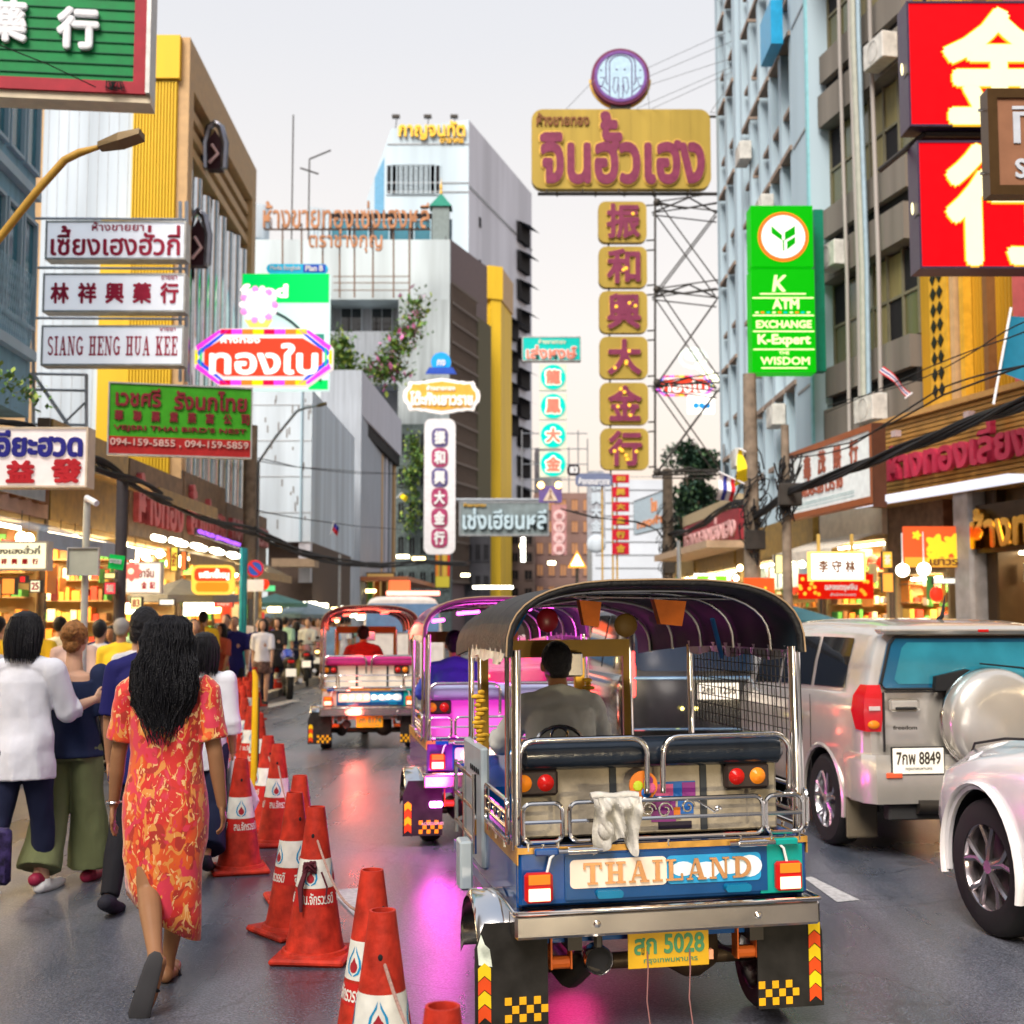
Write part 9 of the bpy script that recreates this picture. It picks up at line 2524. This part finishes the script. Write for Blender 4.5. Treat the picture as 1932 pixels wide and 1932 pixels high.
pole(1282, 36, 1020, .07, GREYM, 'short pale pole beside the far dark pole', None)
pole(1370, 42, 838, .05, GREYM, 'thin pale rod beside the lattice foot', None)
# street lamps
def lamp(pts, Y, label, m_, pole_to=None, r0=.05):
 P_ = [at(x, y, Y) for x, y in pts]; o0 = Vector((P_[0].x, P_[0].y, 0))
 t = thing('street_lamp', label, 'street lamp', tuple(o0))
 b = MB(); q = [p - o0 for p in P_]; b.tube([Vector((0, 0, 0))] + q[:-1], [r0 * 1.8] + [r0] * (len(q) - 2) + [r0 * .6], 10); b.build('pole', m_, t, True)
 d = (q[-1] - q[-2]); b = MB()
 b.rings([[q[-2] + Vector((0, sy, sz)) for sy, sz in ((-.06, -.02), (.06, -.02), (.06, .02), (-.06, .02))], [q[-2].lerp(q[-1], .5) + Vector((0, sy, sz)) for sy, sz in ((-.10, -.035), (.10, -.035), (.09, .035), (-.09, .035))], [q[-1] + Vector((0, sy, sz)) for sy, sz in ((-.09, -.025), (.09, -.025), (.08, .025), (-.08, .025))]]); b.build('lamp_head', mat('lamp_head_bronze', (.16, .11, .05), .5, .2), t)
 return t
lamp([(-90, 560), (8, 438), (70, 360), (122, 302), (150, 288), (188, 277), (268, 254)], 10, 'near street lamp with yellow arm reaching over the white signs', mat('yellow_lamp_arm', (.45, .26, .04), .5, var=.2), r0=.032)
lamp([(488, 872), (520, 825), (560, 776), (575, 770), (598, 766), (616, 761)], 32, 'thin grey street lamp arm before the cream concrete building', GREYM, r0=.035)
# flags and banners
def flag(pts, Y, cols, label, wave=.06, name='flag'):
 (xa, ya), (xb, yb), (xc, yc), (xd, yd) = pts       # a-b hoist top to bottom, d-c fly
 A, B, C_, D = [at(x, y, Y) for x, y in pts]
 t = thing(name, label, 'flag', tuple(A))
 n = len(cols); m = 8
 for k in range(n):
  b = MB(); vs = []
  for i in range(m + 1):
   u = i / m
   for v in (k / n, (k + 1) / n):
    p = A.lerp(D, u).lerp(B.lerp(C_, u), v) - A; vs.append((p.x, p.y + wave * math.sin(u * 7 + v), p.z))
  b.add(vs, [(2 * i, 2 * i + 1, 2 * i + 3, 2 * i + 2) for i in range(m)]); b.build('stripe' if n > 1 else 'cloth', cols[k], t, True)
 q = (B - A); b = MB(); b.tube([-q * .15, q * 1.6], .018, 6); b.build('flagpole', WHITE, t)
FR_, FW, FB = mat('flag_red', (.55, .02, .03), .7), mat('flag_white', (.7, .7, .72), .7), mat('flag_blue', (.03, .04, .28), .7)
flag([(1720, 742), (1712, 748), (1660, 700), (1668, 690)], 21, [FR_, FW, FB, FW, FR_], 'small furled striped Thai flag poking out above the gold fascia')
flag([(1360, 892), (1388, 905), (1384, 945), (1352, 942)], 25, [FW, FB, FW, FR_], 'hanging Thai flag left of the dark cable pole', .1)
flag([(1394, 846), (1402, 850), (1412, 905), (1386, 918)], 25, [mat('flag_yellow', (.80, .62, .01), .7)], 'bright yellow royal flag left of the dark cable pole', .1)
flag([(758, 930), (752, 936), (764, 947), (770, 938)], 55, [mat('flag_yellow', (.8, .62, .01))], 'tiny yellow flag beside the white vertical sign', .05)
flag([(630, 985), (626, 1000), (636, 1012), (640, 995)], 42, [FB, FR_], 'tiny furled Thai flag on the cream building recess', .05)
flag([(1905, 596), (1886, 700), (1990, 745), (1990, 600)], 17, [mat('petrol_banner', (.01, .16, .26), .6, var=.1)], 'petrol blue cloth banner at the right edge below the red signs', .02, 'banner')
# small direction sign
r, R = sign(1237, 1118, 1290, 1133, 40, 'small blue direction sign low between the poles', mat('direction_blue', (.03, .06, .3), .5), None, th=.05, rad=.08)
tx(r, R, 'ถนน', .25, .7, .25, .8, WHITE, .02)
# ------------------------------------------------------------------ traffic cones
CH = .76
def cr_(z): return .148 - (z - .045) * (.148 - .040) / (CH - .045)
ORG = mat('cone_orange_red', (.42, .026, .012), .6, var=.4, scale=14, bump=.15)
CWB = mat('cone_white_band', (.68, .68, .62), .6, var=.15, scale=14)
def wrap(me):
 for v in me.vertices:
  x, y, z = v.co; r_ = cr_(z) + .0012 + (-y); a = x / cr_(z)
  v.co = (r_ * math.sin(a), -r_ * math.cos(a), z)
def cone_proto():
 t = thing('traffic_cone', 'x', 'traffic cone', (0, -40, 0), 0, 'orange traffic cones roped in a line')
 b = MB(); b.rbox(-.19, .19, -.19, .19, 0, .035, .012); b.lathe([(.172, .034), (.165, .052), (.152, .056)], 28, cap=False); b.build('base', ORG, t)
 b = MB(); b.lathe([(.150, .054), (cr_(.12), .12), (cr_(.37), .37), (cr_(.505), .505), (.046, .745), (.044, .76), (.036, .76), (.034, .70), (.03, .5)], 32, cap=False); b.build('body', ORG, t, True, angle=50)
 b = MB(); b.lathe([(cr_(.365) + .0006, .365), (cr_(.505) + .0006, .505)], 32, cap=False); b.build('white_band', CWB, t, True)
 b = MB(); b.lathe([(cr_(.275) + .0005, .275), (cr_(.355) + .0005, .355)], 32, cap=False); b.build('red_band', mat('cone_red_band', (.45, .015, .012), .5, var=.15), t, True)
 for a0 in (-.02, 1.55, 3.1, 4.7):
  def patch(pts, m_, nm, lift):
   b = MB(); b.v = [(p[0], -lift, p[1]) for p in pts]; b.f = [tuple(range(len(pts)))]; b.m = [0]
   o = b.build(nm, m_, t); wrap(o.data); o.data.transform(Matrix.Rotation(a0, 4, 'Z')); return o
  zc = .43
  for s in (-1, 1):
   lp = [(s * x, zc + z) for x, z in ((.003, .058), (.006, .035), (.020, .010), (.026, -.015), (.020, -.035), (.004, -.047), (.004, -.052), (.026, -.042), (.035, -.018), (.030, .008), (.014, .034))]
   if s < 0: lp = lp[::-1]
   patch(lp[::-1], mat('flame_blue', (.01, .26, .50), .5), 'flame', .0008)
  patch([(.019 * math.cos(2 * PI * k / 12) * (1 if k != 3 else .6), zc - .018 + .021 * math.sin(2 * PI * k / 12) + (.014 if k == 3 else 0)) for k in range(12)], mat('drop_red', (.35, .02, .03), .5), 'drop', .0010)
 for a0 in (.35, 2.4, 4.45):
  o = text('สน.จักรวรรดิ', -.09, .09, .288, .345, 0, CWB, t, .0006, .02, name='lettering')[0]; wrap(o.data); o.data.transform(Matrix.Rotation(a0, 4, 'Z'))
 b = MB(); b.ell((.0, -cr_(.62), .62), (.009, .006, .012), 8, 6); b.build('rope_hole', VOID, t)
 return t
proto = cone_proto()
cones = [(835, 1875, .3, 'orange cone cut by the bottom edge, only its top showing'), (722, 1703, 0, 'nearest full orange cone with blue flame emblem, bottom centre'), (702, 1630, .9, 'orange cone directly behind the nearest one, pale strip near its tip'), (597, 1515, -.1, 'orange cone with dark cord knotted round its white band'), (556, 1489, .7, 'orange cone touching the knotted one, on its left'), (566, 1458, 1.9, 'orange cone peeping out behind the touching pair'), (455, 1427, .3, 'orange cone standing beside the dress and the white bag'),
   (525, 1400, .1, 'orange cone with white lettering, right one of a pair in mid line'), (506, 1385, .5, 'orange cone with white lettering, left one of a pair in mid line'), (489, 1343, 1, 'cone just right of the yellow post'), (474, 1330, 2, 'cone hidden just behind the yellow post'), (461, 1316, .4, 'cone left of the yellow post, nearest of the far bunch'), (446, 1303, 1.3, 'far bunch cone beside the white sleeve'), (434, 1289, .2, 'leftmost cone of the far bunch'), (452, 1285, 2.2, 'middle cone of the far bunch'), (463, 1276, .7, 'far bunch cone behind the yellow post tip'), (472, 1266, 1.6, 'second last cone of the roped line'), (481, 1258, .9, 'last cone of the roped line'), (441, 1296, 2.6, 'far bunch cone just in front of the leftmost one'), (458, 1292, 1.1, 'far bunch cone touching the middle one'), (468, 1283, .3, 'far bunch cone right of the middle one'), (450, 1278, 1.8, 'far bunch cone behind the leftmost one'), (476, 1272, .8, 'third last cone of the roped line'), (524, 1246, .5, 'lone orange cone beside the parked motorbikes')]
CP_ = []
for x, yt, a, lab in cones:
 Y = (CAMZ - CH) * F / (yt - 1165)
 p = at(x, yt, Y)
 CP_.append(Vector((p.x, p.y, 0)))
 dup(proto, (p.x, p.y, 0), a, lab)
for o in [o for o in COL.objects if o.parent == proto]: bpy.data.objects.remove(o)
bpy.data.objects.remove(proto)
def rope(i, j, label, z0=.62, sag=.12, knot=False):
 a, b_ = CP_[i] + Vector((0, 0, z0)), CP_[j] + Vector((0, 0, z0 - .02))
 d = (b_ - a); d.normalize(); a += d * .055; b_ -= d * .055
 t = thing('rope', label, 'rope', tuple(a), 0, 'ropes tying the cones')
 pts = [a.lerp(b_, k / 10) - Vector((0, 0, sag * math.sin(PI * k / 10))) - a for k in range(11)]
 b = MB(); b.tube(pts, .006, 6); b.build('cord', mat('dusty_rope', (.36, .22, .18), .9, var=.3, scale=60), t, True)
 if knot:
  b = MB()
  for k in range(5): b.tube([(.03 * math.cos(i_ * .7 + k) - .03, -.05 + .02 * math.sin(i_ + k), -.13 + .028 * math.sin(i_ * .9 + k * 2)) for i_ in range(8)], .007, 5)
  b.tube([(-.05, -.06, -.15), (-.07, -.08, -.22), (-.065, -.085, -.34)], [.012, .016, .008], 6); b.tube([(.03, -.05, -.15), (.06, -.06, -.22), (.055, -.06, -.30)], .005, 5)
  b.build('knot', mat('dark_cord', (.10, .02, .03), .8), t, True)
rope(1, 0, 'pale rope from the nearest full cone down to the one at the bottom edge', .60, .05)
rope(3, 2, 'rope sagging from the knotted cone to the next one', .60, .10, True)
rope(2, 1, 'short rope between the two nearest full cones', .58, .04)
rope(5, 4, 'short rope between the touching cones', .60, .05)
rope(7, 5, 'rope from the lettered cone to the cone behind the pair', .60, .14)
rope(8, 7, 'short rope joining the mid line pair', .6, .05)
g = at(484, 1165, 12.6)
t = thing('barrier_post', 'slim yellow and dark post standing in the cone line', 'post', (g.x, g.y, 0))
b = MB(); b.tube([(0, 0, 0), (0, 0, 1.15), (-.02, 0, 1.22)], [.035, .03, .015], 10); b.build('shaft', mat('post_yellow', (.75, .45, .01), .4, coat=.4), t, True)
b = MB(); b.tube([(.032, .01, 0), (.032, .01, .95)], .012, 6); b.build('dark_edge', DARK, t)
# ------------------------------------------------------------------ motorbikes
def bike(loc, rz, label, pm, lit=False):
 t = thing('motorbike', label, 'motorbike', loc, rz, 'motorbikes parked beside the crowd')
 wheel(t, 0, 0, .30, .13, ALLOY, sgn=-1, spokes=6); wheel(t, 0, 1.28, .30, .10, ALLOY, sgn=-1, spokes=6)
 b = MB(); b.tube([(0, -.28, .86), (0, .0, .84), (0, .35, .76), (0, .62, .80)], [.06, .11, .13, .10], 12, flat=.6); b.build('seat', VIN, t, True)
 b = MB(); b.tube([(0, .55, .82), (0, .80, .90), (0, 1.02, .86)], [.10, .15, .08], 12); b.build('tank', pm, t, True)
 b = MB(); b.tube([(0, 1.05, .95), (0, 1.22, .55), (0, 1.28, .30)], .035, 8); b.tube([(0, .05, .30), (0, .35, .42)], .04, 8); b.ell((0, .62, .42), (.15, .22, .18)); b.build('engine', DARK, t, True)
 b = MB(); b.tube([(-.36, .92, 1.02), (-.2, 1.0, 1.03), (.2, 1.0, 1.03), (.36, .92, 1.02)], .016, 8); b.build('handlebar', DARK, t, True)
 for s in (-1, 1):
  b = MB(); b.tube([(s * .22, .98, 1.03), (s * .28, .94, 1.18)], .008, 5); b.ell((s * .30, .93, 1.21), (.06, .015, .04)); b.build('mirror', DARK, t, True)
 b = MB(); b.tube([(.17, .5, .32), (.19, -.1, .36), (.20, -.34, .42)], [.03, .05, .05], 10); b.build('exhaust', STEEL, t, True)
 b = MB(); b.rbox(-.11, .11, -.36, -.345, .50, .66, .004); b.build('number_plate', mat('plate_white', (.72, .68, .6)), t)
 b = MB(); b.rbox(-.07, .07, -.36, -.28, .78, .84, .015); b.build('tail_lamp', glow('amber_lamp', (1, .62, .18), 5.0) if lit else LAMPR, t)
 b = MB(); b.tube([(0, -.30, .55), (0, -.25, .70), (0, -.1, .78)], [.07, .07, .06], 8, flat=.3); b.build('rear_mudguard', DARK, t, True)
for (x, y, rz, lab, pm, lit) in ((546, 1320, 14, 'dark blue motorbike with wide rear tyre and white plate, nearest of the parked row', mat('bike_blue', (.02, .05, .35), .25, coat=.6), False), (577, 1296, 10, 'brown and silver motorbike with white plate, middle of the parked row', mat('bike_brown', (.25, .08, .06), .3, coat=.6), False), (600, 1286, 6, 'motorbike with lit amber tail lamp, far one of the parked row', mat('bike_red', (.5, .05, .03), .3, coat=.6), True)):
 bike(gp(x, y), math.radians(rz), lab, pm, lit)
# ------------------------------------------------------------------ the street behind the viewer
def rear_block(x0, x1, y0, y1, h, m, label):
 t = thing('shophouse', label, 'building', ((x0 + x1) / 2, y0, 0))
 w = (x1 - x0) / 2
 wallbox(t, -w, w, 0, y1 - y0, 3.4, h, m)
 wallbox(t, -w, w, 0, y1 - y0, 0, 3.39, mat('shop_frame_brown', (.10, .06, .035), .7), 'ground_floor')
for i in range(5):
 y0 = 5 - 13 * (i + 1)
 rear_block(-17, -9.2, y0, y0 + 12.8, (14, 18, 12, 16, 15)[i], (CONC, WALLB, TAN, WALLW, GREYW)[i], 'shophouse on the left pavement behind the viewer, number %s back' % ('one', 'two', 'three', 'four', 'five')[i])
 rear_block(9.4, 17, y0, y0 + 12.8, (17, 13, 20, 15, 14)[i], (DKC, TAN, CONC, WALLB, GREYW)[i], 'shophouse on the right pavement behind the viewer, number %s back' % ('one', 'two', 'three', 'four', 'five')[i])
for i in range(4):
 y0 = -14 + i * 6
 shop(Plane(0, 1, 1, 1) if False else type('P', (), dict(A=Vector((-8.9, y0, 0)), rz=PI / 2))(), 0, 5.6, 2.6, 3.2, 'lit shop behind the viewer on the left, %s' % ('farthest', 'third', 'second', 'nearest')[i], BFA, 1.1, None, None, None, 50 + i, power=150, bulbs=3)
 shop(type('P', (), dict(A=Vector((9.1, y0 + 5.6, 0)), rz=-PI / 2))(), 0, 5.6, 2.6, 3.2, 'lit shop behind the viewer on the right, %s' % ('farthest', 'third', 'second', 'nearest')[i], BFA, 1.1, None, None, None, 60 + i, power=150, bulbs=3)
bpy.data.scenes.remove(TMP)
